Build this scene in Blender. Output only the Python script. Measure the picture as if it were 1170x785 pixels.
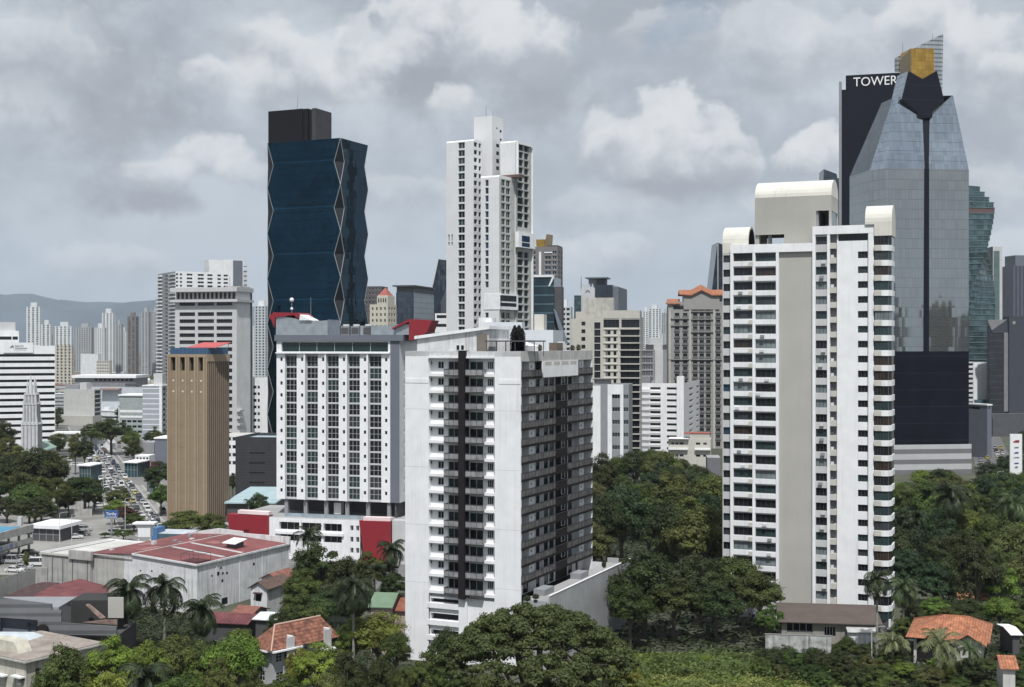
import bpy, math, random
import numpy as np
from math import sin, cos, pi, radians, sqrt, atan2
from mathutils import Vector, Matrix
random.seed(7); rng = np.random.default_rng(7)
for o in list(bpy.data.objects): bpy.data.objects.remove(o)
SC = bpy.context.scene; COL = SC.collection
F0 = 1500.0; CX = 585.0; HY = 392.0; CH = 56.0      # focal length and horizon of the photo in pixels, camera height in metres
# ---------------------------------------------------------------- camera
cd = bpy.data.cameras.new('camera'); cam = bpy.data.objects.new('camera', cd); COL.objects.link(cam)
cam.location = (0, 0, CH); cam.rotation_euler = (radians(90), 0, 0)
cd.sensor_width = 36; cd.lens = F0/1170*36; cd.clip_start = 1; cd.clip_end = 60000
SC.camera = cam
# ---------------------------------------------------------------- world, sun, exposure
SUN_EL = radians(60); SUN_V = Vector((0.02, -1, 0)).normalized()*cos(SUN_EL) + Vector((0, 0, sin(SUN_EL)))
def pdir(px, py):
    return Vector(((px-CX)/F0, 1, (HY-py)/F0)).normalized()
def make_world():
    w = bpy.data.worlds.new('World'); SC.world = w; w.use_nodes = True
    nt = w.node_tree; N = nt.nodes; L = nt.links; N.clear()
    def nd(t, **k):
        n = N.new(t)
        for a, b in k.items(): setattr(n, a, b)
        return n
    def val(x):
        return x
    def math_(op, a, b=None, c=None, clamp=False):
        n = nd('ShaderNodeMath', operation=op); n.use_clamp = clamp
        for i, v in enumerate((a, b, c)):
            if v is None: continue
            if isinstance(v, (int, float)): n.inputs[i].default_value = v
            else: L.new(v, n.inputs[i])
        return n.outputs[0]
    def ramp(x, lo, hi, a=0.0, b=1.0, smooth=True):
        n = nd('ShaderNodeMapRange', interpolation_type='SMOOTHSTEP' if smooth else 'LINEAR')
        L.new(x, n.inputs[0])
        for i, v in zip((1, 2, 3, 4), (lo, hi, a, b)): n.inputs[i].default_value = v
        return n.outputs[0]
    def mixc(f, a, b):
        n = nd('ShaderNodeMix', data_type='RGBA')
        if isinstance(f, (int, float)): n.inputs[0].default_value = f
        else: L.new(f, n.inputs[0])
        for i, v in ((6, a), (7, b)):
            if isinstance(v, tuple): n.inputs[i].default_value = v+(1,)
            else: L.new(v, n.inputs[i])
        return n.outputs[2]
    tc = nd('ShaderNodeTexCoord'); D = tc.outputs['Generated']
    sep = nd('ShaderNodeSeparateXYZ'); L.new(D, sep.inputs[0])
    sky = nd('ShaderNodeTexSky', sky_type='NISHITA', sun_disc=False)
    sky.sun_elevation = SUN_EL; sky.sun_rotation = atan2(SUN_V.x, SUN_V.y); sky.altitude = 30; sky.dust_density = 3
    def noise(scale, detail, zs, off=(0, 0, 0), rough=.55, dist=0):
        m = nd('ShaderNodeMapping'); L.new(D, m.inputs[0]); m.inputs['Scale'].default_value = (1, 1, zs); m.inputs['Location'].default_value = off
        n = nd('ShaderNodeTexNoise'); L.new(m.outputs[0], n.inputs['Vector'])
        n.inputs['Scale'].default_value = scale; n.inputs['Detail'].default_value = detail; n.inputs['Roughness'].default_value = rough; n.inputs['Distortion'].default_value = dist
        return n.outputs[0]
    big = noise(6.5, 6, 1.7, (3.1, 0, 1.2), .55, .3)
    mid = noise(17, 5, 1.3, (1.1, 4, 0), .55, .25)
    fin = noise(42, 5, 1.1, (7, 2, 3), .6, .1)
    bil = math_('ABSOLUTE', math_('SUBTRACT', noise(26, 4, 1.15, (2, 5, 1), .5, .2), .5))   # rounded billows
    warp = math_('ADD', math_('ADD', math_('MULTIPLY', math_('SUBTRACT', mid, .5), 1.3), math_('MULTIPLY', math_('SUBTRACT', fin, .5), 1.0)), math_('MULTIPLY', bil, 1.6))
    # broken overcast: dark to pale grey
    b = math_('ADD', math_('MULTIPLY', big, .6), math_('ADD', math_('MULTIPLY', mid, .27), math_('MULTIPLY', fin, .13)))
    base = mixc(ramp(b, .40, .60), SKY_DARK, SKY_PALE)
    low = ramp(sep.outputs[2], 0.0, .20)                         # near the horizon the cloud deck thins into pale blue-grey air
    base = mixc(low, mixc(.3, SKY_LOW, base), base)
    c = base
    for (px, py, r, fl, amp) in CLOUDS:              # cumulus heads and dark bases standing in given compass directions
        d = pdir(px, py); v = nd('ShaderNodeVectorMath', operation='SUBTRACT'); L.new(D, v.inputs[0]); v.inputs[1].default_value = d
        s = nd('ShaderNodeVectorMath', operation='MULTIPLY'); L.new(v.outputs[0], s.inputs[0]); s.inputs[1].default_value = (1/r, 1/r, fl/r)
        ln = nd('ShaderNodeVectorMath', operation='LENGTH'); L.new(s.outputs[0], ln.inputs[0]); q = nd('ShaderNodeSeparateXYZ'); L.new(s.outputs[0], q.inputs[0])
        x = math_('ADD', ln.outputs['Value'], warp)
        if amp > 0:
            up = ramp(math_('ADD', math_('MULTIPLY', q.outputs[2], .6), math_('ADD', math_('MULTIPLY', fin, 1.0), math_('SUBTRACT', math_('MULTIPLY', mid, 1.2), math_('MULTIPLY', bil, 1.2)))), .55, 1.45)
            f = math_('MULTIPLY', ramp(x, 1.26, .86, 0, amp), ramp(q.outputs[2], -1.0, -.1, .25, 1)); c = mixc(f, c, mixc(up, PUFF_D, PUFF_L))
        else: c = mixc(ramp(x, 1.15, .3, 0, -amp), c, SKY_SHADE)
    # thin spots let the blue sky through
    hole = math_('MULTIPLY', ramp(big, .36, .28), .35)
    c = mixc(hole, c, sky.outputs[0])
    bg = nd('ShaderNodeBackground'); bg.inputs['Strength'].default_value = 0.1
    L.new(c, bg.inputs[0])
    out = nd('ShaderNodeOutputWorld'); L.new(bg.outputs[0], out.inputs[0])
def C10(r, g, b): return (r*10, g*10, b*10)
SKY_DARK = C10(.385, .43, .485); SKY_PALE = C10(.53, .58, .635); SKY_LOW = C10(.43, .51, .585); SKY_SHADE = C10(.32, .345, .395)
PUFF_D = C10(.40, .435, .49); PUFF_L = C10(.69, .712, .74)
CLOUDS = [(110, 75, .085, 1.6, -.55), (140, 140, .07, 1.8, -.6), (165, 222, .06, 2.6, -.6), (640, 100, .05, 2, -.4), (720, 15, .07, 3, -.35), (905, 85, .06, 2, -.35), (1130, 150, .06, 1.6, -.4), (330, 200, .06, 2.6, -.35),
          (350, 82, .050, 1.5, .75), (310, 60, .036, 1.2, .75), (395, 92, .034, 1.3, .85), (285, 95, .030, 1.4, .7), (235, 82, .018, 1.2, .9), (420, 60, .030, 1.2, .6), (270, 50, .025, 1.4, -.5),
          (520, 42, .056, 1.05, .8), (480, 30, .036, 1.05, .85), (555, 25, .034, 1.1, .8), (590, 58, .040, 1.1, .85), (450, 70, .026, 1.1, .7), (490, 100, .05, 1.7, -.8), (522, 118, .024, 1.6, .8), (610, 120, .05, 2.2, -.55), 
          (235, 184, .036, 1.9, .75), (190, 200, .030, 2.2, .65), (275, 196, .024, 2.0, .55), (190, 230, .05, 3.4, -.5), (25, 130, .04, 1.6, .35),
          (766, 150, .034, 1.0, .8), (794, 160, .034, 1.05, .75), (820, 182, .030, 1.2, .7), (736, 165, .032, 1.1, .7), (690, 156, .024, 1.1, .7), (120, 300, .05, 3, .35), (700, 285, .04, 2.6, .4), (900, 240, .04, 2.4, .4), (1150, 290, .05, 2.6, .4), (40, 60, .05, 1.6, .5), (880, 40, .05, 1.8, .5), (960, 60, .05, 1.6, .45), (705, 176, .030, 1.3, .75), (840, 196, .020, 1.4, .7), (765, 190, .045, 1.9, .6), (760, 214, .055, 4.0, -.65), 
          (935, 172, .024, 1.1, .9), (915, 182, .02, 1.3, .85), (1060, 28, .040, 1.2, .85), (1115, 55, .038, 1.2, .8), (1150, 92, .028, 1.2, .75), (1140, 225, .05, 2.4, .4), (640, 300, .06, 3, .3), (770, 45, .036, 1.6, .45), (680, 240, .05, 3, .3), (470, 225, .05, 3, .35), ]
make_world()
HAZE = 0.000034
sd = bpy.data.lights.new('sun', 'SUN'); sun = bpy.data.objects.new('sun', sd); COL.objects.link(sun)
sd.energy = 4.2; sd.angle = radians(1.5); sd.color = (1, .98, .955)
sun.rotation_euler = SUN_V.to_track_quat('Z', 'Y').to_euler(); sun.location = (-60, -80, 300)
SC.view_settings.view_transform = 'Standard'; SC.view_settings.look = 'None'; SC.view_settings.gamma = 1; SC.view_settings.exposure = 0.12
SC.cycles.volume_bounces = 0; SC.cycles.max_bounces = 5; SC.cycles.diffuse_bounces = 2; SC.cycles.glossy_bounces = 2
# ---------------------------------------------------------------- materials
MATS = {}
def mat(name, col=(.5, .5, .5), rough=.8, var=.12, scale=.35, streak=0.0, metal=0.0, spec=.5, bump=0.0, objcol=False, lines=None, dirt=(.12, .11, .10), rib=None, leaf=False, panel=None):
    if name in MATS: return MATS[name]
    m = bpy.data.materials.new(name); m.use_nodes = True; MATS[name] = m
    nt = m.node_tree; N = nt.nodes; L = nt.links; P = N['Principled BSDF']
    P.inputs['Roughness'].default_value = rough; P.inputs['Metallic'].default_value = metal
    P.inputs['Specular IOR Level'].default_value = spec
    tc = N.new('ShaderNodeTexCoord')
    def noise(sc, det, sv=(1, 1, 1)):
        mp = N.new('ShaderNodeMapping'); L.new(tc.outputs['Object'], mp.inputs[0]); mp.inputs['Scale'].default_value = sv
        n = N.new('ShaderNodeTexNoise'); L.new(mp.outputs[0], n.inputs['Vector']); n.inputs['Scale'].default_value = sc; n.inputs['Detail'].default_value = det
        return n.outputs[0]
    def mr(x, a, b, c=0, d=1):
        n = N.new('ShaderNodeMapRange'); L.new(x, n.inputs[0])
        for i, v in zip((1, 2, 3, 4), (a, b, c, d)): n.inputs[i].default_value = v
        return n.outputs[0]
    def mul(c, f):
        n = N.new('ShaderNodeMix'); n.data_type = 'RGBA'; n.blend_type = 'MULTIPLY'; n.inputs[0].default_value = 1
        if isinstance(c, tuple): n.inputs[6].default_value = c+(1,)
        else: L.new(c, n.inputs[6])
        L.new(f, n.inputs[7]); return n.outputs[2]
    c = tuple(col)
    if objcol:
        oi = N.new('ShaderNodeObjectInfo'); c = oi.outputs['Color']
    n1 = noise(scale, 6)
    c = mul(c, mr(n1, .3, .7, 1-var, 1+var))
    if leaf:
        n2 = noise(9*scale, 3); c = mul(c, mr(n2, .3, .7, .6, 1.45))
    if streak > 0:
        n2 = noise(1.1, 5, (1.6, 1.6, .09)); n3 = noise(.12, 4)
        f = N.new('ShaderNodeMath'); f.operation = 'MULTIPLY'; L.new(mr(n2, .52, .75, 0, 1), f.inputs[0]); L.new(mr(n3, .35, .65, .25, 1), f.inputs[1])
        f2 = N.new('ShaderNodeMath'); f2.operation = 'MULTIPLY'; L.new(f.outputs[0], f2.inputs[0]); f2.inputs[1].default_value = streak
        mx = N.new('ShaderNodeMix'); mx.data_type = 'RGBA'; L.new(f2.outputs[0], mx.inputs[0]); L.new(c, mx.inputs[6]); mx.inputs[7].default_value = dirt+(1,)
        c = mx.outputs[2]
    if lines or rib:
        sx = N.new('ShaderNodeSeparateXYZ'); L.new(tc.outputs['Object'], sx.inputs[0])
        for (ax, per, wd, dk) in (lines or []) + (rib or []):
            a = N.new('ShaderNodeMath'); a.operation = 'DIVIDE'; L.new(sx.outputs[ax], a.inputs[0]); a.inputs[1].default_value = per
            fr = N.new('ShaderNodeMath'); fr.operation = 'FRACT'; L.new(a.outputs[0], fr.inputs[0])
            g = N.new('ShaderNodeMath'); g.operation = 'LESS_THAN'; L.new(fr.outputs[0], g.inputs[0]); g.inputs[1].default_value = wd/per
            c = mul(c, mr(g.outputs[0], 0, 1, 1, dk))
    if panel:                                     # glass panels, each with its own slight tint and tilt
        (pu, pz, amt) = panel
        mp = N.new('ShaderNodeMapping'); L.new(tc.outputs['Object'], mp.inputs[0]); mp.inputs['Scale'].default_value = (1/pu, 1/pu, 1/pz)
        fl = N.new('ShaderNodeVectorMath'); fl.operation = 'FLOOR'; L.new(mp.outputs[0], fl.inputs[0])
        wn = N.new('ShaderNodeTexWhiteNoise'); L.new(fl.outputs[0], wn.inputs['Vector'])
        c = mul(c, mr(wn.outputs[0], 0, 1, 1-amt, 1+amt))
        ge = N.new('ShaderNodeNewGeometry')
        sb = N.new('ShaderNodeVectorMath'); sb.operation = 'SUBTRACT'; L.new(wn.outputs[1], sb.inputs[0]); sb.inputs[1].default_value = (.5, .5, .5)
        sc = N.new('ShaderNodeVectorMath'); sc.operation = 'SCALE'; L.new(sb.outputs[0], sc.inputs[0]); sc.inputs['Scale'].default_value = .03*amt/.2
        ad = N.new('ShaderNodeVectorMath'); ad.operation = 'ADD'; L.new(ge.outputs['Normal'], ad.inputs[0]); L.new(sc.outputs[0], ad.inputs[1])
        nm = N.new('ShaderNodeVectorMath'); nm.operation = 'NORMALIZE'; L.new(ad.outputs[0], nm.inputs[0]); L.new(nm.outputs[0], P.inputs['Normal'])
    L.new(c, P.inputs['Base Color'])
    if bump > 0:
        bp = N.new('ShaderNodeBump'); bp.inputs['Strength'].default_value = bump; bp.inputs['Distance'].default_value = .05
        L.new(noise(3, 6), bp.inputs['Height']); L.new(bp.outputs[0], P.inputs['Normal'])
    if leaf:
        tr = N.new('ShaderNodeBsdfTranslucent'); L.new(c, tr.inputs[0]); ms = N.new('ShaderNodeMixShader'); ms.inputs[0].default_value = .3
        L.new(P.outputs[0], ms.inputs[1]); L.new(tr.outputs[0], ms.inputs[2]); L.new(ms.outputs[0], N['Material Output'].inputs[0])
    return m
WHITE = mat('white_render', (.76, .77, .785), .85, .06, .4, .35, dirt=(.36, .36, .355))
WHITE2 = mat('white_paint', (.73, .74, .75), .8, .07, .2, .4, dirt=(.30, .30, .29))
OLDW = mat('weathered_white', (.60, .61, .62), .9, .14, .5, .75)
CONC = mat('concrete', (.36, .355, .34), .9, .15, .6, .6)
LGREY = mat('light_grey_paint', (.50, .505, .51), .85, .06, .3, .2)
GREIGE = mat('greige_paint', (.40, .39, .36), .85, .05, .15, .1)
CREAM = mat('cream_paint', (.62, .60, .55), .8, .05, .3, .15)
BEIGE = mat('beige_paint', (.50, .485, .44), .85, .07, .3, .25)
SLATE = mat('slate_grey', (.13, .145, .175), .8, .06, .3, .1)
MGREY = mat('mid_grey', (.24, .25, .265), .8, .07, .3, .15)
BLACK = mat('black_brown', (.016, .013, .014), .8, .1, spec=.2)
DKGREY = mat('dark_grey', (.07, .07, .075), .7, .1)
TAN = mat('tan_concrete', (.26, .20, .135), .85, .06, .3, .15, lines=[(2, 3.4, .12, .7)])
TANF = mat('tan_fin', (.32, .25, .17), .85, .06, .3, .15)
TAND = mat('tan_ribbed', (.21, .16, .12), .85, .06, .3, .1, rib=[(1, .9, .3, .55)])
BLUEP = mat('blue_cladding', (.045, .10, .19), .5, .1, rib=[(0, 1.6, .25, .6)])
RED = mat('red_paint', (.24, .016, .026), .5, .06, .4, .1)
REDROOF = mat('red_metal_roof', (.175, .052, .052), .7, .3, .15, .5, dirt=(.34, .20, .18), rib=[(0, .9, .12, .8)])
REDOLD = mat('faded_red_roof', (.15, .045, .048), .8, .45, .35, .8, dirt=(.09, .03, .03), rib=[(0, .7, .15, .6)])
PALEROOF = mat('pale_membrane_roof', (.50, .49, .46), .8, .15, .15, .2)
RUST = mat('rusty_roof', (.27, .235, .21), .9, .25, .3, .9, dirt=(.16, .06, .03))
TILE = mat('clay_tile', (.21, .088, .058), .9, .6, 1.3, .7, rib=[(0, .45, .16, .7)], dirt=(.07, .045, .035))
TILE2 = mat('orange_tile', (.34, .135, .07), .9, .45, 1.2, .5, rib=[(0, .45, .14, .7)], dirt=(.11, .06, .045))
ROOFG = mat('grey_roof', (.30, .30, .30), .9, .15, .1, .2)
METAL = mat('galvanised', (.42, .46, .50), .45, .15, .6, .1, metal=.6)
GREYCOR = mat('grey_louvre', (.145, .15, .16), .6, .12, .3, .1, lines=[(2, 1.5, .6, .6)])
FRAME = mat('window_frame', (.62, .64, .65), .5, .03)
FRAMED = mat('dark_frame', (.05, .05, .055), .5, .03)
RAILG = mat('smoked_railing', (.20, .20, .21), .3, .12, .8)
RAILD = mat('dark_balcony', (.055, .05, .05), .6, .2, .8)
ACM = mat('ac_white', (.55, .56, .56), .6, .05)
def glass(n, c, r=.07, v=.3): return mat(n, c, r, v, .45, spec=.35)
GD = glass('glass_dark', (.012, .015, .018)); GT = glass('glass_teal', (.024, .042, .044)); GG = glass('glass_grey', (.035, .042, .048))
GC = glass('glass_curtain', (.16, .19, .20), .2); GB = glass('glass_brown', (.035, .025, .022)); GBL = glass('glass_blue', (.02, .045, .08))
GL = [GD, GD, GG, GT]
BTOWER = mat('blue_curtain_wall', (.009, .036, .060), .04, .2, .08, metal=.97, spec=.5, panel=(1.6, 3.1, .16), lines=[(2, 3.1, .22, .5), (2, 18.4, .3, 2.2)])
SILV = mat('silver_curtain_wall', (.37, .385, .38), .03, .06, .06, metal=.9, panel=(1.5, 4.2, .045), lines=[(2, 4.2, .16, .6), (0, 1.5, .08, .75)])
SILV2 = mat('blue_silver_curtain_wall', (.40, .45, .50), .03, .08, .06, metal=.9, panel=(1.5, 3.6, .09), lines=[(2, 4.2, .2, .55), (0, 1.5, .08, .75)])
BLACKG = mat('black_curtain_wall', (.006, .007, .013), .14, .3, .1, spec=.2, lines=[(2, 7.2, .35, 2.4)])
NAVY = mat('navy_black_cladding', (.006, .0075, .015), .6, .06, .1, spec=.15)
GOLD = mat('gold_curtain_wall', (.50, .30, .07), .22, .15, .2, metal=.75, panel=(1.5, 1.8, .2), lines=[(2, 1.8, .12, .6), (0, 1.6, .1, .7)])
TEALG = mat('teal_curtain_wall', (.085, .135, .145), .12, .25, .2, metal=.5, panel=(2.4, 3.4, .35), lines=[(2, 3.4, .5, .6)])
DKGL = mat('dark_curtain_wall', (.05, .065, .085), .1, .2, .1, metal=.45, panel=(1.6, 3.4, .22), lines=[(2, 3.4, .25, .7)])
ASPH = mat('asphalt', (.11, .11, .112), .9, .15, .15)
PAVE = mat('concrete_pavement', (.23, .225, .21), .9, .3, .08, .0)
LINE = mat('road_paint', (.7, .7, .68), .8, .1)
# ---------------------------------------------------------------- mesh builder
class MB:
    def __init__(s, name='part', off=(0, 0, 0)):
        s.name = name; s.v = []; s.f = []; s.m = []; s.mats = []; s.subs = []; s.off = off; s.kind = None; s.label = None; s.smooth = False
    def mi(s, m):
        if m not in s.mats: s.mats.append(m)
        return s.mats.index(m)
    def poly(s, pts, m):
        b = len(s.v); ox, oy, oz = s.off
        s.v += [(p[0]+ox, p[1]+oy, p[2]+oz) for p in pts]; s.f.append(tuple(range(b, b+len(pts)))); s.m.append(s.mi(m))
    def box(s, x0, x1, y0, y1, z0, z1, m):
        if x0 > x1: x0, x1 = x1, x0
        if y0 > y1: y0, y1 = y1, y0
        b = len(s.v); ox, oy, oz = s.off; k = s.mi(m)
        s.v += [(x+ox, y+oy, z+oz) for z in (z0, z1) for (x, y) in ((x0, y0), (x1, y0), (x1, y1), (x0, y1))]
        for f in ((3, 2, 1, 0), (4, 5, 6, 7), (0, 1, 5, 4), (1, 2, 6, 5), (2, 3, 7, 6), (3, 0, 4, 7)):
            s.f.append(tuple(b+i for i in f)); s.m.append(k)
    def prism(s, pts, z0, z1, m, mt=None):          # plan polygon, counter-clockwise
        n = len(pts)
        s.poly([(x, y, z1) for x, y in pts], mt or m); s.poly([(x, y, z0) for x, y in reversed(pts)], m)
        for i in range(n):
            a, b = pts[i], pts[(i+1) % n]
            s.poly([(a[0], a[1], z0), (b[0], b[1], z0), (b[0], b[1], z1), (a[0], a[1], z1)], m)
    def solid(s, front, dv, m, ms=None):            # polygon extruded along vector dv
        n = len(front); back = [tuple(Vector(p)+Vector(dv)) for p in front]
        s.poly(front, m); s.poly(list(reversed(back)), ms or m)
        for i in range(n):
            j = (i+1) % n; s.poly([front[j], front[i], back[i], back[j]], ms or m)
    def tube(s, p, q, r0, r1, m, n=8, cap=True):
        p = Vector(p); q = Vector(q); d = (q-p)
        if d.length < 1e-6: return
        d.normalize(); a = d.orthogonal().normalized(); c = d.cross(a)
        r = [[tuple(o+(a*cos(2*pi*i/n)+c*sin(2*pi*i/n))*rr) for i in range(n)] for o, rr in ((p, r0), (q, r1))]
        for i in range(n):
            j = (i+1) % n; s.poly([r[0][i], r[0][j], r[1][j], r[1][i]], m)
        if cap: s.poly(r[1], m); s.poly(list(reversed(r[0])), m)
    def sub(s, name):
        c = MB(name, s.off); s.subs.append(c); return c
    def mesh(s, name=None):
        me = bpy.data.meshes.new(name or s.name); me.from_pydata(s.v, [], s.f)
        for m in s.mats: me.materials.append(m)
        me.polygons.foreach_set('material_index', s.m)
        if s.smooth: me.polygons.foreach_set('use_smooth', [True]*len(s.f))
        me.update(); return me
    def build(s, parent=None):
        if not s.f: return None
        o = bpy.data.objects.new(s.name, s.mesh()); COL.objects.link(o); o.parent = parent
        if s.kind: o['kind'] = s.kind
        if s.label: o['label'] = s.label
        for c in s.subs: c.build(o)
        return o
def empty(name, label, cat, loc=(0, 0, 0), rz=0, group=None):
    o = bpy.data.objects.new(name, None); COL.objects.link(o); o.location = loc; o.rotation_euler = (0, 0, rz); o.empty_display_size = .5
    o['label'] = label; o['category'] = cat
    if group: o['group'] = group
    return o
def tagm(o, label, cat, group=None):
    o['label'] = label; o['category'] = cat
    if group: o['group'] = group
    return o
def struct(name, mb, kind='structure'):
    mb.name = name; o = mb.build(); o['kind'] = kind; return o
def G(px, py, z=0):                                  # point of the horizontal plane at height z seen at that place
    D = (CH-z)*F0/(py-HY); return ((px-CX)/F0*D, D)
def WP(px, py, D): return ((px-CX)/F0*D, D, CH-(py-HY)*D/F0)
# ---------------------------------------------------------------- building frame
SPLIT = {'ledge', 'balcony_railing', 'pilaster', 'fin', 'balcony_slab', 'cornice', 'planter_box', 'slot_ledge', 'air_conditioner', 'balcony_pillar', 'service_window', 'column', 'planter', 'roof_canopy', 'framed_box', 'roof_vault', 'edge_trim', 'string_course', 'vent', 'side_rib', 'joint', 'window', 'floor_band', 'floor_ledge', 'top_window', 'side_balcony', 'spandrel', 'awning', 'panel_lamp', 'party_wall', 'slot_window', 'round_opening', 'deck_enclosure', 'core_window', 'floor_slab', 'banner', 'wall_rib', 'drain_pipe', 'roof_plant_room', 'skylight_strip', 'roof_room', 'mast', 'bay_window', 'roof_tank', 'gold_screen', 'corner_facet', 'slab_edge'}
def islands(p, cap=99):
    par = {}
    def find(a):
        while par[a] != a: par[a] = par[par[a]]; a = par[a]
        return a
    K = [(round(v[0], 3), round(v[1], 3), round(v[2], 3)) for v in p.v]
    for f in p.f:
        for i in f: par.setdefault(K[i], K[i])
        a = find(K[f[0]])
        for i in f[1:]:
            c = find(K[i])
            if c != a: par[c] = a
    gr = {}
    for fi, f in enumerate(p.f): gr.setdefault(find(K[f[0]]), []).append(fi)
    G_ = list(gr.values()); out = []
    def size(fs):
        vs = [p.v[i] for f in fs for i in p.f[f]]; d = [max(v[k] for v in vs)-min(v[k] for v in vs) for k in range(3)]; d.sort(); return -d[1]*d[2]
    if len(G_) > cap: G_.sort(key=size)
    for n, fs in enumerate(G_):
        if n < cap or not out: q = MB(p.name); out.append(q)
        elif n == cap: q = MB(p.name); q.kind = 'stuff'; out.append(q)
        q = out[-1]; mp = {}
        for f in fs:
            idx = []
            for i in p.f[f]:
                if i not in mp: mp[i] = len(q.v); q.v.append(p.v[i])
                idx.append(mp[i])
            q.f.append(tuple(idx)); q.m.append(q.mi(p.mats[p.m[f]]))
    return out
class B:
    """rectangular building: near corner seen at pixel xc at distance D; front face turned by th degrees"""
    def __init__(s, name, label, xc, D, th, xl, xr, dep=None, W=None, cat='building', group=None, root=None, z0=0, far=False):
        t = radians(th); s.u = (cos(t), sin(t)); s.n = (-sin(t), cos(t)); C = ((xc-CX)/F0*D, D); s.D = D; s.xc = xc
        def solve(px, d):
            k = (px-CX)/F0; return (k*C[1]-C[0])/(d[0]-k*d[1])
        if th <= 0:
            s.W = W or solve(xl, (-s.u[0], -s.u[1])); s.A = (C[0]-s.u[0]*s.W, C[1]-s.u[1]*s.W); s.dep = dep or solve(xr, s.n)
        else:
            s.W = W or solve(xr, s.u); s.A = C; s.dep = dep or solve(xl, s.n)
        s.t = t; s.z0 = z0; s.far = far
        if root is None:
            s.root = empty(name, label, cat, (s.A[0], s.A[1], z0), t, group); s.off = (0, 0, -z0); s.parts = []; s.wins = []; s.mbs = {}; s.top = s
        else:
            r = root; s.top = r; dx, dy = s.A[0]-r.A[0], s.A[1]-r.A[1]
            s.off = (dx*r.u[0]+dy*r.u[1], dx*r.n[0]+dy*r.n[1], -r.z0); s.root = r.root; s.far = r.far
    def loc(s, face, u, o):
        if face == 'F': return (u, -o)
        if face == 'R': return (s.W+o, u)
        if face == 'L': return (-o, u)
        return (u, s.dep+o)
    def world(s, x, y): return (s.A[0]+x*s.u[0]+y*s.n[0], s.A[1]+x*s.u[1]+y*s.n[1])
    def U(s, px, face='F', o=0):
        k = (px-CX)/F0; p0 = s.world(*s.loc(face, 0, o)); p1 = s.world(*s.loc(face, 1, o)); d = (p1[0]-p0[0], p1[1]-p0[1])
        return (k*p0[1]-p0[0])/(d[0]-k*d[1])
    def Z(s, px, py, face='F', o=0):
        w = s.world(*s.loc(face, s.U(px, face, o), o)); return CH-(py-HY)*w[1]/F0
    def zc(s, py): return CH-(py-HY)*s.D/F0
    def mb(s, name='wall'):
        d = s.top.mbs
        if name not in d: d[name] = MB(name); s.top.parts.append(d[name])
        d[name].off = s.off; return d[name]
    def new(s, name):
        m = MB(name, s.off); s.top.parts.append(m); return m
    def fb(s, mb, face, u0, u1, z0, z1, o0, o1, m):
        a = s.loc(face, u0, o0); b = s.loc(face, u1, o1); mb.box(a[0], b[0], a[1], b[1], min(z0, z1), max(z0, z1), m)
    def fq(s, mb, face, u0, u1, z0, z1, o, m):
        a = s.loc(face, u0, o); b = s.loc(face, u1, o)
        p = [(a[0], a[1], z0), (b[0], b[1], z0), (b[0], b[1], z1), (a[0], a[1], z1)]
        if face in 'LK': p.reverse()
        mb.poly(p, m)
    def facade(s, face, u0, u1, z0, z1, holes, m, d=.3, o=0, gl=None, fr=None, mu=0, mv=0, part='wall', wname='window', ft=.07):
        mb = s.mb(part)
        holes = [h for h in holes if h[0] > u0-1e-6 and h[1] < u1+1e-6 and h[2] > z0-1e-6 and h[3] < z1+1e-6 and h[1]-h[0] > .02 and h[3]-h[2] > .02]
        R_ = lambda x: round(x, 4)
        us = sorted({R_(u0), R_(u1)} | {R_(h[0]) for h in holes} | {R_(h[1]) for h in holes})
        zs = sorted({R_(z0), R_(z1)} | {R_(h[2]) for h in holes} | {R_(h[3]) for h in holes})
        iu = {x: i for i, x in enumerate(us)}; iz = {x: i for i, x in enumerate(zs)}
        cov = np.zeros((len(zs)-1, len(us)-1), bool)
        for h in holes: cov[iz[R_(h[2])]:iz[R_(h[3])], iu[R_(h[0])]:iu[R_(h[1])]] = True
        j = 0
        while j < len(zs)-1:
            j2 = j+1
            while j2 < len(zs)-1 and (cov[j2] == cov[j]).all(): j2 += 1
            i = 0
            while i < len(us)-1:
                if cov[j, i]: i += 1; continue
                i2 = i
                while i2 < len(us)-1 and not cov[j, i2]: i2 += 1
                s.fq(mb, face, us[i], us[i2], zs[j], zs[j2], o, m); i = i2
            j = j2
        for h in holes:
            a0 = s.loc(face, h[0], o); a1 = s.loc(face, h[1], o); b0 = s.loc(face, h[0], o-d); b1 = s.loc(face, h[1], o-d)
            for (p, q) in ((a0, b0), (a1, b1)): mb.poly([(p[0], p[1], h[2]), (q[0], q[1], h[2]), (q[0], q[1], h[3]), (p[0], p[1], h[3])], m)
            for z in (h[2], h[3]): mb.poly([(a0[0], a0[1], z), (a1[0], a1[1], z), (b1[0], b1[1], z), (b0[0], b0[1], z)], m)
            g = random.choice(gl or GL)
            if s.far: s.fq(mb, face, h[0], h[1], h[2], h[3], o-d, g)
            else: s.win(face, h[0], h[1], h[2], h[3], o-d, g, fr or FRAME, mu, mv, wname, ft)
    def win(s, face, u0, u1, z0, z1, o, g, fr=None, mu=0, mv=0, name='window', ft=.07):
        s.top.wins.append((s, face, u0, u1, z0, z1, o, g, fr or FRAME, mu, mv, name, ft))
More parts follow.
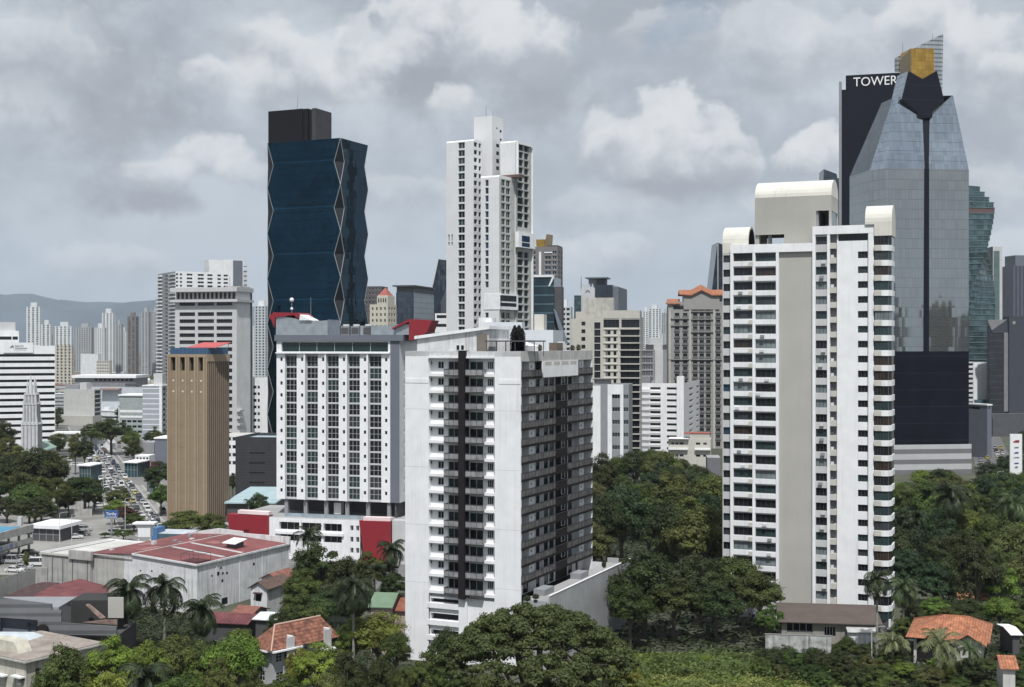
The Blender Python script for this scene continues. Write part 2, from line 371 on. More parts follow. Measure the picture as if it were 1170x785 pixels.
    def shell(s, z0, z1, m, faces='FRLK', roof=None, para=0, pm=None, pt=.3):
        mb = s.mb('wall')
        for f in faces: s.fq(mb, f, 0, s.W if f in 'FK' else s.dep, z0, z1, 0, m)
        s.mb('roof').poly([(0, 0, z1-.01), (s.W, 0, z1-.01), (s.W, s.dep, z1-.01), (0, s.dep, z1-.01)], roof or ROOFG)
        if para:
            q = s.mb('parapet'); a = z1; b = z1+para; pm = pm or m; e = .004
            q.box(-e, s.W+e, -e, pt, a, b, pm); q.box(-e, s.W+e, s.dep-pt, s.dep+e, a, b, pm); q.box(-e, pt, pt, s.dep-pt, a, b, pm); q.box(s.W-pt, s.W+e, pt, s.dep-pt, a, b, pm)
    def finish(s):
        for p in s.parts:
            if p.name in SPLIT and not p.subs:
                for i, q in enumerate(islands(p)): q.build(s.root)
            else: p.build(s.root)
        s.wins.sort(key=lambda w: -(w[3]-w[2])*(w[5]-w[4])); cnt = {}; rest = {}
        # the largest first; past 100 the remainder goes into one mesh
        for i, w in enumerate(s.wins):
            (b, face, u0, u1, z0, z1, o, g, fr, mu, mv, name, ft) = w
            key = (round(u1-u0, 2), round(z1-z0, 2), g.name, fr.name, mu, mv, ft); me = WM.get(key)
            if me is None:
                q = MB('window'); ww, hh = u1-u0, z1-z0; q.poly([(0, 0, 0), (ww, 0, 0), (ww, 0, hh), (0, 0, hh)], g)
                if ft > 0:
                    y0, y1 = -.06, .02
                    q.box(0, ft, y0, y1, 0, hh, fr); q.box(ww-ft, ww, y0, y1, 0, hh, fr); q.box(ft, ww-ft, y0, y1, 0, ft, fr); q.box(ft, ww-ft, y0, y1, hh-ft, hh, fr)
                    nm = int(mu) if mu else 0
                    for k in range(1, nm+1):
                        x = ww*k/(nm+1); q.box(x-ft/2, x+ft/2, y0+.01, y1, ft, hh-ft, fr)
                    for k in range(1, int(mv)+1):
                        z = hh*k/(mv+1); q.box(ft, ww-ft, y0+.02, y1, z-ft/2, z+ft/2, fr)
                me = WM[key] = q.mesh('window')
            p = b.loc(face, u0, o); rz = 0
            if face == 'R': rz = pi/2
            if face == 'L': rz = -pi/2; p = b.loc(face, u1, o)
            if face == 'K': rz = pi; p = b.loc(face, u1, o)
            P = (p[0]+b.off[0], p[1]+b.off[1], z0+b.off[2])
            cnt[name] = cnt.get(name, 0)+1
            if cnt[name] <= 99:
                ob = bpy.data.objects.new(name, me); COL.objects.link(ob); ob.parent = s.root; ob.location = P; ob.rotation_euler = (0, 0, rz)
            else:
                r = rest.setdefault(name, MB(name)); r.kind = 'stuff'; c, sn = cos(rz), sin(rz)
                base = len(r.v); r.v += [(P[0]+v.co.x*c-v.co.y*sn, P[1]+v.co.x*sn+v.co.y*c, P[2]+v.co.z) for v in me.vertices]
                mm = [r.mi(x) for x in me.materials]
                for pl in me.polygons: r.f.append(tuple(base+i for i in pl.vertices)); r.m.append(mm[pl.material_index])
        for r in rest.values(): r.build(s.root)
        return s.root
WM = {}
def rows(zt, fh, n, h): return [(zt-k*fh-h, zt-k*fh) for k in range(n)]
def grid(cols, rws): return [(a, b, c, d) for (c, d) in rws for (a, b) in cols]
def even(u0, u1, n, frac): 
    w = (u1-u0)/n; return [(u0+w*(i+.5-frac/2), u0+w*(i+.5+frac/2)) for i in range(n)]
def simple(name, label, xc, D, th, xl, xr, ytop, wall, F=None, S=None, fh=3.1, dep=None, roof=None, cat='building', z0=0, far=False, para=0, group=None, top=.8, bot=1.0, extra=None, gl=None, mu=0, fr=None, d=.3, W=None):
    """F, S = (columns, window height): columns = (n, fraction) or list of pixel pairs"""
    b = B(name, label, xc, D, th, xl, xr, dep=dep, W=W, cat=cat, z0=z0, far=far, group=group); zt = b.zc(ytop); side = 'R' if th <= 0 else 'L'
    other = {'R': 'LK', 'L': 'RK'}[side]
    b.shell(z0, zt, wall, other, roof, para)
    for face, sp, wd in (('F', F, b.W), (side, S, b.dep)):
        if sp is None: b.fq(b.mb('wall'), face, 0, wd, z0, zt, 0, wall); continue
        cols, h = sp[0], sp[1]
        if isinstance(cols, tuple): cols = even(wd*.03, wd*.97, cols[0], cols[1])
        else:
            cols = [(max(.05, min(b.U(p, face), b.U(q, face))), min(wd-.05, max(b.U(p, face), b.U(q, face)))) for p, q in cols]
        n = int((zt-top-z0-bot)/fh); b.facade(face, 0, wd, z0, zt, grid(cols, rows(zt-top, fh, n, h)), wall, gl=gl, mu=mu, fr=fr, d=d)
    if extra: extra(b, zt)
    b.finish(); return b
def text_mesh(body, size, m, ext=.05):
    c = bpy.data.curves.new('t', 'FONT'); c.body = body; c.size = size; c.extrude = ext; c.align_x = 'CENTER'; c.align_y = 'CENTER'; c.resolution_u = 3
    o = bpy.data.objects.new('t', c); COL.objects.link(o); dg = bpy.context.evaluated_depsgraph_get()
    me = bpy.data.meshes.new_from_object(o.evaluated_get(dg)); bpy.data.objects.remove(o); me.materials.clear(); me.materials.append(m); return me
def add_text(b, name, body, face, u, z, o, w, h, m, ext=.05):
    me = text_mesh(body, 1, m, ext); xs = [v.co.x for v in me.vertices]; ys = [v.co.y for v in me.vertices]
    sx = w/(max(xs)-min(xs)); sy = h/(max(ys)-min(ys)); mx = (max(xs)+min(xs))/2; my = (max(ys)+min(ys))/2
    for v in me.vertices: v.co = ((v.co.x-mx)*sx, -v.co.z, (v.co.y-my)*sy)
    ob = bpy.data.objects.new(name, me); COL.objects.link(ob); ob.parent = b.root
    p = b.loc(face, u, o); ob.location = (p[0]+b.off[0], p[1]+b.off[1], z+b.off[2]); ob.rotation_euler = (0, 0, pi/2 if face == 'R' else 0); return ob
ORD = ['first', 'second', 'third', 'fourth', 'fifth', 'sixth', 'seventh', 'eighth', 'ninth', 'tenth', 'eleventh', 'twelfth', 'thirteenth', 'fourteenth', 'fifteenth', 'sixteenth', 'seventeenth', 'eighteenth', 'nineteenth', 'twentieth', 'twenty-first', 'twenty-second', 'twenty-third', 'twenty-fourth', 'twenty-fifth', 'twenty-sixth', 'twenty-seventh', 'twenty-eighth', 'twenty-ninth', 'thirtieth']
# ================================================================= WHITE BALCONY TOWER (centre)
def balcony_tower():
    b = B('apartment_tower', 'white apartment tower with dark central fin and stacked smoked balconies along its right side', 595, 224, -24, 463, 677, cat='tower')
    W, dep = b.W, b.dep; zt = b.zc(401); w = b.mb('wall')
    b.fq(w, 'L', 0, dep, 0, zt, 0, WHITE); b.fq(w, 'K', 0, W, 0, zt, 0, WHITE)
    u1, u2 = b.U(490), b.U(565); zb = b.Z(525, 683); ztr = b.Z(525, 406.5); fh = 2.93
    # front skin round the recessed bay
    for (a, c, z0, z1) in ((0, u1, 0, zt), (u2, W, 0, zt), (u1, u2, ztr, zt)): b.fq(w, 'F', a, c, z0, z1, 0, WHITE)
    for u in (u1, u2):
        p, q = b.loc('F', u, 0), b.loc('F', u, -.9); w.poly([(p[0], p[1], zb), (q[0], q[1], zb), (q[0], q[1], ztr), (p[0], p[1], ztr)], WHITE)
    p, q = b.loc('F', u1, 0), b.loc('F', u2, -.9); w.poly([(p[0], p[1], ztr), (q[0], p[1], ztr), (q[0], q[1], ztr), (p[0], q[1], ztr)], WHITE)
    P = lambda px: b.U(px, 'F', -.9)
    holes = []; z0r = b.Z(505, 412.4, 'F', -.9); n = 14
    for k in range(n):
        zt_ = z0r-k*fh
        holes += [(P(491.3), P(493.8), zt_-.55, zt_), (P(500.3), P(507), zt_-1.25, zt_-.0), (P(512.3), P(524.8), zt_-1.75, zt_+.02), (P(536.5), P(552), zt_-1.75, zt_+.02), (P(556.8), P(563.6), zt_-1.3, zt_+.02)]
    small = [h for h in holes if h[3]-h[2] < .7]; med = [h for h in holes if .7 < h[3]-h[2] < 1.5]; big = [h for h in holes if h[3]-h[2] > 1.5]
    for (gr, mu, a, c) in ((small, 0, P(490.6), P(495)), (med[0::2], 1, P(495), P(508.5)), (big[0::2], 1, P(508.5), P(530)), (big[1::2], 1, P(530), P(554.5)), (med[1::2], 2, P(554.5), P(564.4))):
        b.facade('F', a, c, zb, ztr, gr, WHITE, d=.18, o=-.9, gl=[GD, GD, GT, GG, GT] if mu else [GG], mu=mu, fr=FRAME if mu else FRAMED, ft=.07)
    # floors: ledges, balconies
    lab = 0
    for k in range(n+1):
        zt_ = z0r-k*fh
        led = b.mb('ledge')
        if k < n:
            for (a, c) in ((490.1, 509), (553.5, 564.9)): b.fb(led, 'F', b.U(a), b.U(c), zt_-2.62, zt_-2.12, -.9, .06, WHITE)
    b.fb(b.mb('ledge'), 'F', u1+.01, b.U(526), ztr-.35, ztr-.02, -.9, .35, WHITE); b.fb(b.mb('ledge'), 'F', b.U(533.5), u2-.01, ztr-.35, ztr-.02, -.9, .35, WHITE)
    for k in range(n):
        zt_ = z0r-k*fh
        for (a, c, ac) in ((509.2, 526, 0), (533.5, 553.3, 1)):
            q = b.new('balcony'); zf = zt_-2.35
            b.fb(q, 'F', b.U(a), b.U(c), zf-.16, zf, -.9, .75, RAILD)
            r = q.sub('railing')
            b.fb(r, 'F', b.U(a)+.05, b.U(c)-.05, zf+.06, zf+1.0, .66, .70, mat('frosted_railing', (.25, .255, .26), .35, .3, .9, .5))
            b.fb(r, 'F', b.U(a), b.U(c), zf+1.0, zf+1.07, .62, .75, FRAMED)
            for uu in np.linspace(b.U(a)+.03, b.U(c)-.03, 4): b.fb(r, 'F', uu-.03, uu+.03, zf, zf+1.0, .705, .73, FRAMED)
            for uu in (b.U(a)+.02, b.U(c)-.05): b.fb(r, 'F', uu, uu+.03, zf, zf+1.0, -.85, .62, RAILG)
            if ac or random.random() < .5:
                x = b.U(c if ac else a); x = x-1.5 if ac else x+.4; m = q.sub('air_conditioner')
                b.fb(m, 'F', x, x+.85, zf+.02, zf+.62, .1, .42, ACM); b.fb(m, 'F', x+.12, x+.6, zf+.08, zf+.56, .42, .44, FRAMED)
    f = b.mb('fin'); b.fb(f, 'F', b.U(526.2), b.U(533.3), zb+.03, zt+.12, -.9, .95, BLACK)
    # garage levels below the bay
    ga = [(b.U(491), b.U(523), b.Z(505, y1), b.Z(505, y0)) for (y0, y1) in ((684, 689), (701, 708.5), (720, 726), (737, 743), (754, 760))]
    b.facade('F', u1, u2, 0, zb, ga, WHITE, d=1.2, o=-.3, gl=[mat('garage_dark', (.01, .01, .012), .8)], ft=0, wname='garage_opening')
    for h in ga: b.fb(b.mb('ledge'), 'F', b.U(488.5), b.U(524.5), h[2]-.9, h[2]-.02, -.3, .12, WHITE)
    b.fb(b.mb('pier'), 'F', b.U(524.6), b.U(534), 0, zb+.25, -.3, .15, WHITE)
    b.fb(b.mb('floor_slab'), 'F', u1, u2, zb-.05, zb+.02, -.9, -.3, WHITE)
    for zz in (433.5,): 
        for (a, c) in ((463.3, 489.5), (570, 594.9)): b.fb(b.mb('string_course'), 'F', max(.02, b.U(a)), min(W-.02, b.U(c)), b.Z(480, 437), b.Z(480, 432), 0, .06, WHITE)
    jo = b.mb('joint')
    for k in range(1, 5):
        z = zb-8+k*10.2
        for (a, c) in ((.01, u1-.01), (u2+.01, W-.01)): b.fb(jo, 'F', a, c, z, z+.05, 0, .012, LGREY)
    # right side, behind the long balconies
    o = -1.7; R = lambda px, oo=o: b.U(px, 'R', oo); z0 = b.zc(430.3); p0 = b.U(595.4, 'R')
    for (a, c) in ((.02, .35), (dep-.4, dep)): b.fb(w, 'R', a, c, 0, zt-1.7, o, 0, WHITE)
    b.fb(w, 'R', .03, dep, zt-1.75, zt+.01, o, 0.01, mat('stained_parapet', (.46, .46, .45), .9, .15, .6, .8))
    hs = []
    for k in range(14):
        zf = z0-k*fh+.02
        for i, (a, c) in enumerate(((597.5, 603.5), (612.5, 616.5), (621.5, 626.3), (627.6, 633), (640, 643.6), (649, 653.5), (657.5, 660.3), (668.5, 672.5))):
            if k == 0 and 2 <= i <= 6: continue
            h = [R(a), R(c), zf+.05, zf+2.3]
            if i == 4: h[2] = zf+1.0
            hs.append(tuple(h))
    ir = 0
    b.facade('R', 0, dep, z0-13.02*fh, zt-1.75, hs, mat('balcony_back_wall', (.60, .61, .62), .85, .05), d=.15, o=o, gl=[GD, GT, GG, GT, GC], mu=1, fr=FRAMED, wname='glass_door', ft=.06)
    dk = b.mb('dark_panel'); b.fb(dk, 'R', R(634.5), R(647.5), z0-13*fh, z0-.5, o, o+.05, BLACK)
    for k in range(1, 13):
        wn = b.mb('service_window'); zf = z0-k*fh; b.fb(wn, 'R', R(640.6), R(645), zf+.9, zf+2.3, o+.05, o+.12, FRAME); b.fb(wn, 'R', R(641.4), R(644.2), zf+1.0, zf+2.2, o+.12, o+.13, GG)
    zp = b.Z(606, 430.5, 'R'); pn = b.mb('upper_panel'); ua, uc = b.U(619.5, 'R'), b.U(660, 'R')
    b.fb(pn, 'R', ua, uc, b.Z(640, 429.5, 'R'), zt-1.76, -.1, .12, WHITE)
    for (a, c) in ((622, 629.5), (632, 639), (641.5, 649), (651, 658)): b.fb(b.mb('vent'), 'R', b.U(a, 'R'), b.U(c, 'R'), b.Z(640, 416, 'R'), zt-1.9, .12, .14, BEIGE)
    for k in range(14):
        zf = z0-k*fh; segs = [(595.5, 618.8), (660.5, 676.8)] if k == 0 else [(595.5, 620), (620, 634.2), (634.2, 647.5), (647.5, 661), (661, 676.8)]
        if k == 13: break
        for i, (a, c) in enumerate(segs):
            q = b.new('balcony'); ua, uc = b.U(a, 'R')+.02, min(dep-.02, b.U(c, 'R')-.02)
            b.fb(q, 'R', ua, uc, zf-.42, zf+.0, o, .12, BLACK)
            r = q.sub('railing'); dark = (a == 634.2)
            b.fb(r, 'R', ua, uc, zf+.0, zf+1.05, .04, .09, BLACK if dark else mat('sooty_railing', (.105, .10, .10), .45, .5, .9, .8, dirt=(.03, .03, .03)))
            if not dark:
                for uu in np.arange(ua, uc, 1.45): b.fb(r, 'R', uu, uu+.09, zf, zf+1.12, .0, .13, FRAMED)
            b.fb(r, 'R', ua, uc, zf+1.05, zf+1.12, .02, .12, FRAMED)
            if random.random() < .45 and not dark:
                m = q.sub('air_conditioner'); x = ua+.5+random.random()*(uc-ua-1.6); b.fb(m, 'R', x, x+.85, zf+.03, zf+.65, -1.0, -.6, ACM)
        for (a, c) in ((604.8, 611.2), (662.3, 667.2)):
            q = b.mb('balcony_pillar'); b.fb(q, 'R', b.U(a, 'R', -.5), b.U(c, 'R', -.5), zf, zf+fh-.2, -1.7, -.55, WHITE)
            b.fb(q, 'R', b.U(a, 'R', -.5)+.7, b.U(a, 'R', -.5)+1.2, zf+1.5, zf+1.9, -.55, -.5, MGREY)
    # podium with its deck
    zd = z0-13*fh; zd2 = zd-.1; pd = b.mb('podium'); PG = mat('podium_render', (.33, .34, .35), .9, .1, .3, .5)
    b.fb(pd, 'R', 1.2, dep+8.5, 0, zd2, .002, 4.9, PG); b.fb(pd, 'R', 1.2, dep+8.5, zd2, zd2+.95, 4.65, 4.9, PG); b.fb(pd, 'R', dep+8.25, dep+8.5, zd2, zd2+.95, .1, 4.65, PG)
    b.fb(pd, 'R', 1.2, dep+8.5, zd2+.95, zd2+1.05, 4.6, 4.96, WHITE2); pd.box(0, W, dep, dep+8.2, 0, zd2, PG)
    b.fb(b.mb('deck'), 'R', 1.4, dep+8.2, zd2, zd2+.03, .01, 4.6, ROOFG)
    for (a, c) in ((609, 620), (651, 660)): b.fb(b.mb('deck_enclosure'), 'R', b.U(a, 'R'), b.U(c, 'R'), zd2, zd2+1.1, .1, 2.2, MGREY)
    # roof: parapet, penthouse, pergola
    b.mb('roof').poly([(0, 0, zt-.9), (W, 0, zt-.9), (W, dep, zt-.9), (0, dep, zt-.9)], ROOFG)
    q = b.mb('parapet'); q.box(.0, W, .0, .25, zt-.9, zt-.02, WHITE); q.box(W-.25, W, .25, dep, zt-.9, zt-.02, WHITE)
    ph = b.mb('penthouse'); o_ = -4.0; a, c = b.U(476.5, 'F', o_), b.U(558, 'F', o_); zl, zr = b.Z(477, 387, 'F', o_), b.Z(558, 375.5, 'F', o_)
    ph.solid([(a, -o_, zt-.9), (c, -o_, zt-.9), (c, -o_, zr), (a, -o_, zl)], (0, 9, 0), OLDW)
    rf = b.mb('penthouse_roof'); rf.solid([(a-.3, -o_-.5, zl), (c+.4, -o_-.5, zr), (c+.4, -o_-.5, zr+.55), (a-.3, -o_-.5, zl+.55)], (0, 10, 0), WHITE)
    for (x0, x1) in ((521.3, 525.4), (526.5, 530.6)): b.win('F', b.U(x0, 'F', o_+.02), b.U(x1, 'F', o_+.02), b.Z(525, 399.8, 'F', o_), b.Z(525, 393.6, 'F', o_), o_+.03, GD)
    b.fb(b.mb('penthouse'), 'F', b.U(545, 'F', o_), b.U(557, 'F', o_), zt-.9, b.Z(550, 381, 'F', o_), o_+.01, o_+.15, mat('faded_brown_door', (.16, .14, .12), .8, .2))
    pg = b.mb('pergola'); zz = b.Z(580, 390, 'F', -3); a, c = b.U(554, 'F', -2), b.U(612, 'F', -2)
    pg.box(a, c, 2, 6.5, zz, zz+.22, DKGREY)
    for x in np.linspace(a+.3, c-.3, 6): pg.box(x-.05, x+.05, 2.1, 2.2, zt-.9, zz, DKGREY); pg.box(x-.05, x+.05, 6.2, 6.3, zt-.9, zz, DKGREY)
    rr = b.mb('rooftop_room'); rr.box(b.U(560, 'F', -8), b.U(594, 'F', -8), 8, 14, zt-.9, b.Z(575, 388, 'F', -8), OLDW)
    tk = b.mb('roof_tank'); x = b.U(633, 'R', -3); b.fb(tk, 'R', x, x+3, zt-.9, zt+1.5, -4, -2.4, mat('brown_cabinet', (.13, .10, .08), .7)); b.fb(tk, 'R', x+3.8, x+5, zt-.9, zt+1.7, -3.8, -2.8, WHITE2)
    b.finish(); return b
BT = balcony_tower()
# ================================================================= RIGHT WHITE TOWER
def barrel(mb, u0, u1, n0, n1, zb, zs, m, mc, open_end=False, seg=14):
    """vault with its axis along the front: walls from zb to the spring line zs, half circle above, over depth n0..n1 (inwards)"""
    r = (n1-n0)/2; c = (n0+n1)/2
    prof = [(n0, zb), (n0, zs)] + [(c-r*cos(pi*i/seg), zs+r*sin(pi*i/seg)) for i in range(1, seg)] + [(n1, zs), (n1, zb)]
    for i in range(len(prof)-1):
        (a, za), (d, zd) = prof[i], prof[i+1]; mb.poly([(u0, a, za), (u1, a, za), (u1, d, zd), (u0, d, zd)], m)
    if not open_end: mb.poly([(u1, a, z) for a, z in prof], mc)
    else:
        inn = [(c+(a-c)*.86, zs+(z-zs)*.86 if z > zs else z) for a, z in prof]
        for i in range(len(prof)-1): mb.poly([(u1, *prof[i]), (u1, *prof[i+1]), (u1, *inn[i+1]), (u1, *inn[i])], mc)
        for i in range(len(prof)-1): mb.poly([(u1, *inn[i]), (u1, *inn[i+1]), (u0+.3, *inn[i+1]), (u0+.3, *inn[i])], DKGREY)
        mb.poly([(u0+.3, a, z) for a, z in inn], DKGREY)
    mb.poly([(u0, a, z) for a, z in reversed(prof)], mc)
def right_tower():
    b = B('apartment_tower', 'tall white apartment tower with barrel vaulted roof pieces and a blank grey middle strip', 1018, 258, -22, 825, 1022, dep=13.5, cat='tower')
    W = b.W; w = b.mb('wall'); U, Z = b.U, b.Z; dep = b.dep; zb = 0; fh = 2.955
    uL, uP, uM, uC, uR, uE = U(832.5), U(889), U(930), U(947), U(998.5), W
    z1 = Z(880, 278.3); z2 = Z(965, 257.2)
    # left bay with grey window strip
    VA = mat('vault_cream', (.60, .585, .53), .8, .06, .3, .2)
    # body rear and sides
    w.box(uL, uM, 1.2, dep, zb, z1-.02, WHITE2); w.box(uM+.002, uR, 1.2, dep+.01, zb, z2-.02, WHITE2)
    # frames and pilasters
    fr = b.mb('pilaster')
    for (a, c, zt) in ((834.7, 838, z1), (860, 863, z1), (886.8, 890, z1), (928.4, 931.8, z2), (945.2, 948.3, z2), (992.3, 998.6, z2)): b.fb(fr, 'F', U(a), U(c), zb, zt-1.7 if zt == z1 and a < 900 else zt-1.65, 0-1.2, .25, WHITE)
    b.fb(b.mb('cornice'), 'F', U(834.7), U(930.2), z1-1.7, z1, -1.2, .27, WHITE); b.fb(b.mb('cornice'), 'F', U(928.4)+.01, U(998.6), z2-1.65, z2, -1.2, .28, WHITE)
    bl = b.mb('blank_panel'); b.fb(bl, 'F', U(890), U(928.4), zb, z1-1.72, -1.19, -.35, GREIGE)
    TG = [GD, GD, GG, GT, GC, GD, GB]
    def strip(px0, px1, ytop, h, m, mu, o=0., zlow=0, zbase=None, n=26, fh=fh, bal=None, gl=TG):
        a, c = U(px0), U(px1); zt = Z((px0+px1)/2, ytop); hs = []
        for k in range(n):
            z = zt-k*fh
            if z-h < zlow+2: break
            hs.append((a+.06, c-.06, z-h, z))
        ztop = zt+.35
        b.facade('F', a, c, zbase if zbase else zb, ztop, hs, m, d=.35, o=o, gl=gl, mu=mu, fr=FRAMED, ft=.06)
        return zt, ztop
    for (a, c) in ((838, 860), (863, 886.8)):
        zt, ztp = strip(a, c, 288.8, 1.62, LGREY, 3, o=.0, gl=[GD, GD, GD, GG, GT, GB, GC])
        for k in range(26):
            z = zt-k*fh-1.62
            if z < 3: break
            q = b.mb('spandrel'); b.fb(q, 'F', U(a)+.01, U(c)-.01, z-1.05, z-.06, .0, .16, WHITE2)
            if a == 838: b.fb(b.mb('planter_box'), 'F', U(856), U(860)-.02, z-1.12, z-.22, .16, .5, BEIGE)
    zt, _ = strip(931.8, 945.2, 270, 1.55, LGREY, 2, gl=[GD, GD, GG, GT, GC], n=1, o=-.05, zbase=Z(938, 287.4)+.35)
    strip(931.8, 945.2, 287.4, 1.6, LGREY, 2, gl=[GD, GD, GG, GT, GC, GT], n=25, o=.0)
    rv = random.Random(9)
    for k in range(24):
        for (x0, x1) in ((839, 855), (864, 884), (932.5, 943)):
            if rv.random() < .3: u = U(rv.uniform(x0, x1-3)); z = Z(880, 288.8)-k*fh-1.62; b.fb(b.mb('air_conditioner'), 'F', u, u+.8, z-.75, z-.2, .17, .5, ACM if rv.random() < .6 else MGREY)
    # recessed slot with ledges and the plain wall right of it
    b.fq(w, 'F', U(948.3), U(957, 'F', -1.2), zb, z2-1.65, -1.19, MGREY)
    zt = Z(985, 286.6); hs = [(U(980), U(991.3), zt-k*fh-1.35, zt-k*fh) for k in range(26) if zt-k*fh > 4]
    hs.append((U(957)+.1, U(991.3), Z(975, 274.4), Z(975, 266.4)))
    b.facade('F', U(956), U(992.3), zb, z2-1.65, hs, WHITE, d=.3, o=-.3, gl=[GD, GD, GG, GT, GD], mu=2, fr=FRAMED, ft=.06)
    p, q = b.loc('F', U(956), -.3), b.loc('F', U(956), -1.2); w.poly([(p[0], p[1], zb), (q[0], q[1], zb), (q[0], q[1], z2-1.65), (p[0], p[1], z2-1.65)], WHITE2)
    for k in range(26):
        z = Z(952, 277)-k*fh
        if z < 3: break
        b.fb(b.mb('slot_ledge'), 'F', U(948.4), U(955.6), z-1.15, z, -1.19, .1, BEIGE)
        if k and random.random() < .8: b.fb(b.mb('air_conditioner'), 'F', U(949), U(952.5), z+.02, z+.6, -.9, -.2, ACM if random.random() < .5 else DKGREY)
    # right bay window stack
    zt = Z(1008, 286.2); zc_ = Z(1008, 277); o = .55; a, c = U(999.2), U(1017.6); dd = 6.2
    ct = b.mb('bay_core'); b.fb(ct, 'F', a+.25, c-.35, zb, Z(1008, 267), -dd, .3, DKGREY)
    gl = b.mb('bay_glazing')
    for k in range(-1, 25):
        zz = zt-k*fh
        if zz-1.95 < 1: break
        # bowed spandrel with rounded corners
        def bow(e): return [(a, 0-e), (c-1.6-.0, -o-e), (c-.5, -o*.6-e*.8), (c+e*.9, .9), (c+e, dd), (a, dd)]
        if k >= 0:
            q = b.new('bay_spandrel'); q.prism([(a, -o-.25), (c-1.2, -o-.2), (c-.35, -o+.08), (c+.25, .8), (c+.25, dd-1), (c-.2, dd), (a, dd)], zz, zz+1.13, WHITE2)
            q.box(a+.01, a+1.4, -o-.27, -o-.1, zz+.05, zz+1.08, BEIGE)
        g = random.choice([GD, GT, GT, GC, GB, GG, GD, GT]); q = b.new('bay_window')
        hh = zz-(fh-1.35) if k >= 0 else zt+1.35
        q.prism([(a+.1, -o), (c-1.3, -o), (c-.45, -o+.25), (c+.1, .9), (c+.1, dd-1.1), (c-.4, dd-.2), (a+.1, dd-.2)], (zz-1.823) if k >= 0 else zt+1.14, zz-.002 if k >= 0 else zt+2.96, g)
        for uu in np.linspace(a+.15, c-1.3, 4): q.box(uu-.025, uu+.025, -o-.03, -o+.02, zz-1.6 if k >= 0 else zt+1.36, zz-.01 if k >= 0 else zt+2.95, FRAMED)
    zz0 = zt-24*fh-1.6
    b.fb(ct, 'F', a, c, 0, max(1, zz0), -dd, .2, WHITE2)
    # vault over the right bay
    v = b.mb('roof_vault'); zs = Z(1005, 253); zbv = zt+2.97
    barrel(v, U(989.5, 'F', -1), c+.3, -.6, dd+.1, z2-.0, zs-.0, VA, VA)
    v.box(a+.0, c+.3, -.6, dd+.1, zbv, z2+.01, VA)
    # left grey strip and left vault
    hs = []; zt = Z(829, 291)
    a, c = 0.0, U(834.7); b.facade('F', a, c, zb, Z(829, 277), [(a+.15, c-.15, zt-k*fh-1.5, zt-k*fh) for k in range(26) if zt-k*fh > 4], LGREY, d=.3, o=-.5, gl=[GD, GT, GG, GBL], mu=1, fr=FRAMED, ft=.06)
    w.box(0.02, uL, .9, dep*.6, zb, Z(829, 277), WHITE2)
    b.fb(b.mb('vault_base'), 'F', 0, U(835), Z(829, 289), Z(829, 277.5), -4, -.45, VA)
    v = b.mb('roof_vault'); barrel(v, U(825.5, 'F', -1), U(855, 'F', -1), 1.0, 7.6, z1-.4, Z(845, 275.5), VA, VA, open_end=True)
    # big vault
    n0 = 2.6; n1 = 12.0; a, c = U(862.5, 'F', -n0), U(950, 'F', -n0); zs = Z(905, 224, 'F', -n0); zo = Z(880, 267.6, 'F', -n0); wv = b.mb('water_tank_house')
    VW = mat('vault_wall', (.375, .365, .335), .85, .06, .2, .15)
    r = (n1-n0)/2; seg = 16; cc = (n0+n1)/2
    prof = [(n0, zs)] + [(cc-r*cos(pi*i/seg), zs+r*.75*sin(pi*i/seg)) for i in range(1, seg)] + [(n1, zs)]
    for i in range(len(prof)-1): wv.poly([(a, *prof[i]), (c, *prof[i]), (c, *prof[i+1]), (a, *prof[i+1])], VA)
    wv.poly([(c, *p) for p in prof], VA); wv.poly([(a, *p) for p in prof], VA)
    e1, e2 = U(896, 'F', -n0), U(932.5, 'F', -n0); zw0, zw1 = Z(940, 256.5, 'F', -n0), Z(940, 240, 'F', -n0)
    wv.box(a, e2, n0, n0+.4, zo, zs, VW); wv.box(e1, e2, n0, n0+.4, z1, zo, VW); wv.box(e2, c, n0, n0+.4, zw1, zs, VW)
    wv.box(a, a+.8, n0+.4, n1, z1, zs, VW); wv.box(c-.5, c, n0+.4, n1, zw1, zs, VW); wv.box(a+.8, c-.5, n1-.4, n1, zo, zs, VW); wv.box(e1, e2, n1-.39, n1, z1, zo, VW)
    wv.box(c-.5, c, n0, n0+.5, z2, zw1, VW); wv.box(c-.5, c, n1-.5, n1, z2, zw1, VW); wv.box(e2, e2+.4, n0+.4, n1, z2, zw1, MGREY); x = U(876, 'F', -n0); wv.box(x, x+.7, n0+1.5, n0+2.2, z1, zo, MGREY)
    wv.box(c-.3, c-.2, n0+.5, n1-.5, z2, zw1, GBL)
    b.mb('roof').box(uL+.3, uM, 1.3, dep-.1, z1-.02, z1+.05, ROOFG)
    b.finish(); return b
RT = right_tower()
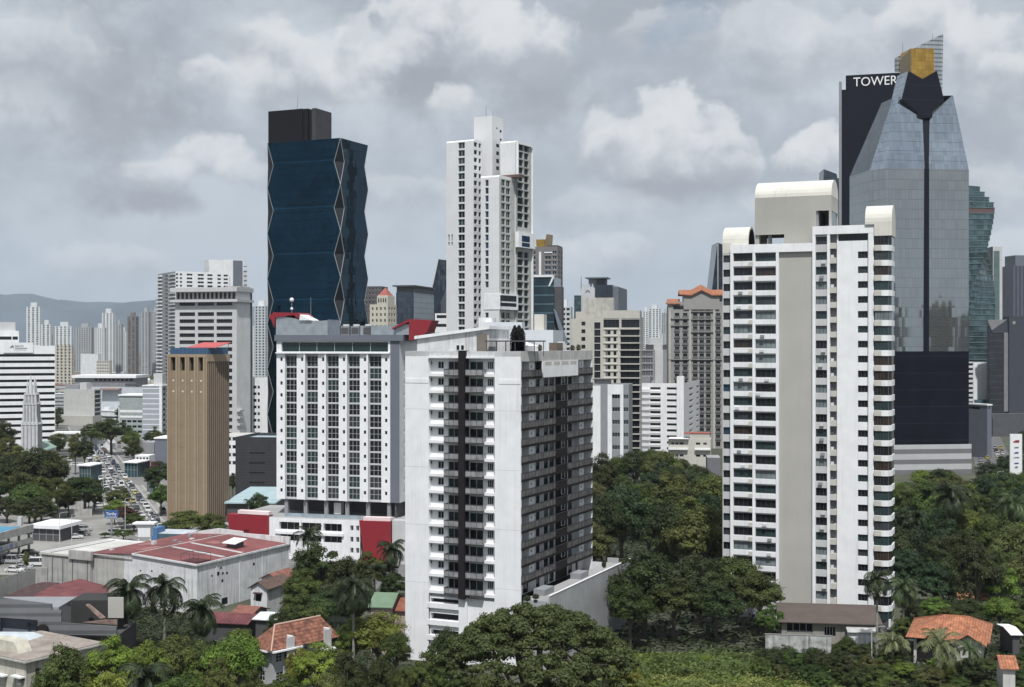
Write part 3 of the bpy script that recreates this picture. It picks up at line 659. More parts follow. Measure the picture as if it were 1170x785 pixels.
# ================================================================= HOTEL
def hotel():
    b = B('hotel_block', 'white hotel slab with five dark glazed bays and red slanted pieces on its roof', 456.5, 340, -16, 316, 470, dep=17, cat='hotel')
    U, Z, W = b.U, b.Z, b.W; zt = b.zc(389); zb = Z(380, 571.5); w = b.mb('wall'); fh = 3.16; dep = b.dep; U = b.U
    for f in 'LK': b.fq(w, f, 0, dep if f == 'L' else W, zb, zt, 0, WHITE2)
    uS = U(445.8); hs = []; cols = [(325.6, 339), (349.4, 363.1), (373.2, 387), (397.3, 411), (421.2, 435.7)]
    zr = Z(380, 406.3); z0 = zr-12*fh+.35
    b.fq(w, 'F', uS, W, zb, zt, 0, SLATE)
    band = (U(321.5), U(443.4), Z(380, 401.6), Z(380, 390.2))
    small = []
    for c in (321.6, 345.2, 369.2, 393, 417, 441.2):
        for k in range(12): small.append((U(c-1.3), U(c+1.3), zr-k*fh-1.35, zr-k*fh-.45))
    bays = [(U(a), U(c), z0, zr+.15) for a, c in cols]
    zc_ = Z(380, 403.5)
    b.facade('F', 0, uS, zc_, zt, [band], WHITE, d=.4, gl=[mat('sign_glass', (.012, .03, .03), .08)], ft=.08, wname='glass_band', mu=5)
    b.fb(b.mb('cornice'), 'F', 0, uS-.01, zc_-.0, zc_+.35, 0, .7, WHITE)
    # pilasters between the bays carry small windows, sawn slightly so they catch the light on one side
    edges = [0]+[U(x) for p in cols for x in p]+[uS]
    for i in range(0, len(edges), 2):
        a, c = edges[i], edges[i+1]; sm = [h for h in small if h[0] > a-.2 and h[1] < c+.2]
        mid = None
        b.facade('F', a, c, zb, zc_, [(max(a+.05, h[0]), min(c-.05, h[1]), h[2], h[3]) for h in sm], WHITE, d=.2, ft=.05, wname='small_window', gl=[GD, GG], fr=FRAMED)
        if 0 < i < len(edges)-2: b.fb(b.mb('pilaster'), 'F', c-.4, c, zb, zc_, 0, .5, WHITE)
    for (a, c) in cols:
        ua, uc = U(a), U(c)
        b.facade('F', ua, uc, zb, zc_, [(ua+.04, uc-.04, zr-k*fh-2.8, zr-k*fh) for k in range(12)], LGREY, d=.12, o=-.7, mu=2, mv=1, gl=[GD, GD, GD, GG, GT], ft=.06, )
        for u in (ua, uc):
            p, q = b.loc('F', u, 0), b.loc('F', u, -.7); w.poly([(p[0], p[1], zb), (q[0], q[1], zb), (q[0], q[1], zc_), (p[0], p[1], zc_)], WHITE)
    b.facade('R', 0, dep, zb, zt, [(b.U(461.6, 'R'), b.U(462.6, 'R'), zr-k*fh-1.2, zr-k*fh-.1) for k in range(12)], WHITE2, d=.2)
    w.poly([(0, 0, zb), (W, 0, zb), (W, dep, zb), (0, dep, zb)], MGREY)
    rf = b.mb('roof_screen'); w2 = U(315, 'F', 1)
    rf.box(-.4, W+1.2, -.5, dep, zt, b.zc(382), SLATE)
    ZR = b.zc(382)
    rf2 = b.mb('roof_plant_room'); a, c = U(315.5), U(374.5); zt2 = Z(345, 361); n = 10
    # curved top profile
    pts = [(a, -.1, ZR)]+[(c, -.1, ZR), (c, -.1, Z(370, 364.5))]
    for i in range(12): 
        t = i/11; x = c+(U(322)-c)*t; y = 365.5-5.0*t**1.6+2.2*sin(pi*t)*(1 if t < .6 else .5); pts.append((x, -.1, Z(330, y)))
    pts.append((a, -.1, Z(318, 361)))
    rf2.solid(pts, (0, 8, 0), METAL, METAL)
    rd = b.mb('red_canopy'); 
    rd.solid([(U(308), -.4, Z(312, 361)), (U(311), -.4, Z(312, 366)), (U(314), -.4, Z(312, 374)), (U(315.5), -.4, Z(315, 362.5)), (U(336), -.4, Z(336, 359.5)), (U(343), -.4, Z(336, 364.3)), (U(346), -.4, Z(336, 361)), (U(341), -.4, Z(336, 357)), (U(313), -.4, Z(312, 356.3))][::-1], (0, 7, 0), RED, RED)
    wf = b.mb('white_canopy'); wf.solid([(U(343), -.6, Z(343, 365.5)), (U(357), -.6, Z(357, 365.6)), (U(344), -.6, Z(343, 359))], (0, 5, 0), WHITE)
    an = b.mb('antenna_dish_mast'); x = U(331.5); an.tube((x, 1, ZR), (x, 1, Z(331, 341)), .12, .08, MGREY, 6)
    for (yy, r) in ((342, .6), (352.3, .4)):
        z = Z(331, yy)
        for i in range(6):
            t0, t1 = pi*i/6, pi*(i+1)/6
            for j in range(8):
                f0, f1 = 2*pi*j/8, 2*pi*(j+1)/8; q = lambda t, f: (x+r*sin(t)*cos(f), 1+r*sin(t)*sin(f), z+r*cos(t)); an.poly([q(t0, f0), q(t0, f1), q(t1, f1), q(t1, f0)], WHITE)
    x = U(351.5); b.mb('mast').tube((x, 2, ZR), (x, 2, Z(350, 339)), .08, .05, MGREY, 5)
    for px in (387.5, 399.3, 413):
        q = b.new('cooling_unit'); x = U(px); q.box(x, x+2.3, 1, 3.3, ZR, ZR+2.3, MGREY); q.box(x+.15, x+2.15, .95, 1, ZR+.25, ZR+1.9, DKGREY); q.tube((x+1.1, 2.1, ZR+2.3), (x+1.1, 2.1, ZR+2.8), .9, .9, ACM, 10)
    b.fb(b.mb('roof_plant_room'), 'F', U(410), U(452), ZR, Z(430, 371.5), -6, -1, METAL)
    rw = b.mb('red_sign_tower'); a, m1, c = U(450.5), U(468), U(495, 'F', 0)
    rw.solid([(U(449), -.5, Z(449, 374)), (m1, -.5, Z(468, 364)), (m1, -.5, Z(468, 367)), (U(449), -.5, Z(449, 376))][::-1], (0, 6, 0), RED)
    rw.solid([(m1, -.52, Z(468, 388)), (U(476), -.52, Z(476, 388)), (U(489), -.52, Z(489, 378.5)), (U(494.5), -.52, Z(494, 365.5)), (m1, -.52, Z(468, 364))], (0, 5.5, 0), RED, RED)
    b.fb(b.mb('roof_plant_room'), 'F', U(452)+.01, m1-.02, ZR, Z(460, 370), -5, -.3, METAL)
    # open terrace level: columns over the podium
    zp = Z(380, 588); cm = b.mb('column')
    for px in (326, 348, 371.5, 395.5, 419.5, 443.5): b.fb(cm, 'F', U(px-1.9), U(px+1.9), zp, zb, -1.4, -.5, MGREY)
    b.fb(b.mb('terrace_wall'), 'F', .5, W-.5, zp, zb, -7, -6.6, DKGREY); b.fb(b.mb('terrace_kiosk'), 'F', U(378), U(386), zp, zb-.8, -4, -2, WHITE2)
    b.fb(b.mb('terrace_wall'), 'R', .5, dep-1, zp, zb, -1.5, -1.1, DKGREY)
    # podium
    pd = b.mb('podium'); oP = 7.0; PU = lambda px: b.U(px, 'F', oP); PZ = lambda px, py: b.Z(px, py, 'F', oP)
    zt3 = PZ(360, 592.3); w0, w1 = PU(262), PU(466); pd.box(w0, w1, -oP+2.6, dep, 0, zt3-.15, WHITE2)
    hs = [(PU(x0), PU(x1), PZ(340, y1), PZ(340, y0)) for (x0, x1) in ((319, 342), (344, 367), (369.5, 390.5)) for (y0, y1) in ((596.3, 605.5), (610.5, 618))]
    hs += [(PU(x), PU(x+3.6), PZ(405, y+6.2), PZ(405, y)) for x in (400.2, 407.2-.4) for y in (600, 613, 625.5)]
    hs = [(h[0], h[1], h[2], h[3]) for h in hs]
    b.facade('F', PU(307.5), PU(411.5), 0, zt3, hs, WHITE, d=1.0, o=oP, gl=[mat('garage_dark', (.01, .01, .012), .8), GD], fr=FRAME, ft=.06, wname='podium_opening', mu=2)
    b.fb(b.mb('podium_ledge'), 'F', PU(315), PU(393), PZ(340, 609.9), PZ(340, 606.8), oP, oP+.5, WHITE)
    pd.box(PU(307.5), PU(307.8), -oP, -oP+2.6, 0, zt3, WHITE2); pd.box(PU(307.5), PU(411.5), -oP+.01, -oP+2.6, zt3-.3, zt3-.2, ROOFG)
    b.fb(pd, 'F', PU(447)+.05, w1, 0, zt3+.35, oP-2.6, oP-.5, LGREY)
    def redbox(pts, nm):
        q = b.new(nm); q.solid([(PU(x), -oP-.6, PZ(x, y)) for x, y in pts], (0, 3.0, 0), RED, RED)
        return q
    q = redbox([(307.3, 618), (265.5, 618), (260.3, 586.6), (307.3, 588.8)][::-1], 'red_panel'); t = q.sub('sign_lettering')
    b2 = b.new('panel_coping'); b2.solid([(PU(272), -oP-.2, PZ(272, 586.3)), (PU(307.3), -oP-.2, PZ(307, 588.2)), (PU(307.3), -oP-.2, PZ(307, 584.5)), (PU(272), -oP-.2, PZ(272, 582.3))], (0, 2, 0), mat('pale_pink_coping', (.72, .60, .60), .7))
    for i in range(7): b.fb(t, 'F', PU(278+i*1.9), PU(279.3+i*1.9), PZ(285, 611.5+(i % 2)*.6), PZ(285, 609), oP+.61, oP+.64, BLACK)
    for i in range(3): b.fb(t, 'F', PU(280+i*2), PU(281.4+i*2), PZ(285, 607), PZ(285, 604.2), oP+.61, oP+.64, BLACK)
    redbox([(446.5, 640), (417.5, 640), (411.3, 594), (446.5, 595)][::-1], 'red_panel')
    b2 = b.new('panel_coping'); b2.solid([(PU(415), -oP-.2, PZ(415, 594.2)), (PU(446.5), -oP-.2, PZ(446, 595)), (PU(446.5), -oP-.2, PZ(446, 591)), (PU(415), -oP-.2, PZ(415, 590.2))], (0, 2, 0), mat('pale_pink_coping'))
    b.mb('terrace_floor').box(w0, w1, -oP+2.6, dep, zt3-.15, zt3-.05, ROOFG)
    for i in range(11):
        x = PU(325+i*10.5); q = b.mb('planter'); q.box(x, x+1.4, -oP+2.8, -oP+3.5, zt3-.05, zt3+.6, random.choice([WHITE2, MGREY, BEIGE]))
    q = b.mb('terrace_railing'); q.box(PU(320), PU(408), -oP+2.62, -oP+2.68, zt3-.05, zt3+.9, mat('pale_glass_rail', (.30, .36, .40), .15, .2, .5))
    b.finish(); return b
HT = hotel()
# ================================================================= BLUE FACETED TOWER
def blue_tower():
    b = B('office_tower', 'dark blue glass office tower with zigzag edges and white outlined diamond corners', 389, 520, -24, 305.5, 420.5, cat='tower')
    W, dp = b.W, b.dep; c = 2.9; q = b.mb('curtain_wall'); dm = b.mb('corner_facet'); ed = b.mb('edge_trim')
    DF = mat('facet_glass', (.008, .010, .014), .35, .2, .2); TR = mat('silver_trim', (.42, .44, .45), .4, .05, metal=.3)
    L = [b.zc(157)]; half = 26.5*520/1500
    while L[-1] > 0: L.append(L[-1]-half)
    C = [(0, 0), (W, 0), (W, dp), (0, dp)]; dirs = [(1, 0), (0, 1), (-1, 0), (0, -1)]
    def pts(i):      # two points per corner
        z = max(0, L[i]); out = []
        for k, (x, y) in enumerate(C):
            e = c if i % 2 else 0
            dprev = dirs[(k-1) % 4]; dn = dirs[k]
            ep = .5*e/2.9 if k == 0 else e
            out.append(((x-dprev[0]*ep, y-dprev[1]*ep, z), (x+dn[0]*e, y+dn[1]*e, z)))
        return out
    P = [pts(i) for i in range(len(L))]
    for i in range(len(L)-1):
        for k in range(4):
            k2 = (k+1) % 4; q.poly([P[i+1][k][1], P[i+1][k2][0], P[i][k2][0], P[i][k][1]], BTOWER)
            a = P[i][k]; d = P[i+1][k]
            if i % 2 == 0: dm.poly([a[0], d[0], d[1]], DF)
            else: dm.poly([a[0], d[0], a[1]], DF)
            for s in (0, 1): ed.tube(a[s], d[s], .11, .11, TR, 4, False)
    b.mb('roof').poly([p[0] for p in P[0]], ROOFG)
    zt = L[0]
    cr = b.mb('crown_box'); x0, x1 = b.U(306.5, 'F', -2), b.U(345.5, 'F', -2); z2 = b.Z(340, 124, 'F', -2)
    DC = mat('crown_grey', (.012, .012, .015), .7, .08, .2, .0, spec=.12)
    cr.box(x0, x1, 2, 14, zt, z2, DC); cr.box(x1, x1+2.4, 2.4, 14, zt, z2-.1, DC); cr.box(x1+2.4, x1+4.4, 3.4, 14, zt, z2-.3, BLACK); cr.box(x1+4.4, x1+6.2, 2.2, 14.1, zt, z2-.2, mat('crown_light', (.055, .055, .06), .7, spec=.2))
    x = (x0+x1)/2+3; b.mb('mast').tube((x, 6, z2), (x+.6, 6, z2+7), .12, .04, MGREY, 4)
    b.finish(); return b
blue_tower()
# ================================================================= TALL WHITE TOWER (middle distance)
def tall_white():
    D = 545; r = B('apartment_tower', 'slender white apartment tower with rounded frame edges and a tall plain core on top', 541, D, -30, 510, 551, cat='tower')
    fh = 8.82*D/1500; WH = mat('tower_white', (.66, .67, .68), .85, .04, .15, .12, lines=[(2, 9.6, .12, .9)])
    def rws(b, px, y, h, zlow, face='F', o=0, pitch=fh, n=60):
        z = b.Z(px, y, face, o); return [(z-k*pitch-h, z-k*pitch) for k in range(n) if z-k*pitch-h > zlow]
    # left slab
    b = r; zt = b.zc(158.5); U = b.U; w = b.mb('wall')
    b.facade('F', 0, b.W, 0, zt-.6, grid([(U(523.6), U(531))], rws(b, 527, 162.2, 2.6, 2)) + [(U(512+k*3.6), U(513.8+k*3.6), b.Z(515, y1), b.Z(515, y0)) for k in (0, 1) for (y0, y1) in ((267.5, 275), (276, 280.5))], WH, gl=[GD, GT, GD, GG], mu=1, d=.4, ft=.12)
    b.facade('R', 0, b.dep, 0, zt-.6, grid([(b.U(541.6, 'R'), b.U(545.3, 'R')), (b.U(547, 'R'), b.U(549.8, 'R'))], rws(b, 544, 162.2, 1.9, 2, 'R')), WHITE2, gl=[GD, GG], d=.3, ft=.1)
    for f in 'LK': b.fq(w, f, 0, b.dep if f == 'L' else b.W, 0, zt-.6, 0, WH)
    cp = b.mb('rounded_coping'); n = 6; rr = 1.6
    cp.poly([(0, 0, zt-.6), (b.W, 0, zt-.6), (b.W, .5, zt), (.0, .5, zt)], WHITE); cp.poly([(0, .5, zt), (b.W, .5, zt), (b.W, b.dep, zt), (0, b.dep, zt)], WHITE); cp.poly([(b.W, 0, zt-.6), (b.W, b.dep, zt-.6), (b.W, b.dep, zt), (b.W, .5, zt)], WHITE); cp.poly([(0, 0, zt-.6), (0, .5, zt), (0, b.dep, zt), (0, b.dep, zt-.6)], WHITE)
    # core
    c = B('', '', 562.5, D+7, -30, 541.5, 575, root=r); z = c.zc(131.5); w = c.mb('core'); w.box(0, c.W, 0, c.dep, 0, z, WH)
    cw = c.mb('core_window')
    for (a, e, y0, y1) in ((567.3, 568.3, 145.8, 147.6), (571, 573, 147.6, 150.3), (571.2, 573, 157.5, 159.5), (567, 570, 164.5, 168), (567, 570, 173, 177), (567, 570, 181.5, 186), (567, 570, 190, 194)): c.fb(cw, 'R', c.U(a, 'R'), c.U(e, 'R'), c.Z(570, y1, 'R'), c.Z(570, y0, 'R'), -.02, .03, GD)
    x = c.U(552.5); c.mb('mast').tube((x, 2, z), (x, 2, z+5), .2, .08, MGREY, 5); x = c.U(560.5); c.mb('mast').tube((x, 2, z), (x, 2, z+2.5), .12, .06, MGREY, 5)
    # middle block
    m = B('', '', 570.5, D-9, -30, 549.5, 588, root=r); z = m.zc(199.5); U = m.U; zf = m.Z(575, 334.8); zl = m.Z(575, 353)
    m.facade('F', 0, m.W, 0, z-.6, [h for h in grid([(U(554.4), U(558.2))], rws(m, 556, 205, 2.6, 2)) if h[3] < zl or h[2] > zf] + [(U(555), U(565.5), m.Z(560, 344), m.Z(560, 337)), (U(555), U(565.5), m.Z(560, 350), m.Z(560, 345.8))], WH, gl=[GD, GG, GD, GBL], d=.4, ft=.1)
    R_ = lambda p: m.U(p, 'R')
    m.facade('R', 0, m.dep, 0, z-1.2, grid([(R_(573), R_(577.3)), (R_(578.4), R_(583))], rws(m, 577, 205, 2.6, 2, 'R')), mat('cream_frame', (.46, .47, .44), .7), gl=[GT, GD, GT, GG], d=.3, mu=1, ft=.14)
    for f in 'LK': m.fq(m.mb('wall'), f, 0, m.dep if f == 'L' else m.W, 0, z-.6, 0, WH)
    q = m.mb('rounded_coping'); q.poly([(0, 0, z-.6), (m.W, 0, z-.6), (m.W, .6, z), (0, .6, z)], WHITE); q.poly([(0, .6, z), (m.W, .6, z), (m.W, m.dep, z), (0, m.dep, z)], WHITE); q.poly([(m.W, 0, z-1.2), (m.W, m.dep, z-1.2), (m.W, m.dep, z), (m.W, .6, z)], WHITE)
    q.box(-.1, m.W+4, m.dep-3, m.dep+1, z+.01, z+1.2, mat('brown_trim', (.12, .07, .06), .7))
    # right block
    k = B('', '', 589, D+2, -30, 571.5, 606.5, root=r); z = k.zc(160); zs = k.zc(207); U = k.U; w = k.mb('wall'); FR = mat('grey_frame', (.40, .41, .39), .7)
    w.box(0, k.W, 0, k.dep*.98, 0, z-.6, WH)
    q = k.mb('rounded_coping'); q.poly([(0, 0, z-.6), (k.W, 0, z-.6), (k.W, .8, z), (0, .8, z)], WHITE); q.poly([(0, .8, z), (k.W, .8, z), (k.W, k.dep, z), (0, k.dep, z)], WHITE)
    R2 = lambda p: k.U(p, 'R', .6)
    hs = [h for h in grid([(R2(591.2), R2(598)), (R2(599), R2(604.2))], rws(k, 597, 164.8, 2.7, 2, 'R', .6)) if h[3] < k.dep*50]
    zA, zB = k.Z(598, 283, 'R', .6), k.Z(598, 265.5, 'R', .6)
    hs = [h for h in hs if h[1] < k.dep and (h[3] < zA or h[2] > zB)]
    k.facade('R', 0.02, k.dep, 0, z-.9, hs, FR, gl=[GT, GD, GT, GG, GD], d=.5, o=.6, mu=0, ft=.12)
    e = k.mb('frame'); k.fb(e, 'R', k.dep-.6, k.dep, 0, z-1.2, .3, 1.3, WHITE); k.fb(e, 'R', 0, k.dep-.6, z-1.4, z-.2, .3, 1.3, WHITE); k.fb(e, 'R', 0, .5, zs, z-1.4, .3, 1.3, WHITE); k.fb(e, 'R', k.dep-1.5, k.dep-.4, z-1.9, z-1.0, .32, 1.28, WHITE)
    # framed boxes standing out of the front
    e = k.mb('framed_box'); a, c2 = R2(589), k.dep-.1; k.fb(e, 'R', a, c2, zA, zB, .6, 2.2, WHITE)
    for (y0, y1) in ((269, 276), (277, 281.5)): k.fb(e, 'R', k.U(596.3, 'R', 2.2), k.U(605.3, 'R', 2.2), k.Z(600, y1, 'R', 2.2), k.Z(600, y0, 'R', 2.2), 2.2, 2.24, GBL)
    e = m.mb('framed_box'); m.fb(e, 'R', 0, m.dep+.9, zl, zf, 0, 1.2, WHITE); m.fb(e, 'F', m.U(553), m.W, zl, zf, 0, 1.2-1.0, WHITE)
    for (y0, y1) in ((337.2, 343.8), (345.6, 349.6)): m.fb(e, 'R', m.U(571.5, 'R', 1.2), m.U(590, 'R', 1.2), m.Z(580, y1, 'R', 1.2), m.Z(580, y0, 'R', 1.2), 1.2, 1.24, GG)
    r.finish()
tall_white()
# ================================================================= GLASS TOWER WITH DARK SHIELD, AND THE DARK SLAB BESIDE IT
def shield_tower():
    D = 560; b = B('office_tower', 'tapering silver glass office tower with dark shield, gold top and louvred blade', 1011.5, D, 8, 990.5, 1107, dep=30, cat='tower')
    c = b.mb('lower_body'); W, dp = b.W, b.dep; Z = lambda y: b.zc(y); zs, zk = Z(191.5), Z(401)
    xl = b.U(996.2)-0  # chamfer on the left corner
    cut = 5.0; foot = [(0, 0), (W, 0), (W, dp), (-3.6, dp), (-3.6, 8.0)]
    for i in range(5):
        p, q = foot[i], foot[(i+1) % 5]; c.poly([(p[0], p[1], zk), (q[0], q[1], zk), (q[0], q[1], zs), (p[0], p[1], zs)], SILV)
        c.poly([(p[0], p[1], Z(508)), (q[0], q[1], Z(508)), (q[0], q[1], zk), (p[0], p[1], zk)], BLACKG)
    bs = b.mb('striped_base'); BG_ = mat('base_bands', (.42, .43, .44), .8, .05, .2, 0, lines=[(2, 4.4, 2.0, .35)])
    bs.box(-8, W+.8, -.8, dp+2, 0, Z(508), BG_)
    up = b.mb('upper_body')
    P = lambda px, py, o: (b.U(px, 'F', o), -o, b.Z(px, py, 'F', o))
    o1, o2 = -3.5, -7.0
    A, Bp = (0, 0, zs), (W, 0, zs)
    # front left sheet, front right sheet, left facet
    TL = P(1027, 110, o2); V1 = P(1049, 128, o1-2); V2 = P(1065.5, 127.5, o1-2); TR = P(1087.8, 108.6, o2); TR2 = P(1089, 108.6, o2)
    S1 = (b.U(1056.5, 'F', -.0), 0, zs); S2 = (b.U(1061.3, 'F', 0), 0, zs)
    up.poly([A, S1, P(1054, 134, o1-2), V1, TL], SILV2); up.poly([S2, Bp, TR2, TR, V2, P(1062, 134, o1-2)], SILV2)
    LA = (-3.6, 8.0, zs); TLb = (TL[0]-1.2, TL[1]+3.5, TL[2]); up.poly([LA, A, TL, TLb], SILV2)
    up.poly([Bp, (W, dp, zs), (TR2[0], 20, TR2[2]), TR2], SILV2); up.poly([(-3.6, dp, zs), LA, TLb, (TLb[0], 22, TLb[2])], DKGL); up.poly([(W, dp, zs), (-3.6, dp, zs), (TLb[0], 22, TLb[2]), (TR2[0], 20, TR2[2])], SILV)
    up.poly([TL, TR2, (TR2[0], 20, TR2[2]), (TLb[0], 22, TLb[2]), TLb], ROOFG)
    st = b.mb('dark_spine'); st.solid([(b.U(1055.2), .02, zk), (b.U(1061.2), .02, zk), (b.U(1061.3), .02, zs), (b.U(1056.3), .02, zs)], (0, -.35, 0), NAVY)
    s0, s1 = P(1054, 134, o1-2), P(1062.2, 134, o1-2)
    st.poly([(S1[0], -.02, zs), (S2[0], -.02, zs), s1, s0], NAVY)
    sh = b.mb('dark_shield'); o = -4.4
    hs = [(1065.4, 127.5), (1065.2, 134), (1049.2, 134), (1049, 128), (1030.5, 112.5), (1038.3, 80.5), (1054, 89.8), (1070.5, 80.3), (1079, 114.6)]
    front = [P(x, y, o) for x, y in hs]; sh.solid(front[::-1], (0, 9, 0), mat('shield_cladding', (.008, .009, .016), .4, .1, .1, 0, spec=.2, lines=[(2, 6.2, .25, 2.4)]))
    ls = [P(1030.5, 112.5, o-.02), P(1038.3, 80.5, o-.02)]; sh.poly([ls[0], ls[1], (ls[1][0]-.2, ls[1][1]+11, ls[1][2]), (ls[0][0]-.2, ls[0][1]+11, ls[0][2])], SILV2)
    gd = b.mb('gold_top'); o = -6.0
    gf = [P(x, y, o) for x, y in ((1040.6, 55), (1067.2, 54.6), (1067.4, 86), (1054, 91), (1040.6, 86))]; gd.solid(gf[::-1], (0, 10, 0), GOLD, GOLD)
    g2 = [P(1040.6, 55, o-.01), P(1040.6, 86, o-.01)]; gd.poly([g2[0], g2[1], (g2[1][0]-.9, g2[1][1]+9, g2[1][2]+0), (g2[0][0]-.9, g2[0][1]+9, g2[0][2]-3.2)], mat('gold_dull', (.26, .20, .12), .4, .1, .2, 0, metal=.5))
    bl = b.mb('louvred_blade'); o = -18; LV = mat('louvre_blade', (.34, .37, .39), .4, .1, .2, 0, metal=.4, lines=[(2, 1.9, .6, .4), (0, 3.4, .25, 1.4)])
    bl.solid([P(x, y, o) for x, y in ((1034, 120), (1076.5, 110), (1077.6, 38), (1030, 62), (1023.8, 65.5), (1023.8, 80.5), (1031.5, 81))], (0, 1.5, 0), LV, LV)
    for (px, y0, y1) in ((1031.5, 62, 48), (1065.5, 46, 37)):
        p = P(px, y0, o-.5); q = P(px, y1, o-.5); b.mb('mast').tube(p, q, .18, .08, MGREY, 4)
    b.fb(b.mb('corner_louvre'), 'R', dp-10, dp-9, Z(250), Z(190)+6, 0, .8, MGREY)
    # mark: rooms of slanting dark framing on the podium
    b.finish()
    t = B('office_tower', 'black slab skyscraper with TOWER sign standing behind the silver glass tower', 1031, 640, -16, 959.5, 1034, dep=30, cat='tower')
    zt = t.zc(98.5); w = t.mb('wall'); w.box(0, t.W, 0, t.dep, 0, zt, NAVY); t.mb('crown').box(t.U(966.3), t.W, .5, 12, zt, t.zc(82), NAVY)
    t.mb('edge_strip').box(-.4, .9, -.15, 2, 0, t.zc(89), MGREY)
    add_text(t, 'sign_lettering', 'TOWER', 'F', (t.U(975)+t.U(1025.5))/2, t.zc(90.2), -.35, t.U(1025.5)-t.U(975), 10.3*640/1500, mat('sign_white', (.75, .75, .75), .6), .12)
    t.finish()
shield_tower()
# ================================================================= TAN TOWER
def tan_tower():
    b = B('office_tower', 'tan concrete tower with vertical fins and a blue crown band beside the avenue', 237, 400, -28, 191.8, 262, cat='tower')
    zt = b.zc(404.3); W, dp = b.W, b.dep; w = b.mb('wall')
    cols = [(195.3, 201), (206, 211.8), (216.4, 222), (227, 232.5)]; U, Z = b.U, b.Z
    z1, z0 = Z(215, 407.6), Z(215, 423)
    b.fq(w, 'L', 0, dp, 0, zt, 0, TAN); b.fq(w, 'K', 0, W, 0, zt, 0, TAN)
    b.facade('F', 0, W, 0, zt, [(U(a), U(c), z0, z1) for a, c in cols], TAN, d=.8, gl=[GD], fr=mat('dark_tan', (.12, .09, .07), .8), ft=.05, mv=0, wname='top_window')
    b.fq(w, 'R', 0, dp, 0, zt, 0, TAND)
    fn = b.mb('fin'); ed = [0]+[U(x) for p in cols for x in p]+[W]
    for i in range(0, len(ed), 2):
        a, c = ed[i], ed[i+1]; b.fb(fn, 'F', a+.0, c, 0, zt-.02, 0, .25, TANF)
        m = (a+c)/2; b.fb(fn, 'F', m-.28, m+.28, 0, z1+.4, .25, .75, TANF)
    b.fb(fn, 'F', 0, W, z1+.0, zt-.01, 0, .26, TANF)
    rb = b.mb('side_rib')
    for u in np.arange(.45, dp, .9): b.fb(rb, 'R', u-.12, u+.12, 0, zt-2.5, 0, .22, TAND)
    b.fb(b.mb('side_cap'), 'R', 0, dp, zt-2.2, zt-.01, 0, .24, TANF)
    cb = b.mb('crown_band'); cb.box(.5, W-.3, .5, dp-.2, zt-.01, b.zc(397.2), BLUEP)
    lt = b.mb('panel_lamp')
    for (a, c) in cols:
        for y in (434.5, 447): b.fb(lt, 'F', U((a+c)/2-.9), U((a+c)/2+.9), Z(215, y+1), Z(215, y-1), 0, .06, CREAM)
    rf = b.mb('red_roof'); z = b.zc(397.2)
    P = [b.U(213, 'F', -1), b.U(246, 'F', -1)]; rf.solid([(P[0], 1.0, z+.05), (P[1], 1.0, z+.05), (P[1]+2.0, 6, z+1.65), (P[0]+2.4, 6, z+1.65)], (0, 0, .12), mat('pinkish_red_roof', (.42, .09, .09), .6, .1))
    rf.box(P[0]+1, P[0]+1.1, 5.8, 5.9, z, z+1.6, DKGREY); rf.box(P[1]+1, P[1]+1.1, 5.8, 5.9, z, z+1.6, DKGREY)
    b.finish()
tan_tower()
# ================================================================= MIDDLE DISTANCE BUILDINGS
def tank_room(x0, x1, y0, y1, h, m=None, name='roof_plant_room'):
    def f(b, zt): b.mb(name).box(b.W*x0, b.W*x1, b.dep*y0, b.dep*y1, zt, zt+h, m or WHITE2)
    return f
# --- white office with gridded facade, grey residential slab behind it
def grid_office():
    b = B('office_block', 'white office block with three window bays per floor and a projecting roof slab', 270.5, 620, -15, 200, 287.5, cat='office')
    zt = b.zc(341.5); U, Z = b.U, b.Z; fh = 8.03*620/1500
    hs = grid([(U(205), U(222.8)), (U(226), U(244.5)), (U(247.3), U(265.3))], [(Z(235, 352.6+8.03*k), Z(235, 348.2+8.03*k)) for k in range(1, 23)]) + grid([(U(205), U(222.8)), (U(226), U(244.5)), (U(247.3), U(265.3))], [(Z(235, 348.8), Z(235, 342.8))])
    b.facade('F', 0, b.W, 0, zt, hs, LGREY, d=.5, gl=[GD, GG, GD], mu=8, ft=.15, fr=FRAMED)
    b.fq(b.mb('wall'), 'R', 0, b.dep, 0, b.zc(329), 0, WHITE2); b.fq(b.mb('wall'), 'L', 0, b.dep, 0, zt, 0, WHITE2); b.fq(b.mb('wall'), 'K', 0, b.W, 0, b.zc(329), 0, WHITE2)
    t = b.mb('top_storey'); zq = b.zc(332.5); t.box(-1.6, b.W+1.2, -2, b.dep, zt-1.2, zt, LGREY); t.box(-1.6, b.W+1, -2, b.dep, zq, zq+2.0, LGREY); t.box(.3, b.W-.1, .3, b.dep-.2, zt, zq, GREIGE)
    for i in range(14): 
        u = 1+i*b.W/14.5; b.fb(b.mb('top_window'), 'F', u, u+1.3, zt+.4, zq-.4, -.3, -.25, GD)
    t.box(b.W-.3, b.W+.02, .1, b.dep, zt, b.zc(327.5), WHITE2); b.mb('roof_block').box(b.W*.75, b.W-.31, 4, b.dep-1, zq+2.0, b.zc(326), mat('pink_grey', (.36, .32, .31), .8))
    b.fb(b.mb('side_strip'), 'R', b.dep-1.3, b.dep, 0, b.zc(333), 0, .3, DKGREY)
    for k in range(7):       # low side balconies
        z = b.Z(270, 470+5*k*1.6, 'R'); b.fb(b.mb('side_balcony'), 'R', .1, 5.0, z, z+1.0, 0, 1.6, LGREY)
    b.finish()
grid_office()
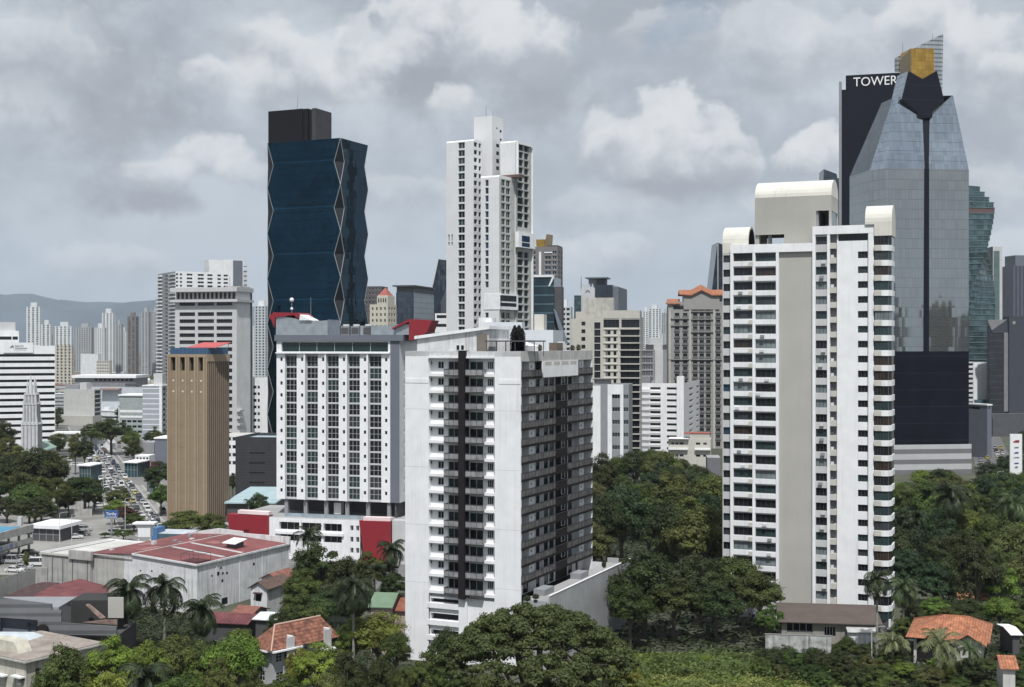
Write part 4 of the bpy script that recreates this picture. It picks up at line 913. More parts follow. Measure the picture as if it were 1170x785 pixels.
def slab_res():
    D = 1000; b = B('apartment_block', 'wide grey and white apartment block behind the gridded office, dark panel on its roof block', 200.5, D, 31, 180.5, 262, dep=None, cat='building')
    zt = b.zc(309.5); U, Z = b.U, b.Z; fh = 4.3*D/1500
    cols = [(190+3.2, 195.8)]+[(U_, U_+2.7) for U_ in (199+2, 204.5+1)] + [(213.5, 220), (226, 233), (237, 243), (248.5, 252.5), (255.5, 260.5)]
    hs = grid([(U(a), U(c)) for a, c in cols if U(a) > .1 and U(c) < b.W], rows(zt-1.5, fh, 45, 1.6))
    b.facade('F', 0, b.W, 0, zt, hs, WHITE2, gl=[GD, GG, GG], d=.5, ft=.12, mu=1)
    b.facade('L', 0, b.dep, 0, zt, grid(even(0.5, b.dep-.5, 3, .5), rows(zt-1.5, fh, 45, 1.7)), MGREY, gl=[GD, GG], d=.5, ft=.1)
    for f in 'RK': b.fq(b.mb('wall'), f, 0, b.dep if f == 'R' else b.W, 0, zt, 0, LGREY)
    bl = b.mb('balcony_slab')
    for k in range(45): b.fb(bl, 'L', .0, b.dep*.3, zt-k*fh-2.6, zt-k*fh-1.6, 0, 1.6, LGREY); b.fb(bl, 'L', b.dep*.75, b.dep, zt-k*fh-2.6, zt-k*fh-1.6, 0, 1.8, WHITE2)
    t = b.mb('roof_block'); t.box(U(239.5), U(259), 2, 14, zt, b.zc(294.5), WHITE2); t.box(U(259), U(279), 1.5, 14, zt-11, b.zc(294), WHITE2); t.box(U(267), U(277.8), 1.2, 1.5, zt-10, b.zc(294.6), SLATE); t.box(U(278), U(283), 2, 12, zt-11, b.zc(307), LGREY)
    for k in range(5): t.box(U(278)-.01, U(283.6), 1.6, 12.1, zt-9+k*3.6, zt-8.6+k*3.6, MGREY)
    b.finish()
slab_res()
# --- banded office on the left edge with sign block
def banded():
    D = 700; b = B('office_block', 'long white office block with black ribbon windows and a sign block on its roof', -46, D, 20, -50, 63, dep=24, cat='office')
    b.zc = lambda y: b.Z(40, y)
    zt = b.zc(394.5); U, Z = b.U, b.Z
    hs = [(U(-44), U(62.6), b.zc(411.8-3.3+7.26*k-2.0+2.1), b.zc(404.5+7.26*k)) for k in range(14)]
    hs = [(h[0], h[1], b.zc(407+7.26*k), b.zc(404+7.26*k)) for k, h in enumerate(hs)]
    b.facade('F', 0, b.W, 0, zt, hs, WHITE2, d=.5, gl=[GD], ft=.0, wname='ribbon_window'); 
    b.facade('R', 0, b.dep, 0, zt, [(1, b.dep-1, h[2], h[3]) for h in hs], WHITE2, d=.5, gl=[GD], ft=0, wname='ribbon_window')
    b.fq(b.mb('wall'), 'K', 0, b.W, 0, zt, 0, WHITE2); b.fq(b.mb('wall'), 'L', 0, b.dep, 0, zt, 0, WHITE2)
    b.mb('roof').box(0.1, b.W-.1, .1, b.dep-.1, zt-.5, zt-.1, ROOFG)
    s = b.new('sign_block'); s.box(U(4), U(38), -.8, 3, b.zc(402.5), b.zc(391), WHITE2)
    s2 = s.sub('sign_emblem'); y = .85
    s2.solid([(U(11), -y, b.zc(397)), (U(13), -y, b.zc(397)), (U(15), -y, b.zc(396.2)), (U(16.2), -y, b.zc(399)), (U(15.3), -y, b.zc(394.2)), (U(13.5), -y, b.zc(394.3))][::-1], (0, .05, 0), SLATE)
    up = b.mb('upper_storey'); up.box(U(-40), U(21.5), 5, 20, zt, b.zc(377.5), WHITE2); up.box(U(-40), U(17.5), 7, 18, b.zc(377.5), b.zc(367.5), LGREY)
    up.box(U(-38), U(13), 4.9, 5, b.zc(387.5), b.zc(384), GD); up.box(U(14.2), U(20.3), 4.9, 5, b.zc(387.5), b.zc(384), GD)
    b.finish()
    add_text(b, 'sign_lettering', 'BANCO', 'F', U(22.2), b.zc(394.9), .86, U(26.8)-U(17.5), 1.0, SLATE)
    q = MB('sign_lettering'); q.off = (0, 0, 0)
    for i in range(9): q.box(U(17.6+i*1.55), U(18.7+i*1.55), -.9, -.82, b.zc(398), b.zc(396.9), SLATE); q.box(U(17+i*1.5), U(17.8+i*1.5), -.9, -.82, b.zc(399.6), b.zc(399), MGREY)
    q.build(b.root)
banded()
# --- church steeple
def church():
    D = 600; r = WP(36.2, 515, D); o = empty('church', 'white gothic church with tall pinnacled steeple in front of the banded office', 'church', (r[0], r[1], 0), radians(4))
    k = D/1500; zf = lambda y: CH-(y-HY)*k; w = 3.5
    st = MB('steeple'); OW = mat('church_white', (.50, .51, .52), .85, .12, .5, .4)
    def stage(hw, z0, z1, ribs):
        st.box(-hw, hw, -hw, hw, z0, z1, OW)
        for i in range(ribs):
            x = -hw+2*hw*i/(ribs-1)
            for (xx, yy) in ((x, -hw-.1), (x, hw+.1)): st.box(xx-.22, xx+.22, yy-.22, yy+.22, z0, z1+.8, OW)
            for (xx, yy) in ((hw+.1, x), (-hw-.1, x)): st.box(xx-.2, xx+.2, yy-.2, yy+.2, z0, z1+.8, OW)
        st.box(-hw-.35, hw+.35, -hw-.35, hw+.35, z1-.25, z1, LGREY)
    stage(3.4, 0, zf(484), 5); stage(2.8, zf(484), zf(461), 5); stage(2.2, zf(461), zf(450), 4)
    def spire(x, y, z0, z1, r0):
        n = 6
        for i in range(n):
            a, c = 2*pi*i/n, 2*pi*(i+1)/n; st.poly([(x+r0*cos(a), y+r0*sin(a), z0), (x+r0*cos(c), y+r0*sin(c), z0), (x, y, z1)], OW)
    for (x, y) in ((-2.6, -2.6), (2.6, -2.6), (2.6, 2.6), (-2.6, 2.6)): spire(x, y, zf(461), zf(448), .55); spire(x*1.25, y*1.25, zf(484), zf(474), .55)
    for (x, y) in ((-1.5, -1.5), (1.5, -1.5), (-1.5, 1.5), (1.5, 1.5)): spire(x, y, zf(450), zf(432), .7)
    spire(-.4, 0, zf(450), zf(427), 1.5); spire(1.2, .6, zf(450), zf(428.5), 1.2); st.build(o)
    wn = MB('lancet_window')
    for (hw, z0, z1, n) in ((3.4, 6, zf(487), 4), (2.8, zf(481), zf(464), 4), (2.2, zf(459.5), zf(452), 3)):
        for i in range(n):
            x = -hw+2*hw*(i+.5)/n; wn.box(x-.28, x+.28, -hw-.03, -hw, z0, z1, MGREY); wn.box(hw, hw+.03, x-.28, x+.28, z0, z1, MGREY)
    wn.build(o)
    nv = MB('nave'); nv.box(-5, 5, 3.6, 22, 0, 7, OW); nv.build(o); rf = MB('nave_roof'); rf.solid([(-5.4, 3.5, 7), (5.4, 3.5, 7), (0, 3.5, 10)], (0, 19, 0), mat('green_roof', (.22, .32, .27), .7)); rf.build(o)
church()
# --- blocks left of the avenue and behind
simple('office_block', 'pale building blank to the avenue with dark glass side, on short legs', 107.8, 900, -14, 72.8, 115.5, 444.4, mat('pale_blank', (.44, .45, .43), .9, .08, .3, .35), S=((1, .9), 2.4), fh=3, gl=[DKGL], z0=0, extra=lambda b, zt: (b.mb('roof_plant_room').box(0, b.W*.45, 2, 8, zt, zt+3.0, MGREY), b.mb('roof_plant_room').box(b.W*.5, b.W*.72, 1, 7, zt, zt+4.5, LGREY), b.mb('podium').box(-9, b.W+.6, -3, b.dep, 0, b.zc(474.5), GREIGE)))
simple('apartment_block', 'low beige apartment block with balconies in front of the far blank white hall', 125, 1350, -10, 110, 128, 411.5, BEIGE, F=((5, .6), 1.5), S=((2, .5), 1.5), fh=3.2, roof=ROOFG)
def furn():
    b = B('furniture_store', 'long grey store with EPFURNITURE lettering under a white roof strip', 164, 980, -4, 82, 168, dep=30, cat='store')
    zt = b.zc(430); b.shell(0, b.zc(441.8), mat('store_white', (.46, .49, .53), .8, .08), 'FRLK', ROOFG)
    u = b.mb('upper_storey'); u.box(b.U(84), b.U(154), 2, 28, b.zc(441.8), b.zc(431.5), MGREY); b.mb('roof').box(b.U(82), b.U(155.5), 0, 30, b.zc(431.5), b.zc(428.3), WHITE)
    for i in range(9): b.fb(b.mb('window'), 'F', b.U(107+i*5), b.U(110.5+i*5), b.zc(434.8), b.zc(432.4), -1.98, -1.95, GD)
    b.mb('canopy').box(b.U(117), b.U(139), -5, -.01, b.zc(445), b.zc(443), mat('striped_canopy', (.30, .20, .18), .8)); b.mb('canopy').box(b.U(143), b.U(163), -.4, -.01, b.zc(441), b.zc(437.5), DKGREY)
    b.finish(); add_text(b, 'sign_lettering', 'EPFURNITURE', 'F', (b.U(106.3)+b.U(140.7))/2, b.zc(439), .06, b.U(140.7)-b.U(106.3), 3.4*980/1500, SLATE)
furn()
simple('office_block', 'green grey office block with white roof slab and three window rows', 163.5, 760, -8, 136.5, 166, 452, mat('green_grey', (.30, .34, .33), .8), F=([(139, 144), (145, 150), (151, 156), (157, 162)], 1.5), S=((2, .5), 1.4), fh=3.0, top=8, roof=WHITE, gl=[GD], dep=16, extra=lambda b, zt: (b.mb('roof_slab').box(-.6, b.W+.5, -.6, b.dep, zt+.01, zt+.9, WHITE), b.mb('spandrel').box(.4, b.W-.4, -.12, -.01, zt-9.6, zt-8.1, WHITE2), b.mb('spandrel').box(.4, b.W-.4, -.12, -.01, zt-12.6, zt-11.3, WHITE2)))
simple('office_block', 'blue grey office block crossed by thin white floor lines, left of the tan tower', 185, 720, -6, 163, 191.5, 441, mat('banded_bluegrey', (.33, .35, .38), .8, .05, .2, 0, lines=[(2, 2.83, .55, 2.0)]), F=None, S=((2, .55), 1.5), fh=2.83, roof=WHITE2, dep=14, extra=lambda b, zt: (b.mb('corner_column').box(b.W-1.5, b.W+.05, -.2, .5, 0, zt, WHITE2), b.mb('roof_slab').box(-.2, b.W+.3, -.3, b.dep, zt+.01, zt+.7, WHITE), b.mb('roof_plant_room').box(b.W*.5, b.W*.95, 2, 8, zt+.7, zt+7, LGREY)))
simple('office_block', 'white side block with small dark windows seen between tan tower and blue tower', 306, 640, -18, 288.8, 320, 431, WHITE2, F=([(288.9+.4, 293), (294.2, 296.8)], 1.5), fh=7.6*640/1500, S=None, dep=14, top=4, gl=[GD])
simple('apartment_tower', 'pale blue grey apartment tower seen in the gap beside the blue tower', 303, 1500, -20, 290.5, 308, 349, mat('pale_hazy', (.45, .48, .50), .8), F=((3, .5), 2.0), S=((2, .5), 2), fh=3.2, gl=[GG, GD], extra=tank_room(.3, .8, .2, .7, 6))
def darkbox():
    b = B('warehouse', 'windowless black slatted building between tan tower and white hotel', 318, 455, -8, 269, 322, dep=22, cat='building')
    zt = b.zc(502.5); b.shell(0, zt, mat('black_slats', (.035, .036, .042), .6, .15, .3, .2, lines=[(2, 1.0, .15, .5)]), 'FRLK', mat('light_blue_roof', (.34, .42, .46), .6), 1.0)
    for i in range(4): b.fb(b.mb('slot_window'), 'F', b.U(284.5), b.U(302.5), b.zc(518.2+i*11.3), b.zc(516.6+i*11.3), 0.001, .03, BLACK)
    b.finish()
darkbox()
simple('service_hall', 'low hall with pale blue metal roof in front of the black slatted building', 314, 405, -4, 259, 318, 575, DKGREY, dep=30, roof=mat('light_blue_roof2', (.36, .47, .50), .5, .1), cat='hall', extra=lambda b, zt: b.mb('roof_slab').solid([(-.5, -1, zt), (b.W+.5, -1, zt), (b.W+.5, -1, zt+.4), (-.5, -1, zt+.4)], (0, 30, 1.6), mat('light_blue_roof2')))
simple('office_block', 'low white office seen between the tan tower and the black slatted building', 300, 560, -5, 252, 304, 497, WHITE2, F=((8, .7), 1.6), fh=3.4, dep=16, roof=PALEROOF)
# --- centre gap: between blue tower and tall white tower
simple('apartment_tower', 'dark brown apartment tower just right of the blue glass tower', 436, 900, -10, 412, 441, 326.5, mat('dark_brown', (.09, .08, .085), .8), F=((6, .5), 1.6), fh=3.2, S=None, dep=16)
def pyr():
    b = B('apartment_block', 'cream apartment block with small red pyramid roof', 443, 700, -22, 422.5, 453, cat='building'); zt = b.zc(337.5); U = b.U; PC = mat('cream_facade', (.52, .49, .41), .8, .06, .3, .2)
    b.facade('F', 0, b.W, 0, zt-4.5, grid(even(.5, b.W-.5, 4, .42), rows(zt-6, 3.2, 30, 1.7)), PC, gl=[GD, GG], d=.4, ft=.1); b.facade('R', 0, b.dep, 0, zt-4.5, grid(even(.5, b.dep-.5, 3, .5), rows(zt-6, 3.2, 30, 1.7)), PC, gl=[GD, GG], d=.4, ft=.1)
    for f in 'LK': b.fq(b.mb('wall'), f, 0, b.dep if f == 'L' else b.W, 0, zt-4.5, 0, PC)
    m = b.mb('upper_storey'); m.box(b.W*.35, b.W*.95, 1, b.dep*.9, zt-4.5, zt, PC); 
    for i in range(4): m.box(b.W*(.42+i*.13), b.W*(.48+i*.13), .95, 1, zt-3.4, zt-1.2, GD)
    p = b.mb('pyramid_roof'); x0, x1, y0, y1 = b.W*.38, b.W*.92, 1.4, b.dep*.8; ap = ((x0+x1)/2, (y0+y1)/2, zt+4.8); c = [(x0, y0, zt+.3), (x1, y0, zt+.3), (x1, y1, zt+.3), (x0, y1, zt+.3)]
    for i in range(4): p.poly([c[i], c[(i+1) % 4], ap], mat('red_tile', (.30, .09, .07), .8))
    p.box(x0, x1, y0, y1, zt, zt+.3, PC); b.finish()
pyr()
def dglass():
    b = B('office_block', 'grey blue glass office block with flat dark eaves', 473, 820, -14, 452.5, 495.5, cat='office'); zt = b.zc(333.5)
    b.shell(0, zt, DKGL, 'FLK', ROOFG); b.fq(b.mb('wall'), 'R', 0, b.dep, 0, zt, 0, DKGL)
    b.mb('upper_storey').box(.3, b.W-.2, .3, b.dep, zt, b.zc(326.8), mat('eave_grey', (.10, .10, .11), .7)); b.mb('eaves').box(-1.8, b.W+1, -1.8, b.dep+1, b.zc(326.8), b.zc(325.3), DKGREY)
    b.fb(b.mb('side_band'), 'R', 0, b.dep, 0, zt-.2, 0, .2, mat('silver_grey_panel', (.25, .29, .33), .35, .1, .2, 0, lines=[(2, 3.4, .5, .6)])); b.finish()
dglass()
def slant():
    o = empty('office_tower', 'slanted narrow dark glass tower left of the tall white tower', 'tower', (WP(500, 392, 880)[0], 880, 0)); x = lambda p: (p-500)*880/1500; z = lambda y: CH-(y-HY)*880/1500
    q = MB('curtain_wall'); q.solid([(x(494.3), 0, 0), (x(512), 0, 0), (x(512), 0, z(297)), (x(500), 0, z(295.5)), (x(494.3), 0, z(325))], (0, 24, 0), DKGL); q.build(o)
    e = MB('edge_fin'); e.solid([(x(494.2), -.3, z(325)), (x(495), -.3, z(325)), (x(501.2), -.3, z(295.6)), (x(500), -.3, z(295.3))], (0, .3, 0), LGREY); e.solid([(x(504), -.25, z(345)), (x(512), -.25, z(322)), (x(512), -.25, z(392)), (x(504), -.25, z(392))], (0, .25, 0), mat('greyblue_glass', (.12, .14, .17), .2, .1, .2, 0, metal=.5)); e.build(o)
slant()
simple('office_block', 'small white block with dark louvres at the foot of the tall white tower', 512, 600, -5, 497, 516, 357.5, WHITE2, F=((1, .8), 1.5), fh=4, dep=14, gl=[GD])
# --- white block behind the balcony tower with dark cypress
simple('apartment_block', 'plain white block right behind the balcony tower roof', 632, 330, -10, 548, 640, 376.5, mat('cool_white', (.64, .67, .71), .85, .05, .3, .15), F=([(610, 617), (619, 623)], 1.0), fh=60, top=1.2, dep=18, gl=[GD], extra=lambda b, zt: (b.mb('roof_room').box(b.U(545), b.U(560), 2, 8, zt-.1, zt+3.2, WHITE2), b.mb('roof_room').box(b.U(609), b.U(620), 2, 7, zt, zt+4, CREAM), b.mb('roof_room').box(b.U(552), b.U(596), .3, 5, zt, zt+2.0, mat('cool_white')), b.mb('roof_dish').tube((b.U(566), -.1, zt-2.2), (b.U(566), -.5, zt-2.0), .8, .9, MGREY, 12)))
# --- right of the tall white tower
def goldtop():
    D = 800; b = B('office_tower', 'brown and grey tower with slanted gold pieces on its roof', 637, D, -14, 600, 643, cat='tower'); zt = b.zc(281); U = b.U; BG_ = mat('brown_grey', (.17, .16, .16), .8)
    b.facade('F', 0, b.W, 0, zt, grid([(U(602), U(612)), (U(622.5), U(629.5)), (U(631), U(636))], rows(b.zc(286), 3.1, 60, 2.0)), BG_, gl=[GG, GD, GBL], d=.4, ft=.12, mu=1); b.facade('R', 0, b.dep, 0, zt, grid(even(.3, b.dep-.3, 2, .7), rows(b.zc(286), 3.1, 60, 1.9)), BG_, gl=[GD, GG], d=.4, ft=.1)
    for f in 'LK': b.fq(b.mb('wall'), f, 0, b.dep if f == 'L' else b.W, 0, zt, 0, BG_)
    b.mb('white_fin').box(U(616), U(618.5), -.6, 0, 0, b.zc(287), WHITE2); b.mb('frame').box(U(622), U(631), -.4, -.05, b.zc(288.5), b.zc(287), WHITE2)
    g = b.mb('gold_screen'); zz = b.zc
    g.solid([(U(612), 1, zz(272.5)), (U(622), 1, zz(272.5)), (U(622), 1, zz(286)), (U(620), 1, zz(288)), (U(613), 1, zz(286))], (0, 3, 0), GOLD, GOLD)
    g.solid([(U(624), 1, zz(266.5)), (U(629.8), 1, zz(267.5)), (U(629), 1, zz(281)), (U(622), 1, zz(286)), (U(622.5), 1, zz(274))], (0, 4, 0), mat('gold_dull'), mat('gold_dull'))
    b.mb('roof_block').box(U(624), U(636.5), .5, b.dep, zt-.1, zt+.8, DKGREY); b.finish()
goldtop()
def glassoff():
    D = 600; b = B('office_block', 'dark teal glass office with a white slanted frame', 633, D, -10, 604, 641, cat='office'); zt = b.zc(313.5); U, z = b.U, b.zc
    b.shell(0, z(316), mat('teal_glass_bands', (.035, .06, .075), .12, .15, .2, 0, metal=.3, lines=[(2, 4.1, .55, 3.2)]), 'FRLK', ROOFG)
    f = b.mb('white_frame'); f.box(0, b.W*.98, -.4, 4, z(316), zt, WHITE2); f.solid([(U(626.5), -.4, z(326.5)), (U(628.3), -.4, z(326.5)), (U(633.5), -.4, z(316)), (U(631), -.4, z(316))], (0, .38, 0), WHITE2)
    s = b.mb('slanted_truss'); s.solid([(b.W-.2, -1.0, z(352)), (b.W+1.2, -1.0, z(356)), (b.W+6.5, -1.0, z(392)), (b.W+4, -1.0, z(392))], (0, 2, 0), mat('bluegrey_truss', (.16, .2, .24), .6)); s.box(b.W+.05, b.W+3.4, 1.5, 8, 0, z(327), DKGREY)
    b.finish()
glassoff()
simple('office_block', 'thin grey tower with striped balconies behind the beige ribbon block', 652, 900, -8, 641, 656, 350, LGREY, F=((2, .7), 1.8), fh=3.4, dep=14, gl=[GD], extra=tank_room(.3, .6, .1, .5, 5))
simple('apartment_tower', 'narrow teal glass tower left of the blank beige wall', 664, 1000, -6, 656, 666, 337, TEALG, dep=14)
def darkcrown():
    D = 1000; b = B('office_tower', 'dark stepped tower with a wide flat disc on its roof', 696, D, -12, 666, 707, cat='tower'); U, z = b.U, b.zc
    c = b.mb('lower_body'); c.box(U(664.5), U(680), -2, 12, 0, z(329), LGREY); c.box(U(679), U(700), 0, b.dep, 0, z(325), DKGL); c.box(U(700), U(706), 2, b.dep, 0, z(327), SLATE); c.box(U(703), b.W+4, 3, b.dep, 0, z(334), DKGL)
    p = b.mb('crown'); p.box(U(672), U(690.5), 2, 14, z(326), z(317.5), MGREY); p.box(U(681), U(691), 1.5, 14, z(325), z(318), DKGREY); q = b.mb('roof_disc'); q.box(U(668.8), U(694), -2, 18, z(317.5), z(316.2), SLATE)
    for i in range(4): p.box(U(666+i*3.5), U(667.5+i*3.5), -1.5, 0, z(329), z(324), LGREY)
    w = b.mb('arched_window'); w.solid([(U(669), -2.05, z(335)), (U(670), -2.05, z(332)), (U(672), -2.05, z(330.5)), (U(674), -2.05, z(332)), (U(675), -2.05, z(335)), (U(672), -2.05, z(332.3))], (0, .04, 0), SLATE)
    b.mb('mast').tube((U(663.5), 3, z(332)), (U(663.5), 3, z(315)), .5, .3, MGREY, 5); b.finish()
darkcrown()
def beige_ribbon():
    D = 575; b = B('apartment_block', 'beige block with black ribbon windows and a tall blank wall on its roof', 731, D, -8, 652.5, 734, dep=22, cat='building'); U, Z = b.U, b.Z; zt = b.zc(354); BE = mat('warm_beige', (.47, .455, .41), .85, .06, .3, .25)
    w = b.mb('wall'); 
    for f in 'RLK': b.fq(w, f, 0, b.dep if f in 'RL' else b.W, 0, zt-4.0 if f == 'L' else zt, 0, BE)
    zl = Z(670, 363.5); fh = 8.0*575/1500
    hs = [(U(664.3), U(668.8), Z(666, 371.5+8.8*k), Z(666, 367+8.8*k)) for k in range(18)] + [(U(679), U(686), Z(682, 375.3+8.0*k), Z(682, 367.2+8.0*k-(0 if k else .3))-.35) for k in range(20)]
    b.facade('F', 0, U(688), 0, zl, hs, BE, d=.4, gl=[GD], mu=2, fr=FRAMED, ft=.05)
    hs = [(U(689.5), U(708)-.2, Z(700, 373.8), Z(700, 363.3)), (U(710), U(730.7), Z(720, 373.8), Z(720, 363.3))]
    for k in range(22): 
        y = 376.3+8.0*k; hs.append((U(709), U(730.7), Z(720, y+6.6), Z(720, y)))
        for (a, c) in ((692, 693.2), (693.8, 697.5), (701, 704.3)): hs.append((U(a), U(c), Z(698, y+5.2), Z(698, y+.6)))
    b.facade('F', U(688), b.W, 0, zt, hs, BE, d=.5, gl=[GD], mu=3, fr=FRAMED, ft=.05)
    w.poly([(U(688), 0, zl), (U(688), b.dep, zl), (U(688), b.dep, zt), (U(688), 0, zt)], BE)
    sl = b.mb('floor_band')
    for k in range(22): y = 375+8.0*k; b.fb(sl, 'F', U(708.5), b.W+.3, Z(720, y+.9), Z(720, y-.3), 0, .5, BE); b.fb(sl, 'F', U(689.5), U(706), Z(698, y+.9), Z(698, y-.4), 0, .35, CREAM)
    b.mb('blank_wall').box(U(667), U(700.3), 5, 14, zl, b.zc(339), mat('sooty_beige', (.44, .43, .39), .9, .2, .35, .7)); b.mb('roof').box(.1, b.W-.1, .1, b.dep-.1, zl-.5, zl-.02, ROOFG); b.finish()
beige_ribbon()
def pilaster_block():
    D = 535; b = B('office_block', 'grey office block with three white pilasters right behind the balcony tower', 718.5, D, -10, 668, 727, dep=18, cat='office'); U, Z = b.U, b.Z; zt = b.zc(440.5)
    b.shell(0, zt, MGREY, 'RLK', ROOFG, .6); hs = []; n = 9
    for (a, c) in ((680, 686.5), (689.5-1, 689.6-1), (699.5, 708.3), (712.5, 718)):
        for k in range(n): hs.append((U(a), U(c), Z(700, 455+14.5*k), Z(700, 450.3+14.5*k))) if c-a > 1 else None
    hs = [(max(.05, h[0]), min(b.W-.05, h[1]), h[2], h[3]) for h in hs]
    b.facade('F', 0, b.W, 0, zt, hs, MGREY, d=.2, gl=[GD, GG], mu=2, ft=.05)
    pl = b.mb('pilaster')
    for (a, c) in ((677, 686.2), (694.3, 699.2), (708.6, 712.3)): b.fb(pl, 'F', U(a)+(.0), U(a)+ (U(c)-U(a)), 0, zt, 0, .5, WHITE2)
    b.fb(b.mb('top_band'), 'F', U(694.3), U(712.3), Z(700, 450), zt+.61, .0, .52, WHITE2)
    b.mb('roof_canopy').box(U(676), U(699), 3, 10, zt+2.4, zt+2.7, DKGREY); b.mb('roof_canopy').box(U(679), U(696), 4, 9, zt, zt+2.4, MGREY)
    b.finish()
pilaster_block()
def white_hotel():
    D = 625; b = B('apartment_block', 'white mid rise block with stair tower and rows of small windows, framed by trees', 780, D, -14, 731, 802, dep=None, cat='building'); U, Z = b.U, b.Z; zt = b.zc(437.5); fh = 6.85*D/1500; W = b.W
    b.facade('F', 0, W, 0, zt, [(U(a), U(c), Z(760, y+2.6), Z(760, y)) for k in range(12) for (a, c) in ((743, 754.7), (762, 773)) for y in [442+6.85*k]], WHITE, d=.35, gl=[GD, GG], mu=4, fr=FRAMED, ft=.06)
    b.facade('R', 0, b.dep, 0, zt, [(b.U(a, 'R'), b.U(c, 'R'), Z(790, y+2.4, 'R'), Z(790, y, 'R')) for k in range(12) for (a, c) in ((787.5, 792), (795.8, 798.8)) for y in [442+6.85*k]], WHITE, d=.3, gl=[GD, GG], mu=1, fr=FRAMED, ft=.06)
    for f in 'LK': b.fq(b.mb('wall'), f, 0, b.dep if f == 'L' else W, 0, zt, 0, WHITE2)
    st = b.mb('stair_tower'); st.box(U(773.5), U(788, 'R') if 0 else W+.6, -.8, 3, 0, b.zc(429.5), WHITE)
    ld = b.mb('floor_ledge')
    for k in range(13): z = Z(740, 447.6+6.85*k); b.fb(ld, 'F', .05, U(742.5), z, z+1.5, 0, .9, WHITE); b.fb(ld, 'F', U(743), U(755), z-.3, z+.7, 0, .5, WHITE if k == 0 else LGREY)
    b.mb('roof_room').box(U(731.5), U(742.5), 1, 6, zt, zt+3.2, MGREY); b.finish()
white_hotel()
def low_beige():
    D = 585; b = B('apartment_block', 'small beige three storey block with a red topped roof room among the trees', 812, D, -10, 763.5, 820, dep=12, cat='building'); U, Z = b.U, b.Z; zt = b.zc(501.5)
    b.shell(0, zt, BEIGE, 'RLK', PALEROOF); b.facade('F', 0, b.W, 0, zt, [(U(a), U(c), Z(790, y+2.8), Z(790, y)) for (a, c) in ((767, 770), (771.5, 775), (776.5, 781), (795, 800), (803.5, 807.5)) for y in (505, 518.8)], BEIGE, d=.3, gl=[GD, GG], mu=1, ft=.05)
    b.mb('roof_slab').box(U(764), U(787), -1.5, 8, zt+.05, zt+.3, WHITE); b.mb('upper_storey').box(U(788), U(811), .5, 8, zt, b.zc(495.5), BEIGE); b.mb('roof_slab').box(U(781), U(811.5), .3, 8.2, b.zc(495.4), b.zc(494.6), mat('red_tile'))
    for (a, c) in ((763.8, 786), (794, 817)): b.fb(b.mb('awning'), 'F', U(a), min(b.W, U(c)), b.zc(513.8), b.zc(512), 0, 1.3, WHITE)
    b.finish()
low_beige()
simple('store_house', 'small blank grey building beside the foot of the tall vaulted tower', 823, 500, -6, 808, 826, 522.5, mat('purple_grey', (.15, .15, .17), .85, .1, .3, .3), dep=12, cat='building')
